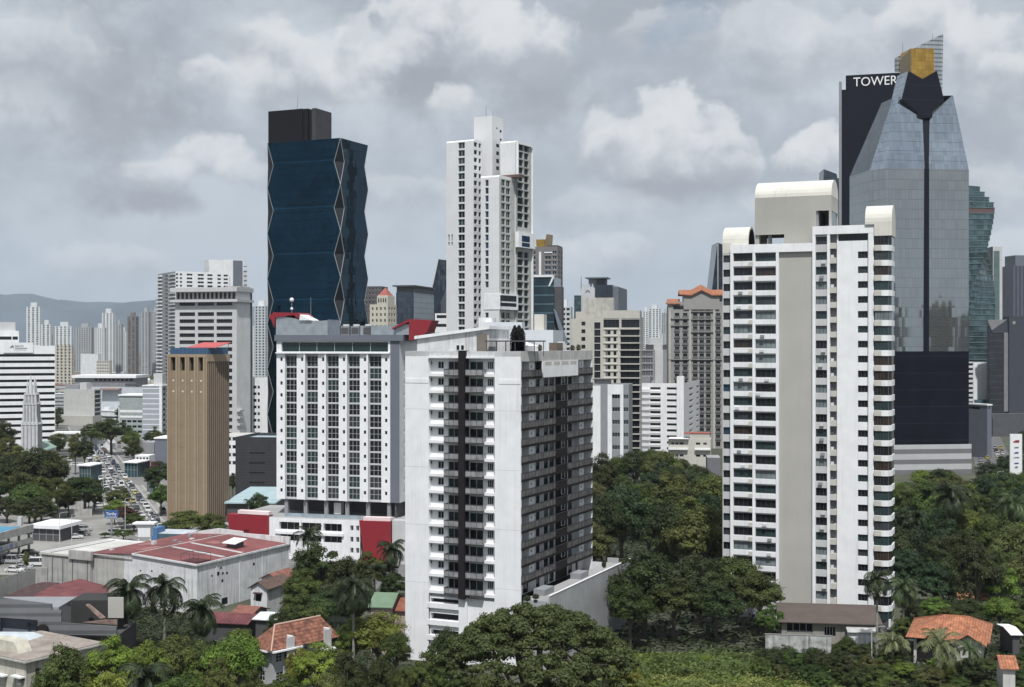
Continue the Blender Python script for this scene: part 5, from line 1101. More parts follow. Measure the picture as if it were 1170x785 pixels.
def orange_roof():
    D = 700; b = B('apartment_tower', 'grey classical apartment tower with orange tiled gables', 826, D, -5, 763.5, 838, dep=24, cat='tower'); U, z = b.U, b.zc; zt = z(352); GM = mat('stone_grey', (.29, .285, .275), .85, .06, .3, .15); fh = 7.75*D/1500
    cols = [(771, 776.2), (780.3, 785.5), (791.8, 796.8), (799.3, 804.3), (806.7, 811.8), (818, 823)]
    hs = [(U(a), U(c), z(362.3+7.75*k), z(357+7.75*k)) for a, c in cols for k in range(24)]+[(U(a), U(c), z(354.4), z(349)) for a, c in cols[2:5]]
    b.facade('F', 0, b.W, 0, z(344), [h for h in hs if h[2] > 1], GM, d=.4, gl=[GD, GG, GD], mu=1, fr=DKGREY, ft=.08)
    for f in 'RLK': b.fq(b.mb('wall'), f, 0, b.dep if f in 'RL' else b.W, 0, z(347.5), 0, GM)
    bl = b.mb('balcony_railing')
    for a, c in cols:
        for k in range(24):
            if z(363+7.75*k) > 1: b.fb(bl, 'F', U(a)-.3, U(c)+.3, z(362.6+7.75*k), z(360.3+7.75*k), .05, .5, mat('grey_rail', (.13, .13, .13), .7))
    co = b.mb('cornice')
    for (y, a, c) in ((355, 789, 815), (364, 789, 815), (378.5, 789, 815), (363, 766, 787), (371, 766, 787), (410, 764, 825)): b.fb(co, 'F', U(a), min(b.W, U(c)), z(y+.6), z(y-.3), 0, .7, GM)
    for (a, c) in ((764, 766.5), (787.3, 789.5), (814.8, 817)): b.fb(co, 'F', max(.0, U(a)), U(c), 0, z(353), 0, .5, mat('stone_light', (.42, .41, .38), .85))
    g = b.mb('gable_storey'); g.solid([(U(781), -.6, z(353)), (U(822), -.6, z(353)), (U(822), -.6, z(337.3)), (U(812), -.6, z(337)), (U(801.5), -.6, z(332)), (U(791), -.6, z(337)), (U(781), -.6, z(337.3))], (0, 16, 0), GM)
    g.box(U(769), U(781), 0, 14, z(353), z(347.5), GM); b.fb(b.mb('dark_window'), 'F', U(769.5), U(781), z(352.8), z(349), .02, .04, GD)
    r = b.mb('tiled_roof'); OT = mat('orange_tile'); y0, y1 = -1.6, 17
    def slope(p): r.solid(p, (0, 0, .5), OT)
    # wavy front gable: ridge higher and further back
    pr = [(776, 336.5, 331), (790, 337.3, 331), (801.5, 331.5, 325.0), (813, 337.3, 331), (827, 337.3, 331)]
    for i in range(len(pr)-1):
        (xa, ya, ra), (xb, yb, rb) = pr[i], pr[i+1]; slope([(U(xa), y0, z(ya)), (U(xb), y0, z(yb)), (U(xb), 7, z(rb)), (U(xa), 7, z(ra))])
        slope([(U(xb), y1, z(yb)), (U(xa), y1, z(ya)), (U(xa), 7, z(ra)), (U(xb), 7, z(rb))])
    slope([(U(760.5), -1, z(347)), (U(777), -1, z(347)), (U(777), 6, z(341.5)), (U(763), 6, z(341.5))]); slope([(U(763), 13, z(347)), (U(777), 13, z(347)), (U(777), 6, z(341.5)), (U(763), 6, z(341.5))])
    b.finish()
orange_roof()
simple('office_block', 'grey office with pale vertical strip left of the orange roofed tower', 762, 680, -4, 730, 766, 399, MGREY, F=([(732, 746)], 2.6), fh=3.4, dep=20, gl=[mat('greyglass', (.09, .095, .10), .3)], mu=4, extra=lambda b, zt: (b.mb('pale_strip').box(b.U(748.5), b.U(757.5), -.35, -.01, 0, zt, LGREY), b.mb('roof_plant_room').box(b.U(738), b.U(747), 1, 8, zt, zt+2.6, DKGREY), b.mb('roof_plant_room').box(b.U(742), b.U(758), 3, 12, zt, zt+6, LGREY), b.mb('roof_plant_room').box(b.U(757.5), b.U(762), 1, 8, zt, zt+2.6, DKGREY)))
def slant2():
    D = 900; b = B('office_tower', 'slanted dark blue glass tower edge left of the vaulted white tower', 835, D, 0, 813, 837, dep=25, cat='tower'); U, z = b.U, b.zc; b.mb('curtain_wall').solid([(U(812), 0, 0), (U(836), 0, 0), (U(836), 0, z(283)), (U(819.7), 0, z(276.5)), (U(813.5), 0, z(330))], (0, 25, 0), DKGL); b.fb(b.mb('edge_fin'), 'F', U(819.8), U(820.6), z(340), z(277), 0, .4, LGREY); b.finish()
slant2()
simple('office_tower', 'dark teal tower with slanted top showing above the vaulted tower', 962, 950, -4, 941, 966, 203, DKGL, dep=25, cat='tower', extra=lambda b, zt: b.mb('slanted_top').solid([(b.U(941), .2, zt), (b.U(957), .2, zt), (b.U(955.8), .2, b.zc(198)), (b.U(941.3), .2, b.zc(192.5))], (0, 20, 0), DKGL))
# --- right edge
def spiral():
    D = 900; p = WP(1104, 392, D); o = empty('office_tower', 'twisting teal glass tower of stepped square floors right of the silver tower', 'tower', (p[0], p[1], 0)); q = MB('twisted_floors'); z = 0; k = 0; fh = 3.8; top = CH-(213-HY)*D/1500
    n = int(top/fh)
    for i in range(n):
        zz = i*fh; t = i/n; a = radians(18+i*4.6); h = 13.2+ (0 if t < .9 else -(t-.9)*90)
        c = [(h*sqrt(2)*cos(a+pi/4+j*pi/2), h*sqrt(2)*sin(a+pi/4+j*pi/2)) for j in range(4)]
        q.prism(c, zz, zz+fh-.5, mat('red_letters_band', (.12, .07, .07), .4, .3, 1.5) if abs(t-.885) < .012 else TEALG); c2 = [(x*1.025, y*1.025) for x, y in c]; q.prism(c2, zz+fh-.5, zz+fh, mat('teal_slab', (.10, .15, .155), .5))
    q.build(o); m = MB('core'); m.box(19.0, 25.5, 2, 14, 0, CH-(281-HY)*D/1500, LGREY); m.box(19.5, 23.5, 1.7, 2, 0, CH-(286-HY)*D/1500, mat('teal_slab')); m.build(o)
spiral()
simple('office_block', 'white office block striped with dark bands between silver and slate buildings', 1113, 800, -4, 1098, 1118, 413, LGREY, F=((1, .9), 1.5), fh=2.9, dep=14, gl=[GD])
simple('office_block', 'tall blank white wall building left of the slate building', 1131, 820, -3, 1112.5, 1134, 413.5, WHITE2, dep=14, extra=lambda b, zt: b.mb('lower_wing').box(-5, b.W, -8, -.2, 0, b.zc(456), mat('teal_dark', (.05, .10, .12), .4)))
simple('store_house', 'small grey shop building with white roof edge left of the slate building', 1128, 640, 20, 1115, 1133, 463, SLATE, S=((1, .5), 1.4), F=((1, .5), 1.2), fh=20, dep=20, roof=WHITE2, extra=lambda b, zt: b.mb('roof_edge').box(-.3, b.W+.3, -.3, b.dep, zt, zt+.7, WHITE2))
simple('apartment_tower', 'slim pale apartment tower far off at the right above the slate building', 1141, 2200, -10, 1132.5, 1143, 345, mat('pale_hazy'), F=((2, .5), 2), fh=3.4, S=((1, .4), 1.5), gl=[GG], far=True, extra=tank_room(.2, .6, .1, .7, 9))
simple('office_block', 'grey low block far off above the slate building', 1160, 1500, -8, 1140, 1166, 357, MGREY, F=((4, .6), 1.6), fh=4, dep=20, far=True)
def slate_mall():
    D = 800; b = B('office_block', 'slate grey building with round emblem, folded roof corner and a pale vertical strip', 1153, D, 6, 1129.5, 1215, dep=8, W=57, cat='building'); U, z = b.U, b.zc; SL = mat('slate_dark', (.042, .047, .062), .7, .06, .3)
    b.shell(0, z(361), SL, 'FRLK', ROOFG); L_ = b.mb('left_wing'); x0 = U(1131, 'F', -2); L_.box(x0, -.02, 2, 6, 0, z(366), mat('slate_glass', (.025, .028, .034), .25, .2, .2, 0, lines=[(2, 3.6, .5, 1.9)]))
    c = b.mb('folded_corner'); c.solid([(U(1129, 'F', -1), 1.8, z(365)), (-.05, 1.8, z(364.5)), (U(1134, 'F', -1), 1.8, z(377))][::-1], (0, 3, 0), mat('zinc', (.20, .20, .21), .6)); c.poly([(U(1134, 'F', -1), 1.7, z(377.5)), (-.05, 1.7, z(365.5)), (-.05, 1.7, z(380)), (U(1135, 'F', -1), 1.7, z(380))], SL)
    b.fb(b.mb('pale_strip'), 'F', U(1147, 'F', -1.5), -.02, z(470), z(379.5), -1.9, -1.3, mat('zinc')); lw = b.mb('lower_wing'); lw.box(U(1129, 'F', 3), b.W, -8, -.02, 0, z(471.5), mat('slate_mid', (.075, .08, .09), .7)); lw.box(U(1131, 'F', 3)-1, 0, -9, -8.01, 0, z(476), mat('slate_mid'))
    e = b.mb('round_emblem'); x = U(1158.6); zz = z(368.2); e.poly([(x+1.0*cos(a), -.06, zz+1.0*sin(a)) for a in np.linspace(0, 2*pi, 20, endpoint=False)], mat('emblem_green', (.26, .30, .26), .5)); e.box(U(1163), U(1170), -.05, -.02, zz-.7, zz+.7, mat('faint_sign', (.035, .045, .075), .5)); b.finish()
slate_mall()
simple('office_tower', 'dark tower with rounded grey edge at the far right border', 1158, 950, 8, 1150, 1195, 303, mat('tower_slate', (.06, .065, .085), .4, .1, .2, 0, metal=.2, rib=[(0, 3, 1.2, 2.0)]), W=30, dep=18, cat='tower', extra=lambda b, zt: b.mb('upper_block').box(2, 28, 1, 16, zt, b.zc(291), SLATE))
def pylon():
    D = 480; p = WP(1161, 392, D); o = empty('sign_pylon', 'tall white sign pylon listing shop emblems beside the busy street', 'sign', (p[0], p[1], 0)); z = lambda y: CH-(y-HY)*D/1500
    q = MB('board'); q.box(-2.2, 2.2, 0, .8, 2, z(495.5), WHITE2); q.build(o); l = MB('post'); l.box(-1.4, -.9, .2, .6, 0, 2, MGREY); l.box(.9, 1.4, .2, .6, 0, 2, MGREY); l.build(o)
    s = MB('shop_emblem'); cs = [(504, RED, 1.5, 1.0), (511, SLATE, 1.2, .6), (517, mat('emblem_blue', (.03, .06, .18)), 1.1, .7), (522.5, SLATE, 1.5, .5), (529, mat('emblem_blue'), 1.2, .6), (533.5, SLATE, .8, .8)]
    for (y, m, w, h) in cs:
        s.box(-w*.7, w*.75, -.03, -.002, z(y)-h*.45, z(y)+h*.1, m); s.box(-w*.3, w*.8, -.03, -.002, z(y)+h*.15, z(y)+h*.5, m)
    s.build(o)
pylon()
# ================================================================= FAR SKYLINE (too small in the photo to show separate windows)
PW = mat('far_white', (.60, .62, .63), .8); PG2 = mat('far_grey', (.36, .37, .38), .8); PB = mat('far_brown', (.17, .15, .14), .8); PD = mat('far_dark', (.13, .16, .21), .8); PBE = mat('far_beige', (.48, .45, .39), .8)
FAR = [  # xl xc xr ytop ybase wall label
 (30, 45.5, 47, 350, PW, 3, 'tallest slim white tower on the left with twin shafts'), (47, 57.5, 59.5, 370, PW, 2, 'short pale tower right of the tallest slim white one'), (62.5, 81.5, 84, 372, PW, 4, 'wide pale block with three grey stripes'),
 (63, 82, 84.5, 393.5, PBE, 4, 'lower cream block with dark vertical slots'), (86.5, 104, 108, 373.5, PG2, 6, 'grey gridded apartment block'), (108, 119, 122.5, 374, PW, 4, 'white block with small windows left of the twin topped tower'),
 (116.5, 129, 132, 357, PW, 3, 'tall pale tower with raised centre'), (132, 138.5, 141, 370, PG2, 2, 'narrow grey tower behind the white stepped one'), (136, 143.5, 145.5, 378, PW, 3, 'small white stepped tower'),
 (145.3, 155, 158.5, 361, PB, 2, 'dark brown tower with a notched top'), (161.5, 169, 173.5, 356, PG2, 2, 'grey and blue tower with white cap'), (173.5, 178.5, 183, 355.5, PG2, 3, 'grey tower half hidden by the large grey block'),
 (734, 741, 743, 355, PW, 2, 'hazy white tower at the left of the distant group'), (741, 753, 755, 352, PW, 3, 'blue edged white tower with roof mast'), (756, 763, 766, 357, PG2, 3, 'hazy grey tower beside the orange roofed tower'), (726, 733, 735, 362, PG2, 2, 'thin hazy block right of the beige ribbon block'),
 (92, 112, 116, 404, PW, 0, 'wide blank white hall at the foot of the skyline'), (289, 297, 300, 372, PW, 3, 'hazy white block low in the gap beside the blue tower'),
 (744, 757, 760, 381, PW, 4, 'low hazy white block in front of the blue edged tower'), (647, 653, 655, 362, PG2, 2, 'hazy stub tower behind the teal glass office')]
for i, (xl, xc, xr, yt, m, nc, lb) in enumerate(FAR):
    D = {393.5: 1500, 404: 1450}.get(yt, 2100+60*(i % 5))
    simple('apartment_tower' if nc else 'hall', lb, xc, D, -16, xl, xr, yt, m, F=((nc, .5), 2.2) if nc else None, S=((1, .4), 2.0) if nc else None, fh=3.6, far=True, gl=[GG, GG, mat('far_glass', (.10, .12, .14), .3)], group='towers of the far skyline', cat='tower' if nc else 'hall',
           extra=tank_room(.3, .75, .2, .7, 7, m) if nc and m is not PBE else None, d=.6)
rf_ = random.Random(8); SM = sorted([rf_.uniform(24, 184) for i in range(13)]+[rf_.uniform(740, 768), rf_.uniform(1134, 1150), rf_.uniform(292, 304)])
for i, px in enumerate(SM):
    w_ = rf_.uniform(5, 9); simple('apartment_tower', f'small hazy tower, {ORD[i]} from the left in the farthest skyline row', px+w_*.7, 3100+i*30, -14, px, px+w_, rf_.uniform(372, 384), rf_.choice([PW, PG2, PBE, PD]), F=((rf_.choice([2, 3]), .5), 2.2), fh=4, far=True, gl=[GG], group='farthest row of towers', cat='tower', d=.6)
# low city blocks between the avenue and the skyline
rs = random.Random(11)
HWALL = [(PW, 'white'), (PBE, 'cream'), (PG2, 'grey'), (mat('far_tan', (.30, .24, .19), .8), 'tan')]
HROOF = [(mat('far_roof_grey', (.30, .30, .30), .8), 'grey'), (mat('far_roof_pale', (.55, .56, .56), .7), 'pale'), (mat('far_roof_red', (.26, .12, .09), .8), 'reddish')]
LOWB = []
def low_field(region, px0, px1, D0, D1, n, hmin, hmax, avoid):
    got = []; t = 0
    while len(got) < n and t < n*40:
        t += 1; D = D0+(D1-D0)*rs.random()**1.2; px = px0+(px1-px0)*rs.random(); w = rs.uniform(12, 34); h = rs.uniform(hmin, hmax); dd = rs.uniform(12, 26)
        X = (px-CX)/F0*D
        if any(abs(X-g[0]) < (w+g[2])/2+3 and abs(D-g[1]) < (dd+g[3])/2+4 for g in got+LOWB) or avoid(X, D): continue
        got.append((X, D, w, dd, h, rs.choice(HWALL), rs.choice(HROOF), rs.choice([2, 3, 4]), rs.uniform(-25, 25)))
    got.sort(key=lambda g: g[1]); LOWB.extend(got); nrow = max(1, n//8); per = (len(got)+nrow-1)//nrow
    rown = ['nearest row', 'second row', 'third row', 'fourth row', 'fifth row', 'sixth row', 'seventh row', 'eighth row']
    for r in range(nrow):
        row = sorted(got[r*per:(r+1)*per], key=lambda g: g[0]/g[1])
        for j, (X, D, w, dd, h, (wm, wn), (rm, rn), ns, rot) in enumerate(row):
            o = empty('low_building', f'{wn} building with {rn} roof, {ORD[j]} from the left, {rown[r]}, {region}', 'building', (X, D, 0), radians(rot), f'low buildings of {region}')
            q = MB('wall'); q.box(-w/2, w/2, -dd/2, dd/2, 0, h, wm)
            for k in range(int(h/3.2)):
                z = 1.0+k*3.2
                if ns == 2: q.box(-w/2+.8, w/2-.8, -dd/2-.06, -dd/2, z, z+1.3, GG)
                else:
                    for c in range(ns*2): x = -w/2+w*(c+.5)/(ns*2); q.box(x-w/(ns*5), x+w/(ns*5), -dd/2-.06, -dd/2, z, z+1.3, GG); 
            q.build(o); f = MB('roof'); f.box(-w/2-.4, w/2+.4, -dd/2-.4, dd/2+.4, h, h+.5, rm)
            if rs.random() < .6: f.box(-w/4, -w/4+rs.uniform(3, 6), -2, 3, h+.5, h+2.8, wm)
            f.build(o)
road = lambda Y: -113-.37*(Y-404)
av = lambda X, D: abs(X-road(D)) < 26 and D < 1100
low_field('far left district', 62, 186, 940, 1900, 56, 5, 16, av)
low_field('district beyond the church', 62, 90, 640, 860, 5, 6, 10, lambda X, D: av(X, D) or D > 850 and X > -330)
low_field('right of beige block', 732, 815, 760, 1500, 8, 8, 26, lambda X, D: False)
low_field('far right street', 1108, 1150, 600, 780, 6, 5, 8, lambda X, D: abs(X-(210+.336*(D-568))) < 16)

# ================================================================= TOWERS MIRRORED IN THE CURTAIN WALLS
def mirrored():
    r = random.Random(4); i = 0
    for (x0, x1, y0, y1, n, h0, h1, where) in ((430, 900, -420, -120, 9, 70, 150, 'silver'), (-900, -520, 10, 240, 6, 60, 110, 'blue')):
        for j in range(n):
            x = x0+(x1-x0)*(j+.5)/n+r.uniform(-12, 12); y = r.uniform(y0, y1); w, dd, h = r.uniform(22, 34), r.uniform(18, 26), r.uniform(h0, h1)
            o = empty('apartment_tower', f'pale apartment tower, {ORD[j]} of those mirrored in the {where} glass tower', 'tower', (x, y, 0), atan2(x, -y)*.5, f'towers mirrored in the {where} glass tower'); q = MB('wall'); m = r.choice([PW, PBE, PG2]); q.box(-w/2, w/2, -dd/2, dd/2, 0, h, m); q.box(-w/5, w/5, -dd/4, dd/4, h, h+5, m); q.build(o)
            g = MB('window_band')
            for k in range(int(h/3.3)): g.box(-w/2-.05, w/2+.05, -dd/2-.05, dd/2+.05, 1.2+k*3.3, 2.7+k*3.3, GG)
            g.build(o)
mirrored()
# ================================================================= GROUND, ROADS
def ground_mat():
    m = mat('ground_soil', (.060, .066, .042), .95, .35, .05); return m
g = MB('ground'); g.poly([(-12000, -3000, 0), (12000, -3000, 0), (12000, 15000, 0), (-12000, 15000, 0)], ground_mat()); struct('ground', g)
def sheet(name, pts, z, m):
    q = MB(name); q.poly([(x, y, z) for x, y in pts], m); return struct(name, q)
cityg = mat('city_ground', (.095, .10, .085), .95, .5, .03)
sheet('paved_district', [(-1500, 620), (-165, 620), (-120, 900), (900, 900), (1400, 3300), (-1900, 3300)], .004, cityg)
sheet('forecourt', [(-210, 318), (-90, 318), (-108, 380), (-140, 470), (-190, 620), (-330, 620), (-250, 470)], .008, PAVE)
sheet('hotel_yard', [(-108, 300), (10, 300), (20, 420), (-60, 470), (-135, 440)], .006, mat('yard_asphalt', (.14, .14, .135), .9, .2, .1))
def road_strip(name, o0, o1, y0, y1, z, m, fn=road):
    q = MB(name); n = 12
    for i in range(n):
        a, c = y0+(y1-y0)*i/n, y0+(y1-y0)*(i+1)/n; q.poly([(fn(a)+o0, a, z), (fn(a)+o1, a, z), (fn(c)+o1, c, z), (fn(c)+o0, c, z)], m)
    return struct(name, q)
AS2 = mat('worn_asphalt', (.17, .168, .16), .9, .18, .12)
road_strip('road', -8, 22, 300, 900, .012, AS2)
sheet('side_road', [(-360, 560), (-170, 560), (-170, 596), (-360, 604)], .016, AS2); sheet('side_road', [(-190, 545), (-120, 540), (-60, 556), (-60, 572), (-190, 600)], .0165, AS2)
for (a, c) in ((-8.6, -8.0), (6.4, 7.0), (9.0, 9.6), (22, 22.6)):
    q = MB('kerb'); 
    for (y0, y1) in ((320, 520), (612, 880)):
        q.solid([(road(y0)+a, y0, 0), (road(y0)+c, y0, 0), (road(y0)+c, y0, .14), (road(y0)+a, y0, .14)], (road(y1)-road(y0), y1-y0, 0), CONC)
    struct('kerb', q)
q = MB('road_markings')
for off in (-4.5, -1.2, 2.4, 13.5, 17.5):
    y = 325.0
    while y < 860:
        if not 530 < y < 606: q.poly([(road(y)+off, y, .02), (road(y)+off+.18, y, .02), (road(y+3)+off+.18, y+3, .02), (road(y+3)+off, y+3, .02)], LINE)
        y += 8
for i in range(9): x = road(532)-7+i*1.6; q.poly([(x, 532, .02), (x+.8, 532, .02), (x-1, 536, .02), (x-1.8, 536, .02)], LINE)
struct('road_markings', q)
sheet('median', [(road(320)+7, 320), (road(320)+9, 320), (road(520)+9, 520), (road(520)+7, 520)], .11, PAVE)
rr = lambda Y: 210+.336*(Y-568)
road_strip('road', -9, 9, 430, 900, .012, ASPH, rr)
# hills far behind the city
def hills():
    q = MB('hills'); prof = [(-900, 372), (-500, 350), (-200, 345), (-60, 338), (0, 335.5), (18, 338), (35, 336.5), (52, 336.5), (68, 341), (85, 344.5), (112, 346), (130, 345.2), (150, 346.5), (163, 347), (175, 345.5), (190, 343), (215, 344), (240, 349), (270, 352), (300, 350), (340, 358), (420, 362), (520, 368), (640, 374), (800, 380), (1000, 384), (1300, 386), (1800, 384)]
    D0, D1 = 10500, 13500; nr = 10; HM = mat('hazed_hill', (.06, .085, .105), .95, .3, .002); grid_ = []  # bluish hill colour has the haze of distance mixed in
    xs = np.linspace(-900, 1800, 180); ys = np.interp(xs, [p[0] for p in prof], [p[1] for p in prof]); r_ = np.random.default_rng(3)
    for j in range(nr+1):
        t = j/nr; D = D0+(D1-D0)*t; row = []
        for x, y in zip(xs, ys):
            hmax = 56+(HY-y)*12000/1500; f = sin(pi*min(1, t*1.05)**.8)*(1 if j not in (0, nr) else 0)
            h = hmax*max(0, f)*(1+.06*r_.standard_normal()*(0 if abs(t-.5) < .12 else 1))+(-.5 if j in (0, nr) else 0)
            row.append(((x-CX)/F0*12000, D, h))
        grid_.append(row)
    b = 0; q.v = [p for r in grid_ for p in r]; n = len(xs); q.mi(HM)
    for j in range(nr):
        for i in range(n-1): q.f.append((j*n+i, j*n+i+1, (j+1)*n+i+1, (j+1)*n+i)); q.m.append(0)
    q.smooth = True; struct('hills', q)
hills()
# ================================================================= LOW BUILDINGS, LOWER LEFT
def warehouse():
    b = B('warehouse', 'large old white warehouse with faded red gabled roof and stained walls', 225.5, 272, -26, 103.5, 330, cat='warehouse'); U, W, dp = b.U, b.W, b.dep; zt = 10.0
    w = b.mb('wall'); ur = U(152); zl, zr = 10.5, 11.1; um = U(141.5); 
    w.poly([(0, 0, 0), (um, 0, 0), (um, 0, 10.95), (0, 0, zl)], mat('weathered_grey', (.40, .395, .37), .9, .15, .5, .8)); w.poly([(um, 0, 0), (W, 0, 0), (W, 0, zt), (ur, 0, zr), (um, 0, 10.95)], OLDW)
    b.fq(w, 'R', 0, dp, 0, zt, 0, OLDW); b.fq(w, 'L', 0, dp, 0, zl, 0, CONC); b.fq(w, 'K', 0, W, 0, zt, 0, CONC)
    r = b.mb('roof'); r.solid([(-.2, -.3, zl), (ur, -.3, zr), (ur, dp, zr), (-.2, dp, zl)], (0, 0, .14), REDROOF); r.solid([(ur, -.3, zr), (W+.2, -.3, zt), (W+.2, dp, zt), (ur, dp, zr)], (0, 0, .14), REDROOF)
    e = b.mb('roof_edge'); e.solid([(ur, -.42, zr-.1), (W+.25, -.42, zt-.1), (W+.25, -.42, zt+.28), (ur, -.42, zr+.28)], (0, .3, 0), OLDW); e.box(W, W+.35, -.4, dp, zt-.1, zt+.3, OLDW); e.box(ur-.15, ur+.15, -.3, dp, zr+.14, zr+.24, PALEROOF)
    e.box(0, ur, -.42, -.3, zl-.15, zl+.1, PALEROOF)
    for v in (9.5, 15.8):
        x0, x1 = ur+.8, W-1.2; z = lambda x: zr+(zt-zr)*(x-ur)/(W-ur)+.17; b.mb('skylight_strip').poly([(x0, v+1.5, z(x0)), (x1, v, z(x1)), (x1, v+1.3, z(x1)), (x0, v+2.6, z(x0))], mat('pale_strip_roof', (.42, .42, .42), .7, .2, .4, .4))
    h = b.mb('roof_hatch'); hx = W-7.5; h.box(hx, hx+2.4, dp-13, dp-10, zt+.3, zt+1.6, DKGREY); h.solid([(hx-.6, dp-13.8, zt+1.6), (hx+3.0, dp-13.8, zt+1.5), (hx+3.0, dp-9.6, zt+2.1), (hx-.6, dp-9.6, zt+2.2)], (0, 0, .15), WHITE)
    rl = b.mb('roof_railing'); x0, x1, y0, y1 = W-5.2, W-.6, 1.0, 5; 
    for (x, y) in ((x0, y0), (x1, y0), (x1, y1), (x0, y1), ((x0+x1)/2, y0)): rl.tube((x, y, zt), (x, y, zt+2), .05, .05, DKGREY, 4)
    for (p, q) in (((x0, y0), (x1, y0)), ((x1, y0), (x1, y1)), ((x1, y1), (x0, y1)), ((x0, y1), (x0, y0))): rl.tube((*p, zt+2), (*q, zt+2), .06, .06, DKGREY, 4)
    rl.box(x0, x1, y0, y1, zt+.18, zt+.5, mat('dark_red', (.07, .02, .02), .8))
    ho = b.mb('round_opening')
    def disc(face, px, py, r):
        u = b.U(px, face); z = b.Z(px, py, face); pts = []
        for a in np.linspace(0, 2*pi, 14, endpoint=False): p = b.loc(face, u+r*cos(a), .015); pts.append((p[0], p[1], z+r*sin(a)))
        ho.poly(pts, BLACK)
    for (x, y, r) in ((160.5, 651.5, .2), (173.5, 652, .22), (185, 648, .12)): disc('F', x, y, r)
    for (x, y, r) in ((242, 657.5, .25), (249.2, 655, .45), (254.5, 654.5, .32), (259.3, 654.3, .32), (252.5, 648.5, .3), (254, 663, .35), (290, 644, .35), (264, 692.5, .15)): disc('R', x, y, r)
    b.fb(b.mb('window'), 'R', b.U(253.2, 'R'), b.U(260, 'R'), b.Z(256, 690, 'R'), b.Z(256, 682.5, 'R'), .0, .02, GD)
    for k in range(3): b.fb(b.mb('wall_rib'), 'R', 6+8*k, 6.25+8*k, 0, zt-.1, 0, .1, OLDW)
    b.fb(b.mb('wall_rib'), 'F', W-.25, W+.02, 0, zt-.1, 0, .12, OLDW)
    rn = random.Random(2)
    for i in range(7):
        x, y = rn.uniform(1.5, ur-2), rn.uniform(3, dp-3); s = rn.uniform(.5, 1.1); b.new('roof_vent').box(x, x+s, y, y+s, zl+.1, zl+.7+rn.uniform(0, .5), ACM if i % 2 else MGREY)
    for (x0, y0, w_, l_) in ((2, 12, 3, 4), (8, 5, 2.5, 6), (ur+3, 20, 3, 3)): zz = zl+(zr-zl)*x0/ur if x0 < ur else zr-(x0-ur)*(zr-zt)/(W-ur); zz2 = zl+(zr-zl)*(x0+w_)/ur if x0 < ur else zr-(x0+w_-ur)*(zr-zt)/(W-ur); b.new('patched_sheet').poly([(x0, y0, zz+.17), (x0+w_, y0, zz2+.17), (x0+w_, y0+l_, zz2+.17), (x0, y0+l_, zz+.17)], mat('patched_sheet', (.28, .12, .11), .7, .3, .5, .5))
    # far parapet
    pr = b.mb('rear_parapet'); pr.box(W*.55, W+.2, dp, dp+.4, 8, zt+1.7, OLDW); pr.solid([(-.2, dp, 8), (W*.55, dp, 8), (W*.55, dp, zr+1.0), (W*.3, dp, zr+1.3), (-.2, dp, zl+.3)], (0, .4, 0), OLDW)
    b.finish()
    c = B('warehouse_annex', 'grey stained concrete building with pale flat roof, left of the red roofed warehouse', 103, 283.6, -26, 47.5, 160, dep=21, cat='warehouse'); zt = c.zc(636.5)
    CW = mat('stained_concrete', (.36, .355, .34), .92, .2, .5, .9)
    c.shell(0, zt, CW, 'FRLK', PALEROOF); c.mb('roof_edge').box(-.3, c.W, -.3, 0, zt-.2, zt+.25, PALEROOF); c.mb('roof_edge').box(-.3, 0, 0, c.dep, zt-.2, zt+.3, WHITE2); c.mb('roof_edge').box(-.3, c.W, c.dep, c.dep+.3, zt-.2, zt+.3, WHITE2)
    pd = c.mb('parapet'); pd.box(c.U(80), c.W+.6, -.45, .3, zt-.6, c.zc(629.5), CW); pp = c.mb('drain_pipe')
    for px in (60, 72, 83, 100): u = c.U(px); pp.tube((u, -.1, 0), (u, -.1, zt-.8), .08, .08, DKGREY, 5)
    c.mb('roof_seam').box(1.5, 1.7, 0, c.dep, zt+.0, zt+.12, MGREY)
    c.finish()
    v = G(163.5, 622, 8); t = empty('roof_vent', 'flared white concrete vent standing on the roof behind the red roofed warehouse', 'vent', (v[0], v[1]+2, zt)); q = MB('shaft'); q.box(-1.5, 1.5, -1.2, 1.2, -.02, 2.0, WHITE2)
    q.solid([(-1.5, -1.2, 2.0), (1.5, -1.2, 2.0), (2.4, -1.2, 3.0), (-2.4, -1.2, 3.0)], (0, 2.4, 0), WHITE2); q.build(t); q = MB('cap'); q.box(-2.7, 2.6, -1.7, 1.5, 3.0, 3.35, WHITE); q.build(t)
warehouse()
def flat3(name, label, cat, pts, z0, thick, m, walls=None, wm=None, group=None):
    """building whose roof outline is given as picture points with heights"""
    P = []
    for (px, py, z) in pts: x, y = G(px, py, z); P.append((x, y, z))
    cx, cy = sum(p[0] for p in P)/len(P), sum(p[1] for p in P)/len(P); o = empty(name, label, cat, (cx, cy, 0), 0, group)
    L_ = [(x-cx, y-cy, z) for x, y, z in P]
    q = MB('roof'); q.solid(L_, (0, 0, thick), m); q.build(o)
    if wm:
        w = MB('wall'); n = len(L_)
        for i in range(n):
            a, c = L_[i], L_[(i+1) % n]; a = (a[0]*.97, a[1]*.97, a[2]); c = (c[0]*.97, c[1]*.97, c[2]); w.poly([(a[0], a[1], 0), (c[0], c[1], 0), c, a], wm)
        w.build(o)
    return o
flat3('shed', 'shed with faded dark red corrugated roof below the grey concrete wall', 'shed', [(36, 681.5, 5.2), (94, 692, 5.2), (123, 683.5, 5.0), (125, 670.5, 5.0), (91.5, 661.5, 5.6), (60, 669, 5.4)], 0, .15, REDOLD, wm=DKGREY)
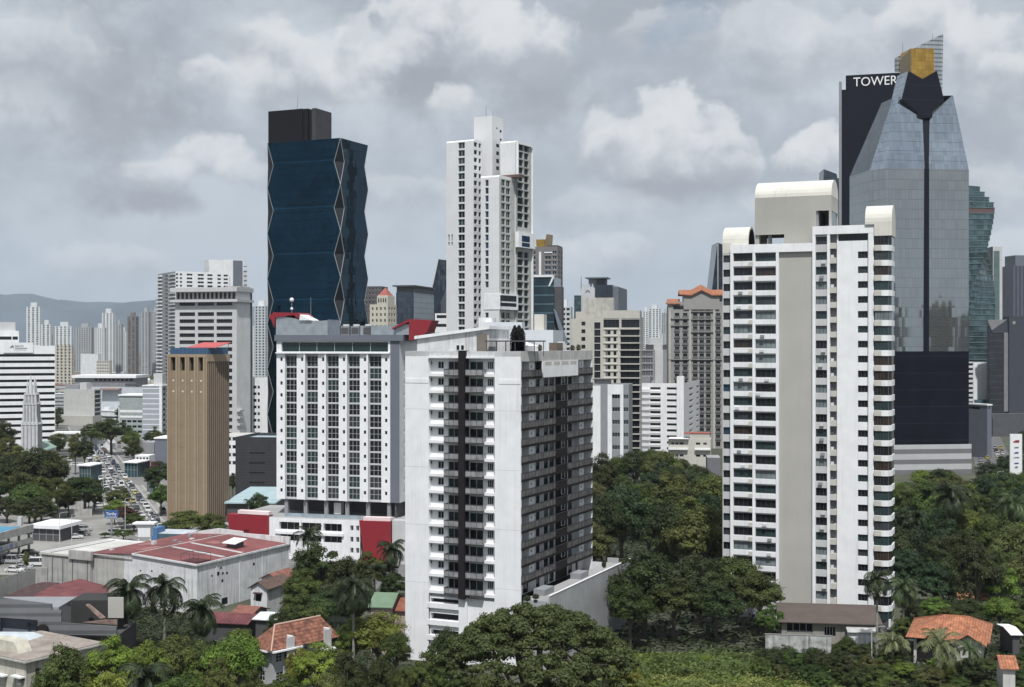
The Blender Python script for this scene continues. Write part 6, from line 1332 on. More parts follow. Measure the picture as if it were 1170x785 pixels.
flat3('shed', 'old dark brown roofed lean-to left of the faded red shed roof', 'shed', [(6, 681, 4.6), (35, 681.5, 4.7), (60, 669.5, 4.9), (68, 666, 5), (50, 665, 5), (38, 667.5, 4.8)], 0, .12, mat('old_brown_roof', (.06, .03, .03), .9, .5, .8, .5), wm=DKGREY)
def walls_():
    o = empty('boundary_wall', 'tall streaked grey concrete wall at the left border', 'wall', (-105, 278, 0)); q = MB('wall_run'); zt = 7.2
    pts = [G(x, 0, 0) if 0 else ((x-CX)/F0*((56-zt)*1500/(y-HY)), (56-zt)*1500/(y-HY)) for x, y in ((-25, 669), (0, 660.6), (40.6, 648.7), (54, 648.0))]
    for i in range(3):
        (a, b), (c, d) = pts[i], pts[i+1]; q.solid([(a+105, b-278, 0), (c+105, d-278, 0), (c+105, d-278, zt), (a+105, b-278, zt)], (0, .4, 0), CONC)
    q.build(o)
walls_()
def slatted():
    D = 226; p = WP(60, 392, D); o = empty('workshop', 'dark grey louvred workshop with a collapsed roof corner, next to three royal palms', 'building', (p[0], p[1], 0), radians(0)); X = lambda x: (x-60)*D/1500; z = lambda y: CH-(y-HY)*D/1500
    q = MB('louvred_wall'); q.solid([(X(-20), 0, z(722)), (X(0), 0, z(722)), (X(0), 0, z(705)), (X(43), 0, z(708)), (X(43), 0, z(724)), (X(133), 0, z(726)), (X(133), 0, z(715.7)), (X(70), 0, z(711)), (X(70), 0, z(697.4)), (X(59), 0, z(697)), (X(59), 0, z(689.5)), (X(-20), 0, z(680))], (0, .4, 0), GREYCOR)
    q.box(X(-20), X(133), .5, 12, 0, z(727), DKGREY); q.build(o)
    d = MB('dark_bay'); d.box(X(-20), X(43), 1.2, 1.5, z(726), z(705), SLATE); d.box(X(-20), X(133), -.1, .45, z(727.5), z(726), BLACK)
    d.box(X(70), X(124), 5.0, 12, z(727), z(692), mat('workshop_dark', (.03, .03, .03), .9)); d.box(X(114), X(132), 4.6, 4.9, z(712), z(688), GREIGE); d.build(o)
    f = MB('extractor_fan'); f.tube((X(50), -.3, z(718.5)), (X(50), -1.2, z(718.5)), 1.0, 1.0, BLACK, 14); f.box(X(43), X(47), -1.4, -.01, z(728), z(719), BLACK); f.tube((X(31), .8, z(714.5)), (X(31), .4, z(714.5)), .3, .3, BLACK, 10); f.build(o)
    b = MB('fallen_roof_sheet'); b.solid([(X(91), 3.2, z(695)), (X(95), 3.2, z(694.6)), (X(115), 2.5, z(709)), (X(109), 2.5, z(710))], (0, .25, .1), mat('sheet_rust', (.19, .135, .11), .85, .4, 1, .5)); b.solid([(X(92), 1, z(712)), (X(118), 1, z(709)), (X(132), 1, z(709)), (X(132), 1, z(715))], (0, .2, 0), mat('sheet_rust')); b.build(o)
    r = MB('roof'); r.solid([(X(-20), .5, z(682)), (X(59), .5, z(690)), (X(66), 9, z(683)), (X(-20), 9, z(676))], (0, 0, .1), mat('workshop_roof', (.16, .16, .165), .8)) if 0 else r.box(X(-20), X(66), .5, 10, z(697), z(694), MGREY); r.build(o)
slatted()
def beige_low():
    b = B('house', 'cream two storey building with rusty flat roof in the lower left corner', 29.5, 204, -33, -40, 116, cat='house', z0=-0); zt = b.zc(756.5); PC = mat('dirty_cream', (.46, .44, .38), .9, .15, .6, .7)
    b.facade('F', 0, b.W, 0, zt, [(b.U(-30), b.U(-12), b.zc(775), b.zc(769))], PC, d=.3, gl=[GD], mu=2)
    hs = [(b.U(40.5, 'R'), b.U(46.5, 'R'), b.Z(43, 786, 'R'), b.Z(43, 763, 'R')), (b.U(100, 'R'), b.U(105, 'R'), b.Z(100, 760, 'R'), b.Z(100, 747, 'R'))]
    b.facade('R', 0, b.dep, 0, zt, hs, PC, d=.3, gl=[mat('brown_shutter', (.07, .045, .035), .7)], ft=.06)
    for f in 'LK': b.fq(b.mb('wall'), f, 0, b.dep if f == 'L' else b.W, 0, zt, 0, PC)
    r = b.mb('roof'); r.box(-.6, b.W+.6, -.6, b.dep+.5, zt, zt+.22, CONC); r.box(-.4, b.W+.3, -.3, b.dep+.2, zt+.22, zt+.4, RUST)
    a = b.mb('awning'); 
    for (face, x0, x1, y) in (('F', 17, 29, 771.5), ('F', -8, 9, 768.5)): u0, u1 = b.U(x0, face), b.U(x1, face); b.fb(a, face, u0, u1, b.Z(x0, y, face), b.Z(x0, y-1.8, face), 0, .9, WHITE2)
    b.fb(b.mb('window'), 'F', b.U(22), b.W-.3, b.zc(777.5), b.zc(772), .0, .04, GD); b.fb(b.mb('air_conditioner'), 'F', b.U(23), b.U(27), b.zc(782), b.zc(778), .0, .5, MGREY)
    g_ = b.mb('metal_gable'); x0 = b.U(-3); g_.solid([(x0-4, 2.0, zt+.4), (x0+2.6, 2.0, zt+.4), (x0+1.4, 2.0, zt+2.1), (x0-4, 2.0, zt+2.1)], (0, 2.5, 0), mat('pale_rusty_metal', (.50, .48, .40), .7, .2, .6, .6))
    b.finish()
    flat3('shed', 'pale zinc roofed shed between the louvred workshop and the rusty flat roof', 'shed', [(-20, 742, 6.6), (30, 739, 6.6), (58, 729.5, 6.6), (38, 722.5, 6.8), (-20, 722, 6.8)], 0, .15, mat('pale_zinc', (.50, .55, .58), .6, .15, .6, .3), wm=DKGREY)
beige_low()
def tile_house():
    b = B('house', 'two storey house with weathered clay tile roof and rows of white framed windows', 311, 212, -42, 292, 379, cat='house'); zt = b.zc(741.5); U = b.U; HWm = mat('house_grey', (.42, .43, .44), .85, .1, .5, .3)
    hs = [(u, u+1.25, zt-2.3, zt-.7) for u in np.arange(.8, b.dep*.5, 1.75)]+[(u, u+1.5, zt-5.4, zt-3.9) for u in np.arange(.8, b.dep*.5, 1.9)]+[(u, u+1.5, zt-5.4, zt-3.9) for u in np.arange(b.dep*.6, b.dep-2, 3)]
    b.facade('R', 0, b.dep, 0, zt, hs, HWm, d=.15, gl=[GD, GG], mu=1, mv=2); b.facade('F', 0, b.W, 0, zt, [(1.0+i*2.1, 2.4+i*2.1, z, z+1.6) for i in range(int((b.W-1.5)/2.1)) for z in (zt-2.3, zt-5.5)], HWm, d=.15, gl=[GD, GG], mu=1, mv=1)
    for f in 'LK': b.fq(b.mb('wall'), f, 0, b.dep if f == 'L' else b.W, 0, zt, 0, HWm)
    cn = b.mb('window_canopy'); b.fb(cn, 'R', -.8, b.dep*.42, zt-.35, zt-.1, 0, 1.4, WHITE); b.fb(cn, 'F', 0, b.W+.0, zt-.36, zt-.11, 0, 1.2, WHITE); b.fb(cn, 'R', b.dep*.78, b.dep*.95, zt-1.6, zt-1.4, 0, 2.0, WHITE)
    r = b.mb('roof'); e = 1.0; hh = 3.3; W, dp = b.W, b.dep; m = W/2
    c = [(-e, -e, zt), (W+e, -e, zt), (W+e, dp+e, zt), (-e, dp+e, zt)]; r1, r2 = (m, m, zt+hh), (m, dp-m*.3, zt+hh)
    r.poly([c[0], c[1], r1], TILE); r.poly([c[1], c[2], r2, r1], TILE); r.poly([c[2], c[3], r2], TILE); r.poly([c[3], c[0], r1, r2], TILE); r.poly(c[::-1], DKGREY)
    rt = b.mb('ridge_tiles'); rt.tube(r1, r2, .16, .16, mat('ridge_pale', (.45, .30, .24), .9), 6); rt.tube(c[1], r1, .14, .14, mat('ridge_pale'), 6)
    for u in (b.U(330, 'R'), b.U(372, 'R')): b.mb('party_wall').box(W-1.6, W+1.1, u, u+.3, zt-1, zt+1.7, WHITE2); b.mb('party_wall').box(W+.9, W+1.15, u-1.2, u+.3, zt-1.5, zt+1.7, LGREY)
    b.finish()
tile_house()
def gable_house(name, label, xc, D, th, xl, xr, ye, rise, wm, rm, win=True, cat='house', group=None, axis='n', dep=None):
    b = B(name, label, xc, D, th, xl, xr, cat=cat, group=group, dep=dep); zt = b.zc(ye); W, dp = b.W, b.dep; side = 'R' if th <= 0 else 'L'
    b.shell(0, zt, wm, 'FRLK', rm); r = b.mb('roof'); e = .5
    if axis == 'n':
        w = b.mb('wall'); w.poly([(0, 0, zt), (W, 0, zt), (W/2, 0, zt+rise)], wm); w.poly([(0, dp, zt), (W, dp, zt), (W/2, dp, zt+rise)], wm)
        r.solid([(-e, -e, zt-.15), (W/2, -e, zt+rise+.02), (W/2, dp+e, zt+rise+.02), (-e, dp+e, zt-.15)], (0, 0, .14), rm); r.solid([(W/2, -e, zt+rise+.02), (W+e, -e, zt-.15), (W+e, dp+e, zt-.15), (W/2, dp+e, zt+rise+.02)], (0, 0, .14), rm)
    else:
        w = b.mb('wall'); w.poly([(0, 0, zt), (0, dp/2, zt+rise), (0, dp, zt)], wm); w.poly([(W, 0, zt), (W, dp/2, zt+rise), (W, dp, zt)], wm)
        r.solid([(-e, -e, zt-.15), (W+e, -e, zt-.15), (W+e, dp/2, zt+rise), (-e, dp/2, zt+rise)], (0, 0, .14), rm); r.solid([(-e, dp+e, zt-.15), (W+e, dp+e, zt-.15), (W+e, dp/2, zt+rise), (-e, dp/2, zt+rise)], (0, 0, .14), rm)
    if win:
        for (x, y, f) in win if isinstance(win, list) else []: u = b.U(x, f); z = b.Z(x, y, f); q = b.new('window'); b.fb(q, f, u-.6, u+.6, z-.7, z+.7, .0, .06, GD); b.fb(q.sub('awning'), f, u-.9, u+.9, z+.8, z+1.0, 0, .8, mat('old_brown_roof'))
    b.finish(); return b
OBR = mat('dark_old_tile', (.10, .065, .05), .9, .4, 1.2, .4)
gable_house('house', 'small white house with dark tiled roof squeezed against the warehouse side wall', 305, 262, -20, 286.5, 326, 672.5, 1.3, OLDW, OBR, [(295.5, 682, 'F')], dep=9)
gable_house('house', 'little white house with rusty roof up behind the dark tiled one', 318, 272, -20, 299, 334, 661.5, 1.0, OLDW, mat('rust_red_roof', (.20, .08, .06), .9, .4, 1, .5), [(304, 668, 'F'), (313, 668.5, 'F')], dep=7)
gable_house('shed', 'low shed with rusty red roof at the foot of the warehouse wall', 286, 246, -20, 266, 303, 702, .9, mat('shed_wall', (.30, .30, .30), .9, .2, .5, .5), mat('rust_red_roof'), None, axis='u', cat='shed', dep=6)
gable_house('shed', 'low shed with white metal roof just above the tiled house', 313, 238, -15, 292, 320, 707.5, .5, DKGREY, mat('white_metal_roof', (.62, .64, .65), .5, .1), None, axis='u', cat='shed', dep=6)
gable_house('shed', 'red roofed shed behind the right royal palm', 282, 242, -12, 236, 292, 712, 1.0, DKGREY, REDOLD, None, axis='u', cat='shed', dep=7)
gable_house('house', 'house with faded green metal roof left of the balcony tower', 446, 236, -8, 424, 452, 693, 1.6, mat('pinkish_wall', (.38, .30, .27), .9, .1), mat('green_metal_roof', (.13, .20, .13), .7, .15), None, axis='u', cat='house', dep=9)
gable_house('house', 'brown roofed house corner touching the balcony tower', 470, 238, -8, 445, 480, 697, 1.4, mat('pinkish_wall'), mat('brown_red_roof', (.22, .08, .05), .9, .3, 1, .3), None, axis='u', cat='house', dep=8)
def garage():
    b = B('parking_building', 'open two level parking building with bright blue roof at the left border', -12, 326, -9, -60, 38, W=26, cat='building'); W, dp = b.W, b.dep
    z1 = 8.3
    s = b.mb('floor_slab'); s.box(0, W, 0, dp, 3.2, 3.6, CONC); s.box(W-.3, W, 0, dp, 3.2, 4.9, CONC); s.box(0, W-.31, 0, .3, 3.61, 4.9, CONC); s.box(0, W, 0, dp, 6.6, 6.9, CONC); s.box(W-.3, W+.1, 0, dp, 6.3, z1, CONC); s.box(0, W-.31, 0, .3, 6.91, z1, CONC); s.box(0, W-.31, dp-.3, dp, 6.91, z1, CONC)
    c = b.mb('column')
    for y in np.linspace(.5, dp-.6, 5):
        for x in (W-.9, W/2, .5): c.box(x-.25, x+.25, y-.25, y+.25, 0, 6.6, CONC)
    r = b.mb('roof'); r.solid([(.4, .4, z1-.4), (W-.7, .4, z1-.4), (W-.7, dp*.75, z1-.2), (.4, dp*.75, z1-.2)], (0, 0, .2), mat('bright_blue_roof', (.06, .24, .38), .5, .1, .3, .1, rib=[(0, .8, .1, .7)]))
    w = b.mb('dark_fill'); w.box(.3, W*.6, .31, dp-.4, 0, 6.6, DKGREY); b.mb('roof_duct').box(W-2.2, W-1.2, dp-4, dp-3, z1, z1+2.3, LGREY)  # solid dark block painted in for the darkness between the slabs
    for i in range(5): b.mb('banner').box(W+.001, W+.05, 2+i*2.4, 3.6+i*2.4, 3.7, 4.7, mat('banner_blue', (.12, .16, .3), .6) if i % 2 else MGREY)
    b.finish()
garage()
def shelter(px, py, D, w, d, h, label, roofm, wallm, name='metro_entrance', cat='shelter', rise=.4):
    x, y = (px-CX)/F0*D, D; o = empty(name, label, cat, (x, y, 0), radians(-16)); q = MB('glass_wall'); 
    q.box(-w/2, w/2, 0, d, 0, h, wallm); q.build(o); f = MB('frame')
    for i in range(5): xx = -w/2+w*i/4; f.box(xx-.1, xx+.1, -.08, 0, 0, h, MGREY)
    f.box(-w/2, w/2, -.1, 0, h*.5, h*.5+.15, MGREY); f.build(o); r = MB('roof'); r.solid([(-w/2-.6, -.8, h), (w/2+.6, -.8, h), (w/2+.6, -.8, h+rise), (-w/2-.6, -.8, h+rise)], (0, d+1.6, .3), roofm); r.build(o); return o
TW = mat('teal_glass_wall', (.03, .07, .08), .1, .2, .5)
shelter(97, 550, 533, 5.2, 8, 6.3, 'metro entrance of teal glass with white roof, left of the jammed avenue', WHITE, TW)
shelter(149.7, 545, 550, 6.0, 8, 6.0, 'metro entrance of teal glass with white roof, right of the jammed avenue', WHITE, TW)
shelter(171, 562, 494, 2.2, 2.2, 7.5, 'teal lift tower at the kerb beside the tree row', TW, TW, 'lift_tower', 'lift tower')
shelter(53, 617, 372, 9, 9, 3.6, 'white sloping canopy over the car park', WHITE, DKGREY, 'canopy', 'canopy', 1.0)
simple('rail_hall', 'long white roofed walkway crossing behind the church tower', 114, 700, -2, 62, 116, 495.5, LGREY, F=([(66, 70), (74, 80), (84, 90), (94, 100), (104, 110)], 2.6), fh=50, top=2, dep=6, roof=WHITE, cat='walkway', extra=lambda b, zt: b.mb('roof_slab').box(-.8, b.W+.8, -.8, 6.8, zt+.01, zt+1.0, WHITE))
gable_house('chapel', 'small pale gabled gatehouse beside the large roadside tree', 125.5, 690, -6, 118, 127, 506.5, 2.2, OLDW, LGREY, None, dep=7, cat='house')
simple('shop', 'grey shop building with curved white canopy at the far end of the avenue', 176, 640, -8, 163, 179, 505, MGREY, dep=12, cat='shop')
simple('shop', 'low white domed kiosk beyond the right metro entrance', 170.5, 580, -6, 154.5, 172, 520, WHITE2, F=((4, .6), 1.3), fh=3, dep=7, cat='shop', roof=WHITE)
simple('shop', 'white roofed shop right beside the tan tower, next to a dark red front', 192, 560, -4, 177, 195, 501, SLATE, dep=14, cat='shop', roof=WHITE, extra=lambda b, zt: (b.mb('roof_slab').box(-.4, b.W+.3, -.4, b.dep, zt+.01, zt+.6, WHITE), b.mb('red_front').box(-2.5, b.W*.4, -3, -.1, 0, 6, mat('dark_red_front', (.08, .02, .03), .7))))
# wall of the car park and its fence
o = empty('boundary_wall', 'pale graffiti marked low wall at the back of the car park', 'wall', (-170, 393, 0)); q = MB('wall_run'); q.box(-38, 42, 0, .3, 0, 1.9, mat('pale_wall', (.42, .40, .38), .9, .3, 1.0, .6)); q.box(-38, 42, -.05, .35, 1.9, 2.0, CONC); q.build(o)
o = empty('boundary_wall', 'weathered wall with wrought fence behind the roadside trees', 'wall', (-150, 425, 0)); q = MB('wall_run'); q.box(-25, 14, 0, .3, 0, 2.4, CONC); q.build(o); f = MB('fence_rails')
for i in range(30): f.box(-25+i*1.3, -24.93+i*1.3, .1, .2, 2.4, 3.6, DKGREY)
f.build(o)
# blue bus shelter / container and blue wall at the road end
simple('kiosk', 'blue and white low market sheds behind the red roofed warehouse', 212, 330, -12, 174, 226, 610, mat('blue_green_wall', (.05, .10, .13), .8, .2, .5, .4), dep=8, cat='kiosk', roof=mat('shed_pale', (.45, .48, .52), .7, .2, .5, .4), extra=lambda b, zt: b.mb('blue_panel').box(-.1, 1.5, -.3, 4, 0, zt+1.4, mat('blue_panel', (.06, .16, .32), .6)))
simple('service_building', 'dark low service building at the foot of the tan tower', 262, 372, -10, 238, 268, 601, SLATE, dep=8, cat='building', roof=ROOFG)
# ================================================================= RIGHT LOWER BUILDINGS
def annex():
    b = B('annex_building', 'long low annex with brown roof at the foot of the vaulted tower', 1006, 236, -8, 893, 1016, cat='building', dep=13); U, Z = b.U, b.Z; zt = b.zc(713); AW = mat('annex_wall', (.25, .235, .215), .9, .12, .5, .5)
    b.facade('F', 0, b.W, 0, zt, [(U(899), U(929), Z(915, 722), Z(915, 710.5)), (U(942), U(955), Z(950, 727), Z(950, 716))], AW, d=.8, gl=[GD], mu=3, ft=.08)
    for f in 'RLK': b.fq(b.mb('wall'), f, 0, b.dep if f in 'RL' else b.W, 0, zt, 0, mat('annex_pink', (.26, .215, .20), .9, .12, .5, .4))
    r = b.mb('roof'); BR = mat('brown_roof', (.085, .066, .058), .9, .12, .4, .3); r.solid([(-.6, -.9, zt), (b.W+.3, -.9, zt), (b.W+.3, 9, zt+1.5), (-.6, 9, zt+1.5)], (0, 0, .16), BR); r.solid([(-.6, 9, zt+1.5), (b.W+.3, 9, zt+1.5), (b.W+.3, 13, zt+.8), (-.6, 13, zt+.8)], (0, 0, .16), BR)
    sh = b.mb('side_shed'); sh.box(U(968), U(1000), -3, -.02, 0, zt-.9, OLDW); sh.solid([(U(966), -3.4, zt-.9), (U(1001), -3.4, zt-.9), (U(1001), 0-.03, zt-.5), (U(966), -.03, zt-.5)], (0, 0, .1), mat('zinc_sheet', (.42, .42, .41), .6, .2, 1, .5))
    b.finish()
    o = empty('boundary_wall', 'mossy whitewashed garden wall between the lawn and the brown roofed annex', 'wall', (WP(912, 392, 224)[0], 224, 0), radians(-8)); q = MB('wall_run'); q.box(-5.5, 5.5, 0, .35, 0, 6.2, mat('mossy_white', (.36, .37, .355), .95, .45, .9, 1.0, dirt=(.04, .045, .04))); q.build(o); c = MB('coping'); c.box(-5.6, 5.6, -.05, .4, 6.2, 6.3, mat('mossy_grey', (.2, .2, .19), .95, .2)); c.build(o)
annex()
def orange_house():
    b = B('house', 'bungalow with broad orange clay tile hip roof in the lower right garden', 1122, 226, -22, 1044, 1152, dep=14, cat='house'); zt = b.zc(731); W, dp = b.W, b.dep; HW_ = mat('house_cream', (.50, .50, .48), .85, .1, .5, .3)
    b.shell(0, zt, HW_, 'FRLK', ROOFG); r = b.mb('roof'); e = 1.3; hh = 2.5; m = min(W, dp)/2
    c = [(-e, -e, zt-.2), (W+e, -e, zt-.2), (W+e, dp+e, zt-.2), (-e, dp+e, zt-.2)]; r1, r2 = (W*.42, dp*.5, zt+hh), (W*.78, dp*.5, zt+hh)
    for p in ([c[0], c[1], r2, r1], [c[1], c[2], r2], [c[2], c[3], r1, r2], [c[3], c[0], r1]): r.poly(p, TILE2)
    r.poly(c[::-1], DKGREY)
    # projecting gable on the front
    x0, x1 = W*.62, W*1.0; w = b.mb('wall'); w.box(x0, x1, -3.2, 0, 0, zt-.2, HW_); w.poly([(x0, -3.2, zt-.2), (x1, -3.2, zt-.2), ((x0+x1)/2, -3.2, zt+1.2)], HW_)
    mm = (x0+x1)/2; r.solid([(x0-.7, -3.9, zt-.35), (mm, -3.9, zt+1.45), (mm, 4, zt+1.45), (x0-.7, 1.2, zt-.35)], (0, 0, .14), TILE2); r.solid([(mm, -3.9, zt+1.45), (x1+.9, -3.9, zt-.35), (x1+.9, 1.2, zt-.35), (mm, 4, zt+1.45)], (0, 0, .14), TILE2)
    rt = b.mb('ridge_tiles'); RP = mat('ridge_orange', (.34, .13, .07), .9); rt.tube(r1, r2, .14, .14, RP, 6)
    for (p, q) in ((c[0], r1), (c[1], r2), (c[2], r2), (c[3], r1)): rt.tube(p, q, .13, .13, RP, 6)
    b.fb(b.mb('veranda_shade'), 'F', .5, W*.55, .3, zt-.6, .0, .05, BLACK); b.finish()  # flat black sheet on the front wall paints the veranda's shade
    gable_house('house', 'white flat roofed outbuilding at the right border beside the orange tiled bungalow', 1165, 232, -5, 1157, 1185, 724, .3, DKGREY, WHITE, None, axis='u', dep=8)
    gable_house('house', 'small clay tiled roof low at the right border', 1160, 205, -10, 1146, 1176, 763, 1.3, HW_, TILE2, None, axis='u', dep=5)
    gable_house('house', 'hidden house with brick red roof among the trees behind the orange bungalow', 1128, 285, -10, 1098, 1133, 690, 1.5, mat('ochre_wall', (.40, .22, .08), .9), TILE2, None, axis='u', dep=8)
orange_house()
# ---------------- billboard, lamp posts
def billboard():
    D = 381; p = WP(127.5, 392, D); o = empty('billboard', 'blue billboard reading Thrifty on a single pole beside the car park', 'billboard', (p[0], p[1], 0)); z = lambda y: CH-(y-HY)*D/1500
    q = MB('panel'); q.box(-1.95, 1.95, -.25, .25, z(591), z(582.6), mat('sign_blue', (.03, .09, .25), .5)); q.build(o); q = MB('pole'); q.tube((.0, 0, 0), (.0, 0, z(591)), .3, .3, MGREY, 8); q.box(-1.2, 1.2, -.2, .2, z(592.5), z(591.02), MGREY); q.build(o)
    me = text_mesh('Thrifty', 1, mat('sign_white'), .03); xs = [v.co.x for v in me.vertices]; s = 3.0/(max(xs)-min(xs))
    for v in me.vertices: v.co = (v.co.x*s, -v.co.z-.3, v.co.y*s*1.15)
    t = bpy.data.objects.new('sign_lettering', me); COL.objects.link(t); t.parent = o; t.location = (0, 0, z(586.8)); s_ = MB('stripe'); s_.box(-1.6, 1.6, -.27, -.24, z(590.5), z(590), mat('sign_white')); s_.build(o)
billboard()
def lamp(px, D, h, label, arm=1.6, group=None):
    p = WP(px, 392, D); o = empty('street_lamp', label, 'street lamp', (p[0], p[1], 0), 0, group); q = MB('pole'); q.tube((0, 0, 0), (0, 0, h), .13, .07, LGREY, 6); q.build(o); a = MB('arm'); a.tube((-.0, 0, h), (arm, 0, h+.3), .05, .05, LGREY, 5); a.build(o); l = MB('lamp_head'); l.box(arm-.1, arm+.7, -.15, .15, h+.2, h+.36, MGREY); l.build(o)
for (px, D, h, lb) in ((118, 430, 12, 'grey lamp post in front of the trees left of the avenue'), (68, 352, 10.5, 'grey post beside the white car park canopy'), (82, 356, 9.5, 'slim post at the right edge of the car park'), (143, 372, 12, 'lamp post rising beside the billboard'), (172, 500, 11, 'lamp post at the kerb near the lift tower'), (109.5, 540, 10, 'lamp post beside the left metro entrance'), (154, 640, 10, 'lamp post by the far roadside tree'), (1140, 470, 10, 'lamp post in the dark street left of the white pylon'), (996, 226, 7, 'bent old lamp post beside the brown roofed annex'), (324, 203, 6, 'curved lamp post in front of the clay tiled house')): lamp(px, D, h, lb)
# ================================================================= TREES
LEAF = mat('foliage', rough=.6, var=.25, scale=.22, objcol=True, leaf=True, spec=.25)
FROND = mat('palm_foliage', rough=.5, var=.25, scale=.5, objcol=True, leaf=True, spec=.3)
BARK = mat('bark', (.10, .085, .07), .95, .3, 2); PBARK = mat('palm_bark', (.24, .23, .21), .9, .2, 2, .4)
def np_mesh(name, V, Q, m, smooth=False):
    me = bpy.data.meshes.new(name); me.vertices.add(len(V)); me.vertices.foreach_set('co', np.asarray(V, dtype=np.float32).ravel())
    n = len(Q); k = Q.shape[1]; me.loops.add(n*k); me.loops.foreach_set('vertex_index', Q.astype(np.int32).ravel()); me.polygons.add(n)
    me.polygons.foreach_set('loop_start', np.arange(0, n*k, k, dtype=np.int32)); me.polygons.foreach_set('loop_total', np.full(n, k, dtype=np.int32)); me.materials.append(m); me.update(calc_edges=True); return me
def leaves(C, Nrm, size, r):
    """one bent leaf-cluster quad at every centre C, facing roughly along Nrm"""
    n = len(C); Nn = Nrm+r.normal(0, .38, (n, 3)); Nn /= np.linalg.norm(Nn, axis=1)[:, None]+1e-9
    A = np.cross(Nn, r.normal(0, 1, (n, 3))); A /= np.linalg.norm(A, axis=1)[:, None]+1e-9; Bv = np.cross(Nn, A)
    s = size*r.uniform(.55, 1.35, (n, 1)); l = s*1.25
    V = np.stack([C-A*s*.3-Bv*l*.2, C+A*s*.5-Bv*l*.5+Nn*s*.15, C+A*s*.3+Bv*l*.3, C-A*s*.5+Bv*l*.5-Nn*s*.1], 1).reshape(-1, 3); return V
def crown(seed, nclump, clump_r, nleaf, size, shape='round', gap=.0):
    r = np.random.default_rng(seed); P = []
    while len(P) < nclump:
        p = r.normal(0, 1, 3); p /= np.linalg.norm(p)
        rad = r.uniform(.50, .86)
        if shape == 'umbrella':
            if p[2] < -.12: continue
            p = p*rad; p[2] = p[2]*1.05-.15
        elif shape == 'tall': p = p*rad*np.array([.8, .8, 1])
        else:
            if p[2] < -.62: continue
            p = p*rad
        P.append(p)
    P = np.array(P); V = []; 
    for p in P:
        cr = clump_r*r.uniform(.7, 1.35); d = r.normal(0, 1, (nleaf, 3)); d /= np.linalg.norm(d, axis=1)[:, None]
        low = d[:, 2] < -.35; d[low, 2] *= -.6
        rr_ = cr*r.uniform(.55, 1.05, (nleaf, 1))*(1+.25*np.sin(d[:, :1]*7+p[0]*9)*np.cos(d[:, 1:2]*6)); C = p+d*rr_*np.array([1, 1, .75]); V.append(leaves(C, d+p*.4+np.array([0, 0, .35]), size, r))
    V = np.concatenate(V); Q = np.arange(len(V)).reshape(-1, 4); return V, Q, P
CR = []
specs = [(1, 62, .25, 260, .052, 'round'), (2, 50, .29, 300, .050, 'round'), (3, 75, .21, 220, .048, 'round'), (4, 46, .26, 260, .055, 'umbrella'), (5, 60, .23, 230, .048, 'tall'), (6, 40, .33, 330, .054, 'round'), (7, 88, .19, 190, .046, 'round')]
for sp in specs:
    V, Q, P = crown(*sp); me = np_mesh('crown', V, Q, LEAF); t = MB('trunk'); r = random.Random(sp[0])
    # trunk: unit height below the crown centre is handled per tree; branches are in crown units
    for p in P[:14]: 
        k = Vector(p)*.8; mid = Vector((p[0]*.35, p[1]*.35, -.35+p[2]*.25)); t.tube((0, 0, -.75), mid, .045, .03, BARK, 5, False); t.tube(mid, k, .03, .010, BARK, 4, False)
    t.tube((0, 0, -2.2), (0, 0, -.7), .075, .055, BARK, 7, False); CR.append((me, t.mesh('trunk')))
def tree(px, yt, D, wpx, col, v, label, cat='tree', group=None, base=.30, name='tree'):
    h = CH-(yt-HY)*D/F0; rad = wpx/2*D/F0; X = (px-CX)/F0*D; rz = random.uniform(0, 6.28); hz = h*(1-base)/2
    o = empty(name, label, cat, (X, D, 0), rz, group)
    for me, nm in zip(CR[v], ('crown', 'trunk')):
        c = bpy.data.objects.new(nm, me); COL.objects.link(c); c.parent = o; c.location = (0, 0, h-hz*.98); c.scale = (rad*1.05, rad*1.05, hz*1.05)
        c.color = (*[x*random.uniform(.88, 1.12) for x in col], 1)
        if nm == 'trunk':
            c.location = (0, 0, h-hz*.98)
            zb = (h-hz*.98)/(hz*1.05)
    # the trunk mesh reaches 2.2 crown units down, which is always into the ground
    return o
DKG = (.044, .062, .019); MG = (.075, .105, .025); BG = (.135, .190, .036); OLV = (.100, .120, .034); YG = (.185, .220, .038); RB = (.10, .050, .034); TEAL = (.036, .060, .026)
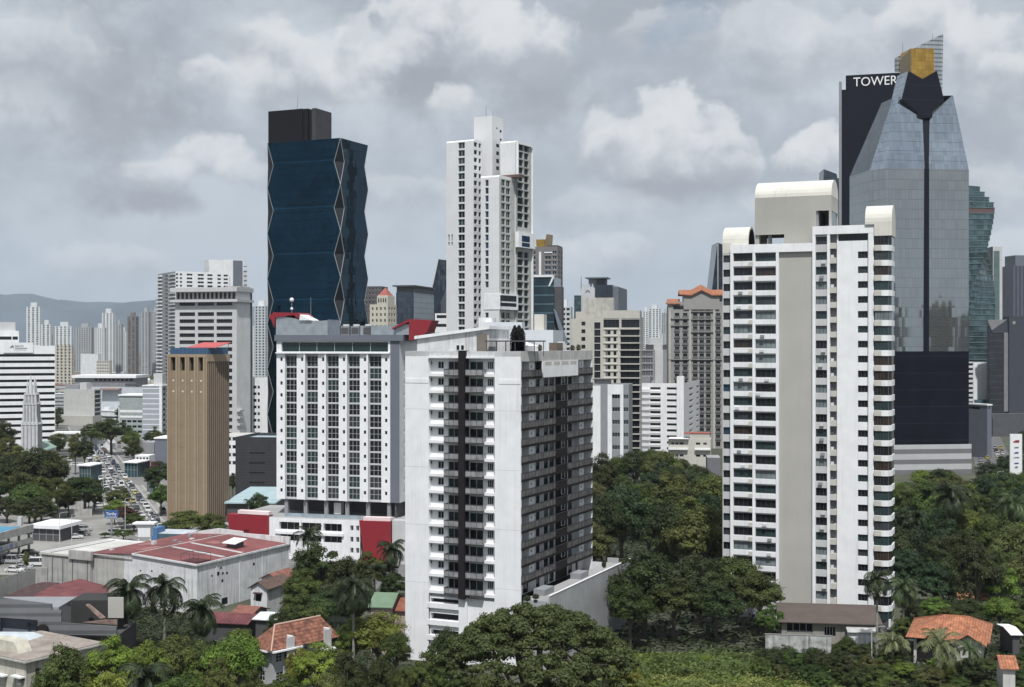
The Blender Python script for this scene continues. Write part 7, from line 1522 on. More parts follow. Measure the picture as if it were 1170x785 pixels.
TREES = [
 # left
 (46, 512, 425, 62, DKG, 0, 'large dark round tree at the left, just below the church'), (12, 520, 440, 55, DKG, 1, 'dark tree at the left border below the banded office'), (66, 545, 420, 30, MG, 2, 'narrow dark tree at the edge of the forecourt'), (8, 568, 395, 40, DKG, 2, 'dark tree at the left border above the blue roof'), (40, 566, 388, 56, DKG, 6, 'broad dark tree just above the blue roofed parking building'),
 (4, 480, 600, 28, DKG, 1, 'dark tree at the left border in front of the banded office'), (8, 500, 520, 40, OLV, 2, 'olive tree below the banded office at the left border'), (97, 542, 430, 50, DKG, 3, 'spreading dark tree left of the jammed avenue'), (78, 556, 425, 30, MG, 1, 'smaller tree at the left flank of the spreading dark tree'),
 (127, 478, 660, 44, DKG, 0, 'large roadside tree at the far end of the avenue'), (104, 484, 700, 26, MG, 2, 'tree left of the large far roadside tree'), (150, 492, 640, 24, MG, 1, 'tree right of the large far roadside tree'), (86, 493, 560, 22, OLV, 4, 'thin tree in front of the white walkway'), (97, 499, 560, 22, DKG, 2, 'small tree beside the thin one in front of the white walkway'), (152, 504, 600, 22, DKG, 0, 'tree behind the right metro entrance'), (66, 500, 640, 18, DKG, 2, 'small tree at the right foot of the church'),
 (180, 527, 470, 32, DKG, 2, 'dark tree between the avenue and the tan tower'), (184, 553, 425, 28, MG, 0, 'green tree between the avenue and the tan tower, the nearer one'), (176, 540, 480, 18, OLV, 4, 'slim olive tree at the kerb left of the tan tower'), (135, 556, 425, 30, OLV, 2, 'olive tree in front of the traffic queue'), (131, 571, 405, 24, BG, 1, 'bright lime green small tree left of the avenue'), (143, 578, 398, 30, RB, 0, 'reddish flowering tree beside the billboard'), (153, 586, 390, 26, MG, 2, 'green tree right of the reddish flowering one'), (141, 604, 372, 26, MG, 6, 'bush like tree at the foot of the billboard'), (120, 608, 378, 12, DKG, 1, 'little shrub tree under the billboard'),
 (213, 581, 362, 50, OLV, 3, 'wide olive tree at the left foot of the tan tower'), (243, 585, 360, 36, MG, 6, 'wide green tree at the right foot of the tan tower'), (196, 592, 358, 20, DKG, 2, 'small dark tree left below the tan tower'), (30, 628, 318, 10, OLV, 4, 'sparse shrub in front of the parking building'), (266, 540, 470, 14, DKG, 2, 'slim tree between tan tower and black slatted building'), (297, 562, 400, 26, DKG, 6, 'small dense tree behind the hotel podium'),
 # lower left
 (72, 737, 184, 62, MG, 0, 'dark green tree in front of the rusty flat roof'), (130, 728, 192, 66, YG, 2, 'yellow green tree right of the dark green one at the lower left'), (168, 732, 186, 52, YG, 6, 'second yellow green tree, beside the drooping lower palm'), (196, 727, 200, 56, OLV, 1, 'olive tree in the middle of the lower left grove'), (232, 733, 196, 44, OLV, 0, 'dull olive tree left of the bright round one'), (267, 723, 193, 66, BG, 5, 'bright green round tree left of the clay tiled house'), (249, 752, 180, 46, OLV, 2, 'pale olive tree in front of the bright round one'), (275, 715, 212, 52, OLV, 4, 'grey green tree behind the bright round one'), (205, 762, 172, 60, MG, 3, 'green tree at the lower border beneath the olive tree'), (120, 770, 172, 60, YG, 1, 'yellow green tree at the lower border'), (290, 765, 178, 36, MG, 2, 'green tree at the lower border left of the tiled house front'),
 # centre left
 (362, 620, 262, 62, DKG, 0, 'tall dark tree right of the warehouse, in front of the hotel podium'), (398, 636, 258, 60, DKG, 6, 'dark tree in the dense clump in front of the hotel'), (345, 650, 250, 50, MG, 2, 'dark tree low in the clump beside the small white house'), (408, 668, 246, 52, DKG, 1, 'dark tree low right in the clump in front of the hotel'), (370, 668, 242, 50, DKG, 3, 'spreading tree above the clay tiled roof'), (422, 630, 285, 36, OLV, 2, 'olive tree between clump and the single tall palm'), (450, 655, 275, 36, DKG, 0, 'dark tree at the foot of the palm beside the balcony tower'), (335, 690, 246, 32, DKG, 5, 'small dense tree right of the small white house'),
 (432, 700, 216, 60, BG, 1, 'bright green tree left of the balcony tower'), (405, 706, 218, 46, BG, 2, 'bright green tree behind the tall palm stem'), (452, 720, 212, 34, MG, 5, 'green tree touching the balcony tower wall'), (362, 734, 196, 56, YG, 2, 'yellowish tree in front of the clay tiled house'), (342, 738, 200, 34, YG, 6, 'smaller yellowish tree beside the tiled house windows'), (395, 745, 190, 44, DKG, 0, 'dark olive tree at the lower border right of the yellowish tree'), (437, 752, 190, 34, DKG, 5, 'dark tree at the lower border left of the balcony tower'), (375, 770, 176, 50, OLV, 1, 'olive tree at the very bottom below the yellowish one'), (455, 772, 182, 30, MG, 2, 'small green tree at the lower border by the tower corner'),
 # centre bottom
 (507, 716, 196, 40, DKG, 5, 'dense dark tree at the left of the great spreading tree'), (485, 745, 190, 40, OLV, 2, 'olive brown bushy tree at the foot of the balcony tower'), (520, 752, 184, 56, MG, 6, 'green tree in front left of the great spreading tree'), (555, 770, 176, 50, MG, 1, 'low green tree beneath the great spreading tree'), (462, 760, 196, 26, OLV, 4, 'small pale shrub tree at the corner of the balcony tower'), (690, 722, 208, 60, MG, 0, 'green tree right of the great spreading tree'), (662, 745, 200, 50, DKG, 2, 'dark tree low right of the great spreading tree'), (716, 752, 205, 40, YG, 4, 'light green shrub tree at the edge of the lawn'), (610, 768, 176, 70, DKG, 3, 'dark low tree under the middle of the great spreading tree'),
 # right of podium
 (737, 628, 250, 84, DKG, 0, 'huge dark tree right of the grey podium'), (800, 632, 258, 66, DKG, 6, 'dark green tree at the right of the huge dark one'), (842, 634, 262, 60, MG, 5, 'dense green tree left of the vaulted tower'), (868, 655, 252, 56, MG, 1, 'round green tree touching the vaulted tower'), (770, 660, 246, 70, DKG, 2, 'dark tree in the lower middle of the group above the lawn'), (720, 668, 240, 50, DKG, 1, 'dark tree below the podium edge'), (818, 668, 246, 64, DKG, 0, 'dark tree in the lower right of the group above the lawn'), (880, 690, 240, 34, MG, 2, 'small green tree before the garden wall')]
for (px, yt, D, w, col, v, lb) in TREES: tree(px, yt, D, w, col, v, lb)
# the great spreading tree with open limbs
def great_tree():
    D = 186; px = 612; X = (px-CX)/F0*D; h = CH-(684.5-HY)*D/F0; o = empty('tree', 'great spreading tree with visible forked limbs in front of the balcony tower', 'tree', (X, D, 0)); r = np.random.default_rng(42); R = 13.8
    T = MB('trunk'); rd = random.Random(5); M = []; zt_ = lambda q: h-.5-7.0*q**2.3
    while len(M) < 340:
        a, q = r.uniform(0, 2*pi), sqrt(r.uniform(0, 1)); lay = r.uniform(0, 1)**1.6; x, y = R*q*cos(a), R*q*sin(a)*.9
        gap = sin(x*.75+1)*cos(y*.8+2)
        if gap > .8: continue
        M.append((x, y, zt_(q)-.8-lay*(4.6-2.6*q)))
    M = np.array(M); limbs = []; T.tube((0, 0, -.5), (.2, 0, 4.2), .85, .62, BARK, 9, False)
    for i in range(9):
        a = 2*pi*i/9+rd.uniform(-.2, .2); q = rd.uniform(.30, .5) if i % 2 else rd.uniform(.12, .25); p0 = Vector((.2, 0, 3.4+rd.uniform(0, .8))); p2 = Vector((R*q*cos(a), R*q*sin(a), h*rd.uniform(.58, .68))); p1 = p0.lerp(p2, .5)+Vector((cos(a), sin(a), 0))*rd.uniform(-.4, .8)
        T.tube(p0, p1, .42, .32, BARK, 7, False); T.tube(p1, p2, .32, .24, BARK, 7, False); limbs.append(p2)
        for k in range(3):
            b2 = a+rd.uniform(-.7, .7); p3 = p2+Vector((cos(b2)*rd.uniform(1.5, 4.5), sin(b2)*rd.uniform(1.5, 4.5), rd.uniform(1.2, 2.8))); T.tube(p2, p3, .22, .13, BARK, 6, False); limbs.append(p3)
    for p in M:
        v = Vector(p); n0 = min(limbs, key=lambda l: (l-v).length+max(0, l.z-v.z)*2); md = n0.lerp(v, .5)+Vector((rd.uniform(-.4, .4), rd.uniform(-.4, .4), -.35)); T.tube(n0, md, .11, .07, BARK, 5, False); T.tube(md, v, .07, .03, BARK, 4, False)
    T.build(o); V = []
    for p in M:
        cr = r.uniform(.9, 1.6); n = int(170*cr); d = r.normal(0, 1, (n, 3)); d /= np.linalg.norm(d, axis=1)[:, None]; C = p+d*cr*r.uniform(.45, 1.0, (n, 1))*np.array([1.05, 1.05, .5]); V.append(leaves(C, d+np.array([0, 0, .5]), .30, r))
    V = np.concatenate(V); c = bpy.data.objects.new('crown', np_mesh('crown', V, np.arange(len(V)).reshape(-1, 4), LEAF)); COL.objects.link(c); c.parent = o; c.color = (.068, .088, .028, 1)
great_tree()
# woods filled in behind and between the trees set one by one; every tree is its own thing
PLACED = [((t[0]-CX)/F0*t[2], t[2]) for t in TREES]
SOLID = [(BT.A, BT, 12), (RT.A, RT, 8), (HT.A, HT, 14)]
def inside(X, Y, m):
    for (_, b, e) in SOLID:
        dx, dy = X-b.A[0], Y-b.A[1]; lx = dx*b.u[0]+dy*b.u[1]; ly = dx*b.n[0]+dy*b.n[1]
        if -m-e*.4 < lx < b.W+m+e*.4 and -m-e*.3 < ly < b.dep+m+e*.4: return True
    return False
def wood(region, px0, px1, D0, D1, n, hr, rr_, cap, hues, sp=5.5, seed=0, nrow=8, name='tree', plural='trees'):
    rg = random.Random(seed); got = []; t = 0
    while len(got) < n and t < n*60:
        t += 1; D = sqrt(rg.uniform(D0*D0, D1*D1)); px = rg.uniform(px0, px1); X = (px-CX)/F0*D
        if any((X-a)**2+(D-b)**2 < sp*sp for a, b in PLACED) or inside(X, D, 3.5): continue
        if 340 < D < 1150 and -12 < X-road(D) < 30 or D > 540 and abs(X-rr(D)) < 12: continue
        if any(abs(X-g[0]) < g[2]*.6+3 and abs(D-g[1]) < g[3]*.7+3 for g in LOWB): continue
        h = rg.uniform(*hr); hc = CH-(cap(px)-HY)*D/F0
        if hc < hr[0]*.5: continue
        h = min(h, hc); PLACED.append((X, D)); got.append((px, D, h, rg.uniform(*rr_)*(h/hr[1])**.5, rg.choice(hues), rg.choice([0, 1, 2, 4, 5, 6])))
    got.sort(key=lambda g: g[1]); per = max(6, min(28, int(len(got)**.5*1.6))); rows_ = [got[i:i+per] for i in range(0, len(got), per)]
    hn = {DKG: 'dark green', MG: 'mid green', BG: 'bright green', OLV: 'olive', YG: 'yellow green', TEAL: 'deep green', RB: 'reddish'}
    for ri, row in enumerate(rows_):
        row.sort(key=lambda g: g[0]); rn = ['front', 'second', 'third', 'fourth', 'fifth', 'sixth', 'seventh', 'eighth', 'ninth'][ri]+' row'
        for j, (px, D, h, r_, hue, v) in enumerate(row):
            tree(px, HY+(CH-h)*F0/D, D, 2*r_*F0/D, hue, v, f'{hn[hue]} {name}, {ORD[j]} from the left, {rn}, {region}', group=f'{plural} of {region}', base=.22, name=name)
capA = lambda px: np.interp(px, [676, 690, 720, 760, 800, 830], [512, 506, 510, 516, 533, 552])
capB = lambda px: np.interp(px, [1018, 1040, 1060, 1080, 1100, 1130, 1180], [556, 548, 532, 534, 552, 540, 538])
wood('wood behind the balcony tower', 672, 835, 292, 520, 40, (12, 21), (5.2, 8.2), capA, [DKG, DKG, MG, TEAL, OLV], 7.4, 1)
wood('wood right of the vaulted tower', 1016, 1185, 262, 480, 60, (10, 18), (4.8, 7.8), capB, [DKG, DKG, MG, MG, TEAL, OLV, BG], 7.2, 2)
wood('grove at the left border', -12, 62, 395, 540, 16, (13, 18), (5, 7.5), lambda p: 515, [DKG, MG, OLV], 7, 3)
wood('grove before the hotel', 315, 462, 222, 300, 7, (7, 12), (3.2, 5), lambda p: 640, [DKG, MG, DKG], 6, 4)
wood('around the orange bungalow', 930, 1185, 206, 224, 34, (2.2, 4.8), (1.8, 3.2), lambda p: np.interp(p, [930, 1000, 1040, 1110, 1180], [722, 735, 748, 752, 735]), [MG, DKG, OLV, BG, MG], 3.0, 5, name='shrub', plural='shrubs')
wood('below the garden wall', 866, 1012, 212, 230, 30, (3.0, 5.6), (1.8, 3.0), lambda p: np.interp(p, [870, 930, 1000], [742, 724, 724]), [DKG, OLV, MG, DKG], 2.2, 6, name='shrub', plural='shrubs')
wood('garden behind the bungalow', 1020, 1175, 242, 262, 10, (4, 8), (2.6, 4.2), lambda p: 668, [MG, BG, DKG], 4.5, 7)
wood('side of the lawn', 716, 900, 205, 236, 22, (1.4, 3.4), (1.3, 2.6), lambda p: np.interp(p, [716, 760, 840, 900], [742, 752, 748, 742]), [OLV, MG, YG, BG], 4.0, 14, name='shrub', plural='shrubs')
wood('blocks left of the avenue', 62, 188, 600, 1120, 26, (7, 13), (4.5, 8), lambda p: 448, [DKG, MG, OLV, DKG], 9, 15)
wood('verge of the avenue', 62, 118, 420, 600, 8, (5, 9), (3, 4.5), lambda p: 545, [MG, OLV, DKG], 7, 8)
wood('far green belt', 88, 190, 1150, 1900, 22, (9, 14), (8, 13), lambda p: 402, [DKG, TEAL, OLV], 22, 9)
wood('street behind the silver tower', 1122, 1182, 500, 760, 11, (6, 11), (4, 7), lambda p: np.interp(p, [1110, 1130, 1180], [500, 482, 484]), [DKG, TEAL], 10, 10)
wood('lower left grove', 40, 470, 176, 208, 8, (5, 9), (3, 5), lambda p: 748, [MG, OLV, DKG, YG], 6, 12)
wood('foot of the white mid rise', 738, 830, 525, 580, 7, (9, 14), (5, 7), capA, [DKG, MG], 9, 13)
# ---------------- palms
def palm_crown(seed, nf, L, droop, up):
    r = np.random.default_rng(seed); V = []; Q = []; b = 0
    for i in range(nf):
        a = 2*pi*i/nf+r.uniform(-.2, .2); el = r.uniform(*up); n = 14; p = np.zeros(3); prev = None; Ls = L*r.uniform(.85, 1.1); tw = r.uniform(-.3, .3)
        pts = []
        for k in range(n+1):
            pts.append(p.copy()); t = k/n; e = el-droop*t**1.25*r.uniform(.9, 1.1); p = p+np.array([cos(a)*cos(e), sin(a)*cos(e), sin(e)])*Ls/n
        sd = np.array([-sin(a), cos(a), 0])
        for k in range(1, n+1):
            d = pts[k]-pts[k-1]; d /= np.linalg.norm(d); w = (.34+.75*sin(pi*min(1, k/n*.92+.05)))*Ls*.17
            for s in (-1, 1):
                for h in (0, .5):
                    c = pts[k-1]+(pts[k]-pts[k-1])*h; tip = c+sd*s*w*r.uniform(.75, 1.1)+d*w*.55+np.array([0, 0, -w*r.uniform(.45, .95)]); q = d*Ls*.013
                    V += [c-q, c+q, tip+q*.5, tip-q*.5]; Q.append([b, b+1, b+2, b+3]); b += 4
            up_ = np.array([0, 0, Ls*.008]); V += [pts[k-1]-up_-sd*.03, pts[k-1]+up_+sd*.03, pts[k]+up_+sd*.03, pts[k]-up_-sd*.03]; Q.append([b, b+1, b+2, b+3]); b += 4
    return np_mesh('crown', np.array(V), np.array(Q), FROND)
PC_ = [palm_crown(s, n, 1.0, dr, up) for (s, n, dr, up) in ((1, 42, 2.2, (-.75, 1.45)), (2, 38, 2.35, (-.7, 1.4)), (3, 22, 1.9, (-.35, 1.4)))]
def palm(px, yc, D, wpx, col, v, label, lean=0.0, royal=True):
    zc = CH-(yc-HY)*D/F0; X = (px-CX)/F0*D; o = empty('palm_tree', label, 'palm', (X, D, 0), random.uniform(0, 6)*0); r_ = wpx/2*D/F0
    t = MB('trunk'); n = 8; tw = .26 if royal else .17
    for i in range(n): 
        f = lambda k: (lean*(k/n)**1.5, 0, zc*k/n); t.tube(f(i), f(i+1), tw*(1-.35*i/n), tw*(1-.35*(i+1)/n), PBARK, 7, False)
    t.build(o)
    if royal: s = MB('crownshaft'); s.tube((lean, 0, zc-1.3), (lean, 0, zc+.2), .24, .12, mat('crownshaft_green', (.07, .10, .03), .6), 7); s.build(o)
    c = bpy.data.objects.new('crown', PC_[v]); COL.objects.link(c); c.parent = o; c.location = (lean, 0, zc); c.scale = (r_*1.55, r_*1.55, r_*1.65); c.rotation_euler = (0, 0, random.uniform(0, 6.28)); c.color = (*col, 1)
PDK = (.036, .052, .022); PMD = (.07, .10, .04); PPL = (.15, .17, .08)
PALMS = [(147, 675, 236, 44, PDK, 0, 'royal palm with bushy crown, left of the trio in front of the warehouse'), (188, 672, 238, 46, PDK, 1, 'royal palm in the middle of the trio before the warehouse corner'), (231, 697, 234, 42, PDK, 0, 'royal palm on the right of the trio, lower than the others'),
 (352, 610, 296, 28, PDK, 2, 'palm standing in front of the hotel podium openings'), (404, 672, 214, 44, PDK, 1, 'tall palm with long bare stem right of the clay tiled roof'), (447, 628, 286, 30, PDK, 0, 'royal palm left of the balcony tower with pale stem'), (428, 652, 270, 22, PDK, 2, 'small dark palm in the clump left of the balcony tower palm'),
 (1002, 662, 226, 32, PDK, 1, 'tall royal palm in front of the vaulted tower corner'), (1032, 672, 246, 32, PMD, 0, 'palm just right of the vaulted tower'), (1074, 736, 212, 44, PPL, 2, 'pale coconut palm in front of the orange tiled bungalow'), (1020, 735, 222, 34, PPL, 2, 'yellowish coconut palm left of the orange tiled bungalow'), (1108, 742, 214, 28, PMD, 2, 'small palm right of the pale coconut palm'),
 (1086, 566, 330, 40, PDK, 0, 'big palm rising from wood right of the vaulted tower'), (1160, 575, 320, 36, PMD, 1, 'palm in the wood near the right border'), (1048, 590, 310, 22, PDK, 2, 'smaller palm in the wood left of the big palm'), (783, 545, 430, 24, PDK, 0, 'palm in front of the small beige block'),
 (165, 775, 176, 56, PDK, 1, 'drooping palm at the lower border of the left grove'), (284, 573, 380, 9, PDK, 2, 'left of two little palms behind the hotel podium'), (297, 571, 380, 9, PDK, 2, 'right of two little palms behind the hotel podium'), (460, 770, 200, 26, PDK, 2, 'low palm at the lower border touching the balcony tower')]
for p in PALMS: palm(*p)
# ---------------- roof planting on the balcony tower
def rooftop_tree(lx, ly, w, h, label, kind, col):
    x, y = BT.world(lx, ly); zr = BT.zc(401)-.9; o = empty('potted_plant', label, 'plant', (x, y, zr)); p = MB('pot'); p.tube((0, 0, 0), (0, 0, .6), .3, .4, DKGREY, 8); p.build(o)
    if kind == 'cypress':
        r = np.random.default_rng(3); V = []; 
        for i in range(9):
            cx, cy = -w/2+w*i/8, r.uniform(-.8, .8); hh = h*r.uniform(.82, 1.05)*(1-.10*(abs(cx)*2/w)**2); n = 900; t = r.uniform(0, 1, n); a = r.uniform(0, 6.28, n); rad = .55*np.minimum(1, (1-t)*5)*np.minimum(1, .45+t*4)*r.uniform(.6, 1, n); C = np.stack([cx+rad*np.cos(a), cy+rad*np.sin(a), .5+t*hh], 1); V.append(leaves(C, np.stack([np.cos(a), np.sin(a), a*0+.8], 1), .17, r))
        V = np.concatenate(V); c = bpy.data.objects.new('crown', np_mesh('crown', V, np.arange(len(V)).reshape(-1, 4), LEAF)); COL.objects.link(c); c.parent = o
        t = MB('stem'); [t.tube((x_, 0, .4), (x_, 0, h*.6), .08, .05, BARK, 5) for x_ in (-.8, 0, .8)]; t.build(o)
    else:
        c = bpy.data.objects.new('crown', CR[4][0]); COL.objects.link(c); c.parent = o; c.location = (0, 0, .5+h/2); c.scale = (w/2, w/2, h/2)
        t = MB('stem'); t.tube((0, 0, .4), (0, 0, h*.8), .05, .03, BARK, 5); t.build(o)
    c.color = (*col, 1)
ur = BT.U(591.5, 'F', -7); rooftop_tree(ur, 7, 1.7, 5.4, 'dark cluster of clipped cypress columns on the balcony tower roof', 'cypress', (.012, .014, .013))
for (px, w, h, lb) in ((617, 1.2, 1.7, 'potted shrub on the roof terrace right of the white umbrella'), (654, 1.4, 1.6, 'left potted shrub near the right roof corner'), (661, 1.4, 1.7, 'right potted shrub near the right roof corner')):
    u = BT.U(px, 'R', -1.5); rooftop_tree(BT.W-1.5, u, w, h, lb, 'shrub', (.09, .10, .05))
x, y = BT.world(BT.W-2.5, BT.U(602, 'R', -2.5)); um = empty('parasol', 'open white parasol on the roof of the balcony tower', 'parasol', (x, y, BT.zc(401)-.9)); q = MB('pole'); q.tube((0, 0, 0), (0, 0, 2.2), .05, .05, ACM, 6); q.build(um); q = MB('canopy')
for i in range(8): a, c = 2*pi*i/8, 2*pi*(i+1)/8; q.poly([(1.9*cos(a), 1.9*sin(a), 1.85), (1.9*cos(c), 1.9*sin(c), 1.85), (0, 0, 2.5)], WHITE)
q.build(um)
# plants and people on the podium deck
zd = BT.zc(430.3)-13*2.93-.1
for (px, o_, w, h, lb) in ((602, 2.5, 1.6, 1.4, 'low potted plant at the near end of the podium deck'), (612, 3.0, 1.4, 1.2, 'second potted plant on the podium deck'), (690, 3.6, 1.0, 2.2, 'tall thin plant at the far end of the podium deck')):
    u = BT.U(px, 'R', o_); x, y = BT.world(BT.W+o_, u); o = empty('potted_plant', lb, 'plant', (x, y, zd+.03)); p = MB('pot'); p.tube((0, 0, 0), (0, 0, .45), .3, .36, DKGREY, 8); p.build(o); c = bpy.data.objects.new('crown', CR[1][0]); COL.objects.link(c); c.parent = o; c.location = (0, 0, .35+h/2); c.scale = (w/2, w/2, h/2); c.color = (.04, .06, .025, 1)
# ================================================================= UNDERGROWTH AND LAWN
def undergrowth(name, pts, n, size, zr, col, seed, zf=None):
    r = np.random.default_rng(seed); P = np.array(pts); x0, y0 = P.min(0); x1, y1 = P.max(0); C = []
    while len(C) < n:
        x, y = r.uniform(x0, x1), r.uniform(y0, y1); ins = False; j = len(pts)-1
        for i in range(len(pts)):
            xi, yi = pts[i]; xj, yj = pts[j]
            if (yi > y) != (yj > y) and x < (xj-xi)*(y-yi)/(yj-yi)+xi: ins = not ins
            j = i
        if ins and not inside(x, y, .3): C.append((x, y, 0))
    C = np.array(C); nz = .5+.5*np.sin(C[:, 0]*.35+seed)*np.cos(C[:, 1]*.42)+.25*np.sin(C[:, 0]*1.1)*np.sin(C[:, 1]*.9+1)
    C[:, 2] = zr[0]+(zr[1]-zr[0])*np.clip(nz, 0, 1.2)*r.uniform(.3, 1, len(C))+(zf(C[:, 0], C[:, 1]) if zf else 0)
    V = leaves(C, np.tile([0, 0, 1.0], (len(C), 1)), size, r); o = bpy.data.objects.new(name, np_mesh(name, V, np.arange(len(V)).reshape(-1, 4), LEAF)); COL.objects.link(o); o.color = (*col, 1); o['kind'] = 'stuff'; return o
gz = lambda x, y: np.maximum(0, 1.6*np.sin((x-15)*.09)*np.clip((236-y)/20, 0, 1)+.8*np.clip((236-y)/22, 0, 1))
L0 = [(14, 196), (62, 196), (66, 222), (60, 232), (38, 236), (22, 238), (16, 232)]
q = MB('lawn'); nx, ny = 40, 30
LW = mat('lawn_green', (.12, .155, .045), .95, .35, .3)
for i in range(nx):
    for j in range(ny):
        x0, x1, y0, y1 = 12+52*i/nx, 12+52*(i+1)/nx, 196+42*j/ny, 196+42*(j+1)/ny; q.poly([(x, y, .03+float(gz(x, y))) for x, y in ((x0, y0), (x1, y0), (x1, y1), (x0, y1))], LW)
struct('lawn', q)
undergrowth('grass', L0, 30000, .30, (.05, .45), (.15, .19, .045), 1, gz)
undergrowth('ground_cover', [(16, 212), (60, 208), (62, 232), (30, 236)], 5000, .45, (.0, 1.9), (.075, .105, .03), 11, gz)
undergrowth('ground_cover', [(16, 198), (64, 198), (62, 214), (20, 214)], 3500, .35, (.0, .9), (.19, .20, .06), 12, gz)
undergrowth('ground_cover', [(18, 200), (34, 200), (40, 226), (20, 234)], 2500, .4, (.1, 1.2), (.11, .15, .04), 2, gz)
undergrowth('ground_cover', [(8, 232), (66, 236), (60, 262), (84, 300), (110, 480), (14, 480), (12, 262)], 30000, .7, (.2, 2.6), (.030, .044, .018), 3)
undergrowth('ground_cover', [(74, 240), (100, 236), (140, 300), (200, 500), (118, 500), (96, 300)], 30000, .7, (.2, 2.4), (.036, .052, .020), 4)
undergrowth('ground_cover', [(50, 200), (92, 200), (96, 240), (60, 240)], 12000, .4, (.1, 1.2), (.040, .060, .022), 5)
undergrowth('ground_cover', [(-74, 180), (-14, 180), (-14, 220), (-30, 262), (-50, 262), (-46, 232), (-64, 206)], 16000, .45, (.1, 1.6), (.036, .052, .022), 6)
undergrowth('ground_cover', [(-84, 226), (-62, 226), (-52, 250), (-58, 266), (-66, 268), (-84, 276)], 9000, .5, (.2, 2.2), (.036, .052, .020), 8)
undergrowth('ground_cover', [(-22, 186), (22, 186), (20, 208), (8, 216), (-18, 216)], 9000, .4, (.1, 1.4), (.040, .056, .022), 7)
# ================================================================= CARS
PAINT = mat('car_paint', rough=.35, var=.05, objcol=True, spec=.6); TYRE = mat('tyre', (.02, .02, .02), .8, .1); CG = mat('car_glass', (.015, .018, .02), .08, .1, spec=.7); LAMP_R = mat('tail_lamp', (.25, .02, .02), .4, .05); LAMP_W = mat('head_lamp', (.6, .6, .58), .3, .05)
def car_meshes(kind):
    L_, W_, prof, cab = {'sedan': (4.5, 1.75, [(-2.25, .35), (-2.25, .85), (-1.5, .95), (.95, .95), (2.1, .82), (2.25, .5), (2.25, .35)], [(-1.75, .93), (-1.15, 1.42), (.35, 1.42), (1.15, .93)]),
      'suv': (4.6, 1.85, [(-2.3, .4), (-2.3, 1.0), (-2.1, 1.08), (1.1, 1.08), (2.2, .98), (2.3, .6), (2.3, .4)], [(-2.15, 1.06), (-1.95, 1.72), (.45, 1.72), (1.2, 1.06)]),
      'van': (5.0, 1.9, [(-2.5, .4), (-2.5, 1.15), (1.8, 1.15), (2.45, 1.0), (2.5, .4)], [(-2.45, 1.13), (-2.4, 2.15), (1.1, 2.15), (1.85, 1.13)]),
      'bus': (10.5, 2.5, [(-5.25, .45), (-5.25, 1.5), (5.25, 1.5), (5.25, .45)], [(-5.2, 1.48), (-5.15, 3.0), (5.05, 3.0), (5.2, 1.48)])}[kind]
    w = W_/2; body = MB('body'); body.solid([(x, -w, z) for x, z in prof][::-1], (0, 2*w, 0), PAINT)
    roof = [(x*.98, z) for x, z in cab]; ci = .14 if kind != 'bus' else .03; t = (cab[1][1]-cab[0][1])
    a, b, c, d = cab; ww = w-.03; wt = w-ci-.05
    gl = MB('window'); g = lambda p, s, f: (p[0], s*(ww+(wt-ww)*f), p[1])
    gl.poly([g(a, -1, 0), g(d, -1, 0), g(c, -1, 1), g(b, -1, 1)], CG); gl.poly([g(d, 1, 0), g(a, 1, 0), g(b, 1, 1), g(c, 1, 1)], CG)
    gl.poly([g(d, -1, 0), g(d, 1, 0), g(c, 1, 1), g(c, -1, 1)], CG); gl.poly([g(a, 1, 0), g(a, -1, 0), g(b, -1, 1), g(b, 1, 1)], CG)
    body.box(b[0]+.02, c[0]-.02, -wt-.01, wt+.01, b[1]-.03, b[1]+.04, PAINT)
    for (p, q_) in ((a, b), (c, d), ((a[0]*.35+d[0]*.65, a[1]), (b[0]*.3+c[0]*.7, b[1]))):
        lo, hi = (p, q_) if p[1] < q_[1] else (q_, p)
        for s in (-1, 1): body.tube(g(lo, s, 0), g(hi, s, 1), .05, .05, PAINT, 4, False)
    wm = []
    wh = MB('wheel'); wh.tube((0, -.12, 0), (0, .12, 0), .33, .33, TYRE, 12); wh.tube((0, -.125, 0), (0, .125, 0), .18, .18, ACM, 8)
    hl = MB('headlight'); hl.box(-.03, .03, -.2, .2, -.08, .08, LAMP_W); tl = MB('taillight'); tl.box(-.03, .03, -.18, .18, -.1, .1, LAMP_R)
    return dict(L=L_, W=w, body=body.mesh('body'), glass=gl.mesh('window'), wheel=wh.mesh('wheel'), hl=hl.mesh('headlight'), tl=tl.mesh('taillight'), zf=prof[-2][1] if kind != 'bus' else .7)
CM = {k: car_meshes(k) for k in ('sedan', 'suv', 'van', 'bus')}
CCOL = [((.62, .62, .62), 'white'), ((.62, .62, .62), 'white'), ((.34, .35, .36), 'silver'), ((.13, .135, .14), 'grey'), ((.012, .012, .014), 'black'), ((.34, .35, .36), 'silver'), ((.62, .62, .62), 'white'), ((.60, .60, .60), 'white'), ((.34, .35, .36), 'silver'), ((.13, .135, .14), 'grey'), ((.012, .012, .014), 'black'), ((.02, .03, .07), 'dark blue'), ((.28, .03, .03), 'red'), ((.45, .36, .06), 'yellow')]
CIDX = {0: (.62, .62, .62), 3: (.34, .35, .36), 4: (.13, .135, .14), 5: (.012, .012, .014), 6: (.02, .03, .07)}
def car(x, y, rz, kind, col, label, group, parts=True, name=None):
    m = CM[kind]; o = empty('bus' if kind == 'bus' else 'car', label, 'bus' if kind == 'bus' else 'car', (x, y, .02), rz, group)
    def add(nm, me, loc=(0, 0, 0)):
        c = bpy.data.objects.new(nm, me); COL.objects.link(c); c.parent = o; c.location = loc; return c
    b = add('body', m['body']); b.color = (*col, 1); add('window', m['glass'])
    for sx in (-.62, .62):
        for sy in (-1, 1): add('wheel', m['wheel'], (sx*m['L']/2, sy*(m['W']-.1), .33))
    if parts:
        for sy in (-1, 1): add('headlight', m['hl'], (m['L']/2, sy*(m['W']-.28), .68)); add('taillight', m['tl'], (-m['L']/2, sy*(m['W']-.25), .75))
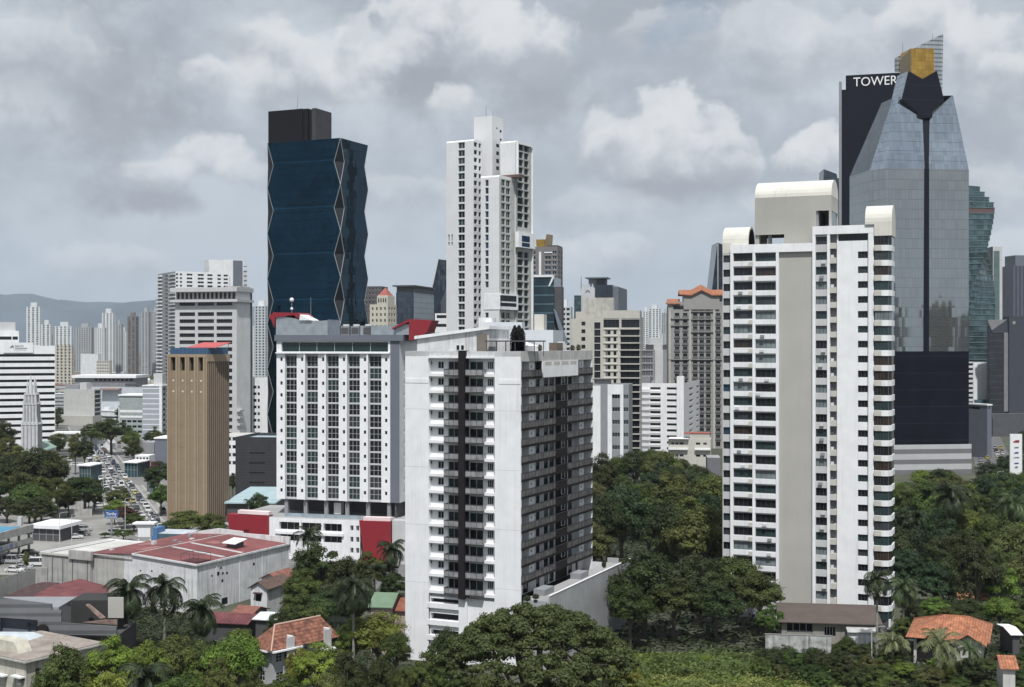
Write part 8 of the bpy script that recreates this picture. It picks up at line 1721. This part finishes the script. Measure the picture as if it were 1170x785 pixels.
rc = random.Random(21); HEAD = atan2(-1, .37)
# the jam: three lanes heading towards the camera, measured along the avenue
for li, (off, ln) in enumerate(((-6, 'left lane'), (-2.9, 'middle lane'), (.6, 'right lane'), (4.2, 'kerb lane'))):
    y = 395+rc.uniform(0, 8)+(30 if li == 0 else 0); j = 0
    while y < 790 and j < 30:
        if not 552 < y < 566 or li > 1:
            kind = rc.choices(['sedan', 'suv', 'van', 'bus'], [50, 34, 13, 3])[0]
            if y < 600 and kind == 'bus': kind = 'suv'
            col, cn = rc.choice(CCOL); c_ = ['sedan', 'off-road car', 'van', 'bus'][['sedan', 'suv', 'van', 'bus'].index(kind)]
            x = road(y)+off+rc.uniform(-.3, .3); car(x, y, HEAD+rc.uniform(-.03, .03), kind, col, f'{cn} {c_}, {ORD[j]} from the near end of the {ln} in the jam', 'vehicles jammed on the avenue', y < 520); j += 1
            y += CM[kind]['L']/2+2.5
        y += rc.uniform(2.2, 9.5)*(1 if li > 0 else 1.3)*(.75 if 430 < y < 520 else 1.1)
# single vehicles nearer than the jam, and on the empty lanes
for (px, py, k, ci, lb) in ((175.5, 594, 'sedan', 0, 'white sedan alone at the near end of the avenue'), (166.5, 601.5, 'suv', 5, 'black off-road car low beside the roadside shrubs'), (164, 611, 'sedan', 5, 'black sedan nearest on the avenue above the warehouse roof'), (186, 586, 'van', 4, 'grey van at the kerb below the tree row')): x, y = G(px, py); car(x, y, HEAD, k, CIDX[ci], lb, None)
for j in range(7): y = 600+j*26+rc.uniform(0, 8); car(road(y)+13+rc.uniform(-.5, 3), y, HEAD+pi, rc.choice(['sedan', 'suv']), CCOL[(j*2) % 6][0], f'{CCOL[(j*2) % 6][1]} car, {ORD[j]} beyond the crossing in the right carriageway', 'cars in the far carriageway')
CP = [(57, 605, 'suv', 0, 'white off-road car parked behind the white canopy'), (64.5, 613, 'sedan', 3, 'silver car parked beside the white canopy'), (77, 613.5, 'sedan', 0, 'white sedan in the middle of the car park'), (84.5, 615.5, 'sedan', 0, 'white sedan parked nearest in the car park row'), (86, 611, 'suv', 5, 'black off-road car parked behind the white sedans'), (93, 612, 'sedan', 4, 'grey sedan in the car park row'), (95, 607, 'suv', 3, 'silver off-road car at the right end of the car park'), (89, 607, 'sedan', 6, 'dark blue sedan at the back of the car park'), (84.5, 602.5, 'van', 0, 'white box van at the back wall of the car park'), (131, 611, 'suv', 0, 'white car parked under the billboard'),
 (15, 640.5, 'suv', 5, 'black off-road car in front of the parking building'), (25.5, 640, 'sedan', 3, 'silver sedan between two black cars at the parking building'), (33.5, 635.5, 'suv', 5, 'black off-road car under the right end of the parking building'), (15, 654, 'sedan', 0, 'white sedan behind the grey concrete wall, left one'), (24, 651.5, 'sedan', 3, 'silver sedan behind the grey concrete wall, right one'), (44, 647, 'van', 0, 'white van at the corner of the pale roofed annex'), (12, 644, 'van', 3, 'silver van in front of the parking building'),
 (113, 579, 'sedan', 0, 'white sedan left of the jam under the spreading tree'), (86, 532, 'sedan', 0, 'white sedan in the left side road by the metro entrance'), (76, 527, 'suv', 0, 'white car in the left side road'), (81, 521, 'sedan', 4, 'grey sedan in the left side road'), (72, 536, 'sedan', 5, 'black sedan in the left side road'), (1022, 728, 'sedan', 0, 'white car parked between vaulted tower and bungalow')]
for (px, py, k, ci, lb) in CP:
    x, y = G(px, py); y += 1; car(x, y, rc.choice([.1, -.1, 1.45, pi+.1]) if py < 560 else rc.uniform(-.25, .25), k, CIDX[ci], lb, None)
for li, off in enumerate((-6, -2.5, 3, 6)):
    y = 560
    for j in range(9): y += rc.uniform(9, 24); col, cn = rc.choice(CCOL); car(rr(y)+off, y, atan2(1, .336), rc.choice(['sedan', 'suv']), col, f'{cn} car, {ORD[j]} in the {["leftmost", "second", "third", "rightmost"][li]} lane of the street behind the silver tower', 'cars in the street behind the silver tower')
# ================================================================= HAZE
hz = MB('haze'); hz.box(-12500, 12500, -3400, 15500, -1, 520, mat('haze_surface')); hm = bpy.data.materials.new('haze_air'); hm.use_nodes = True; nt = hm.node_tree; nt.nodes.remove(nt.nodes['Principled BSDF'])
pv = nt.nodes.new('ShaderNodeVolumePrincipled'); pv.inputs['Color'].default_value = (.80, .88, 1.0, 1); pv.inputs['Density'].default_value = HAZE; pv.inputs['Anisotropy'].default_value = .0; nt.links.new(pv.outputs[0], nt.nodes['Material Output'].inputs['Volume'])
hz.mats = [hm]; hz.m = [0]*len(hz.m); struct('haze', hz, 'stuff')
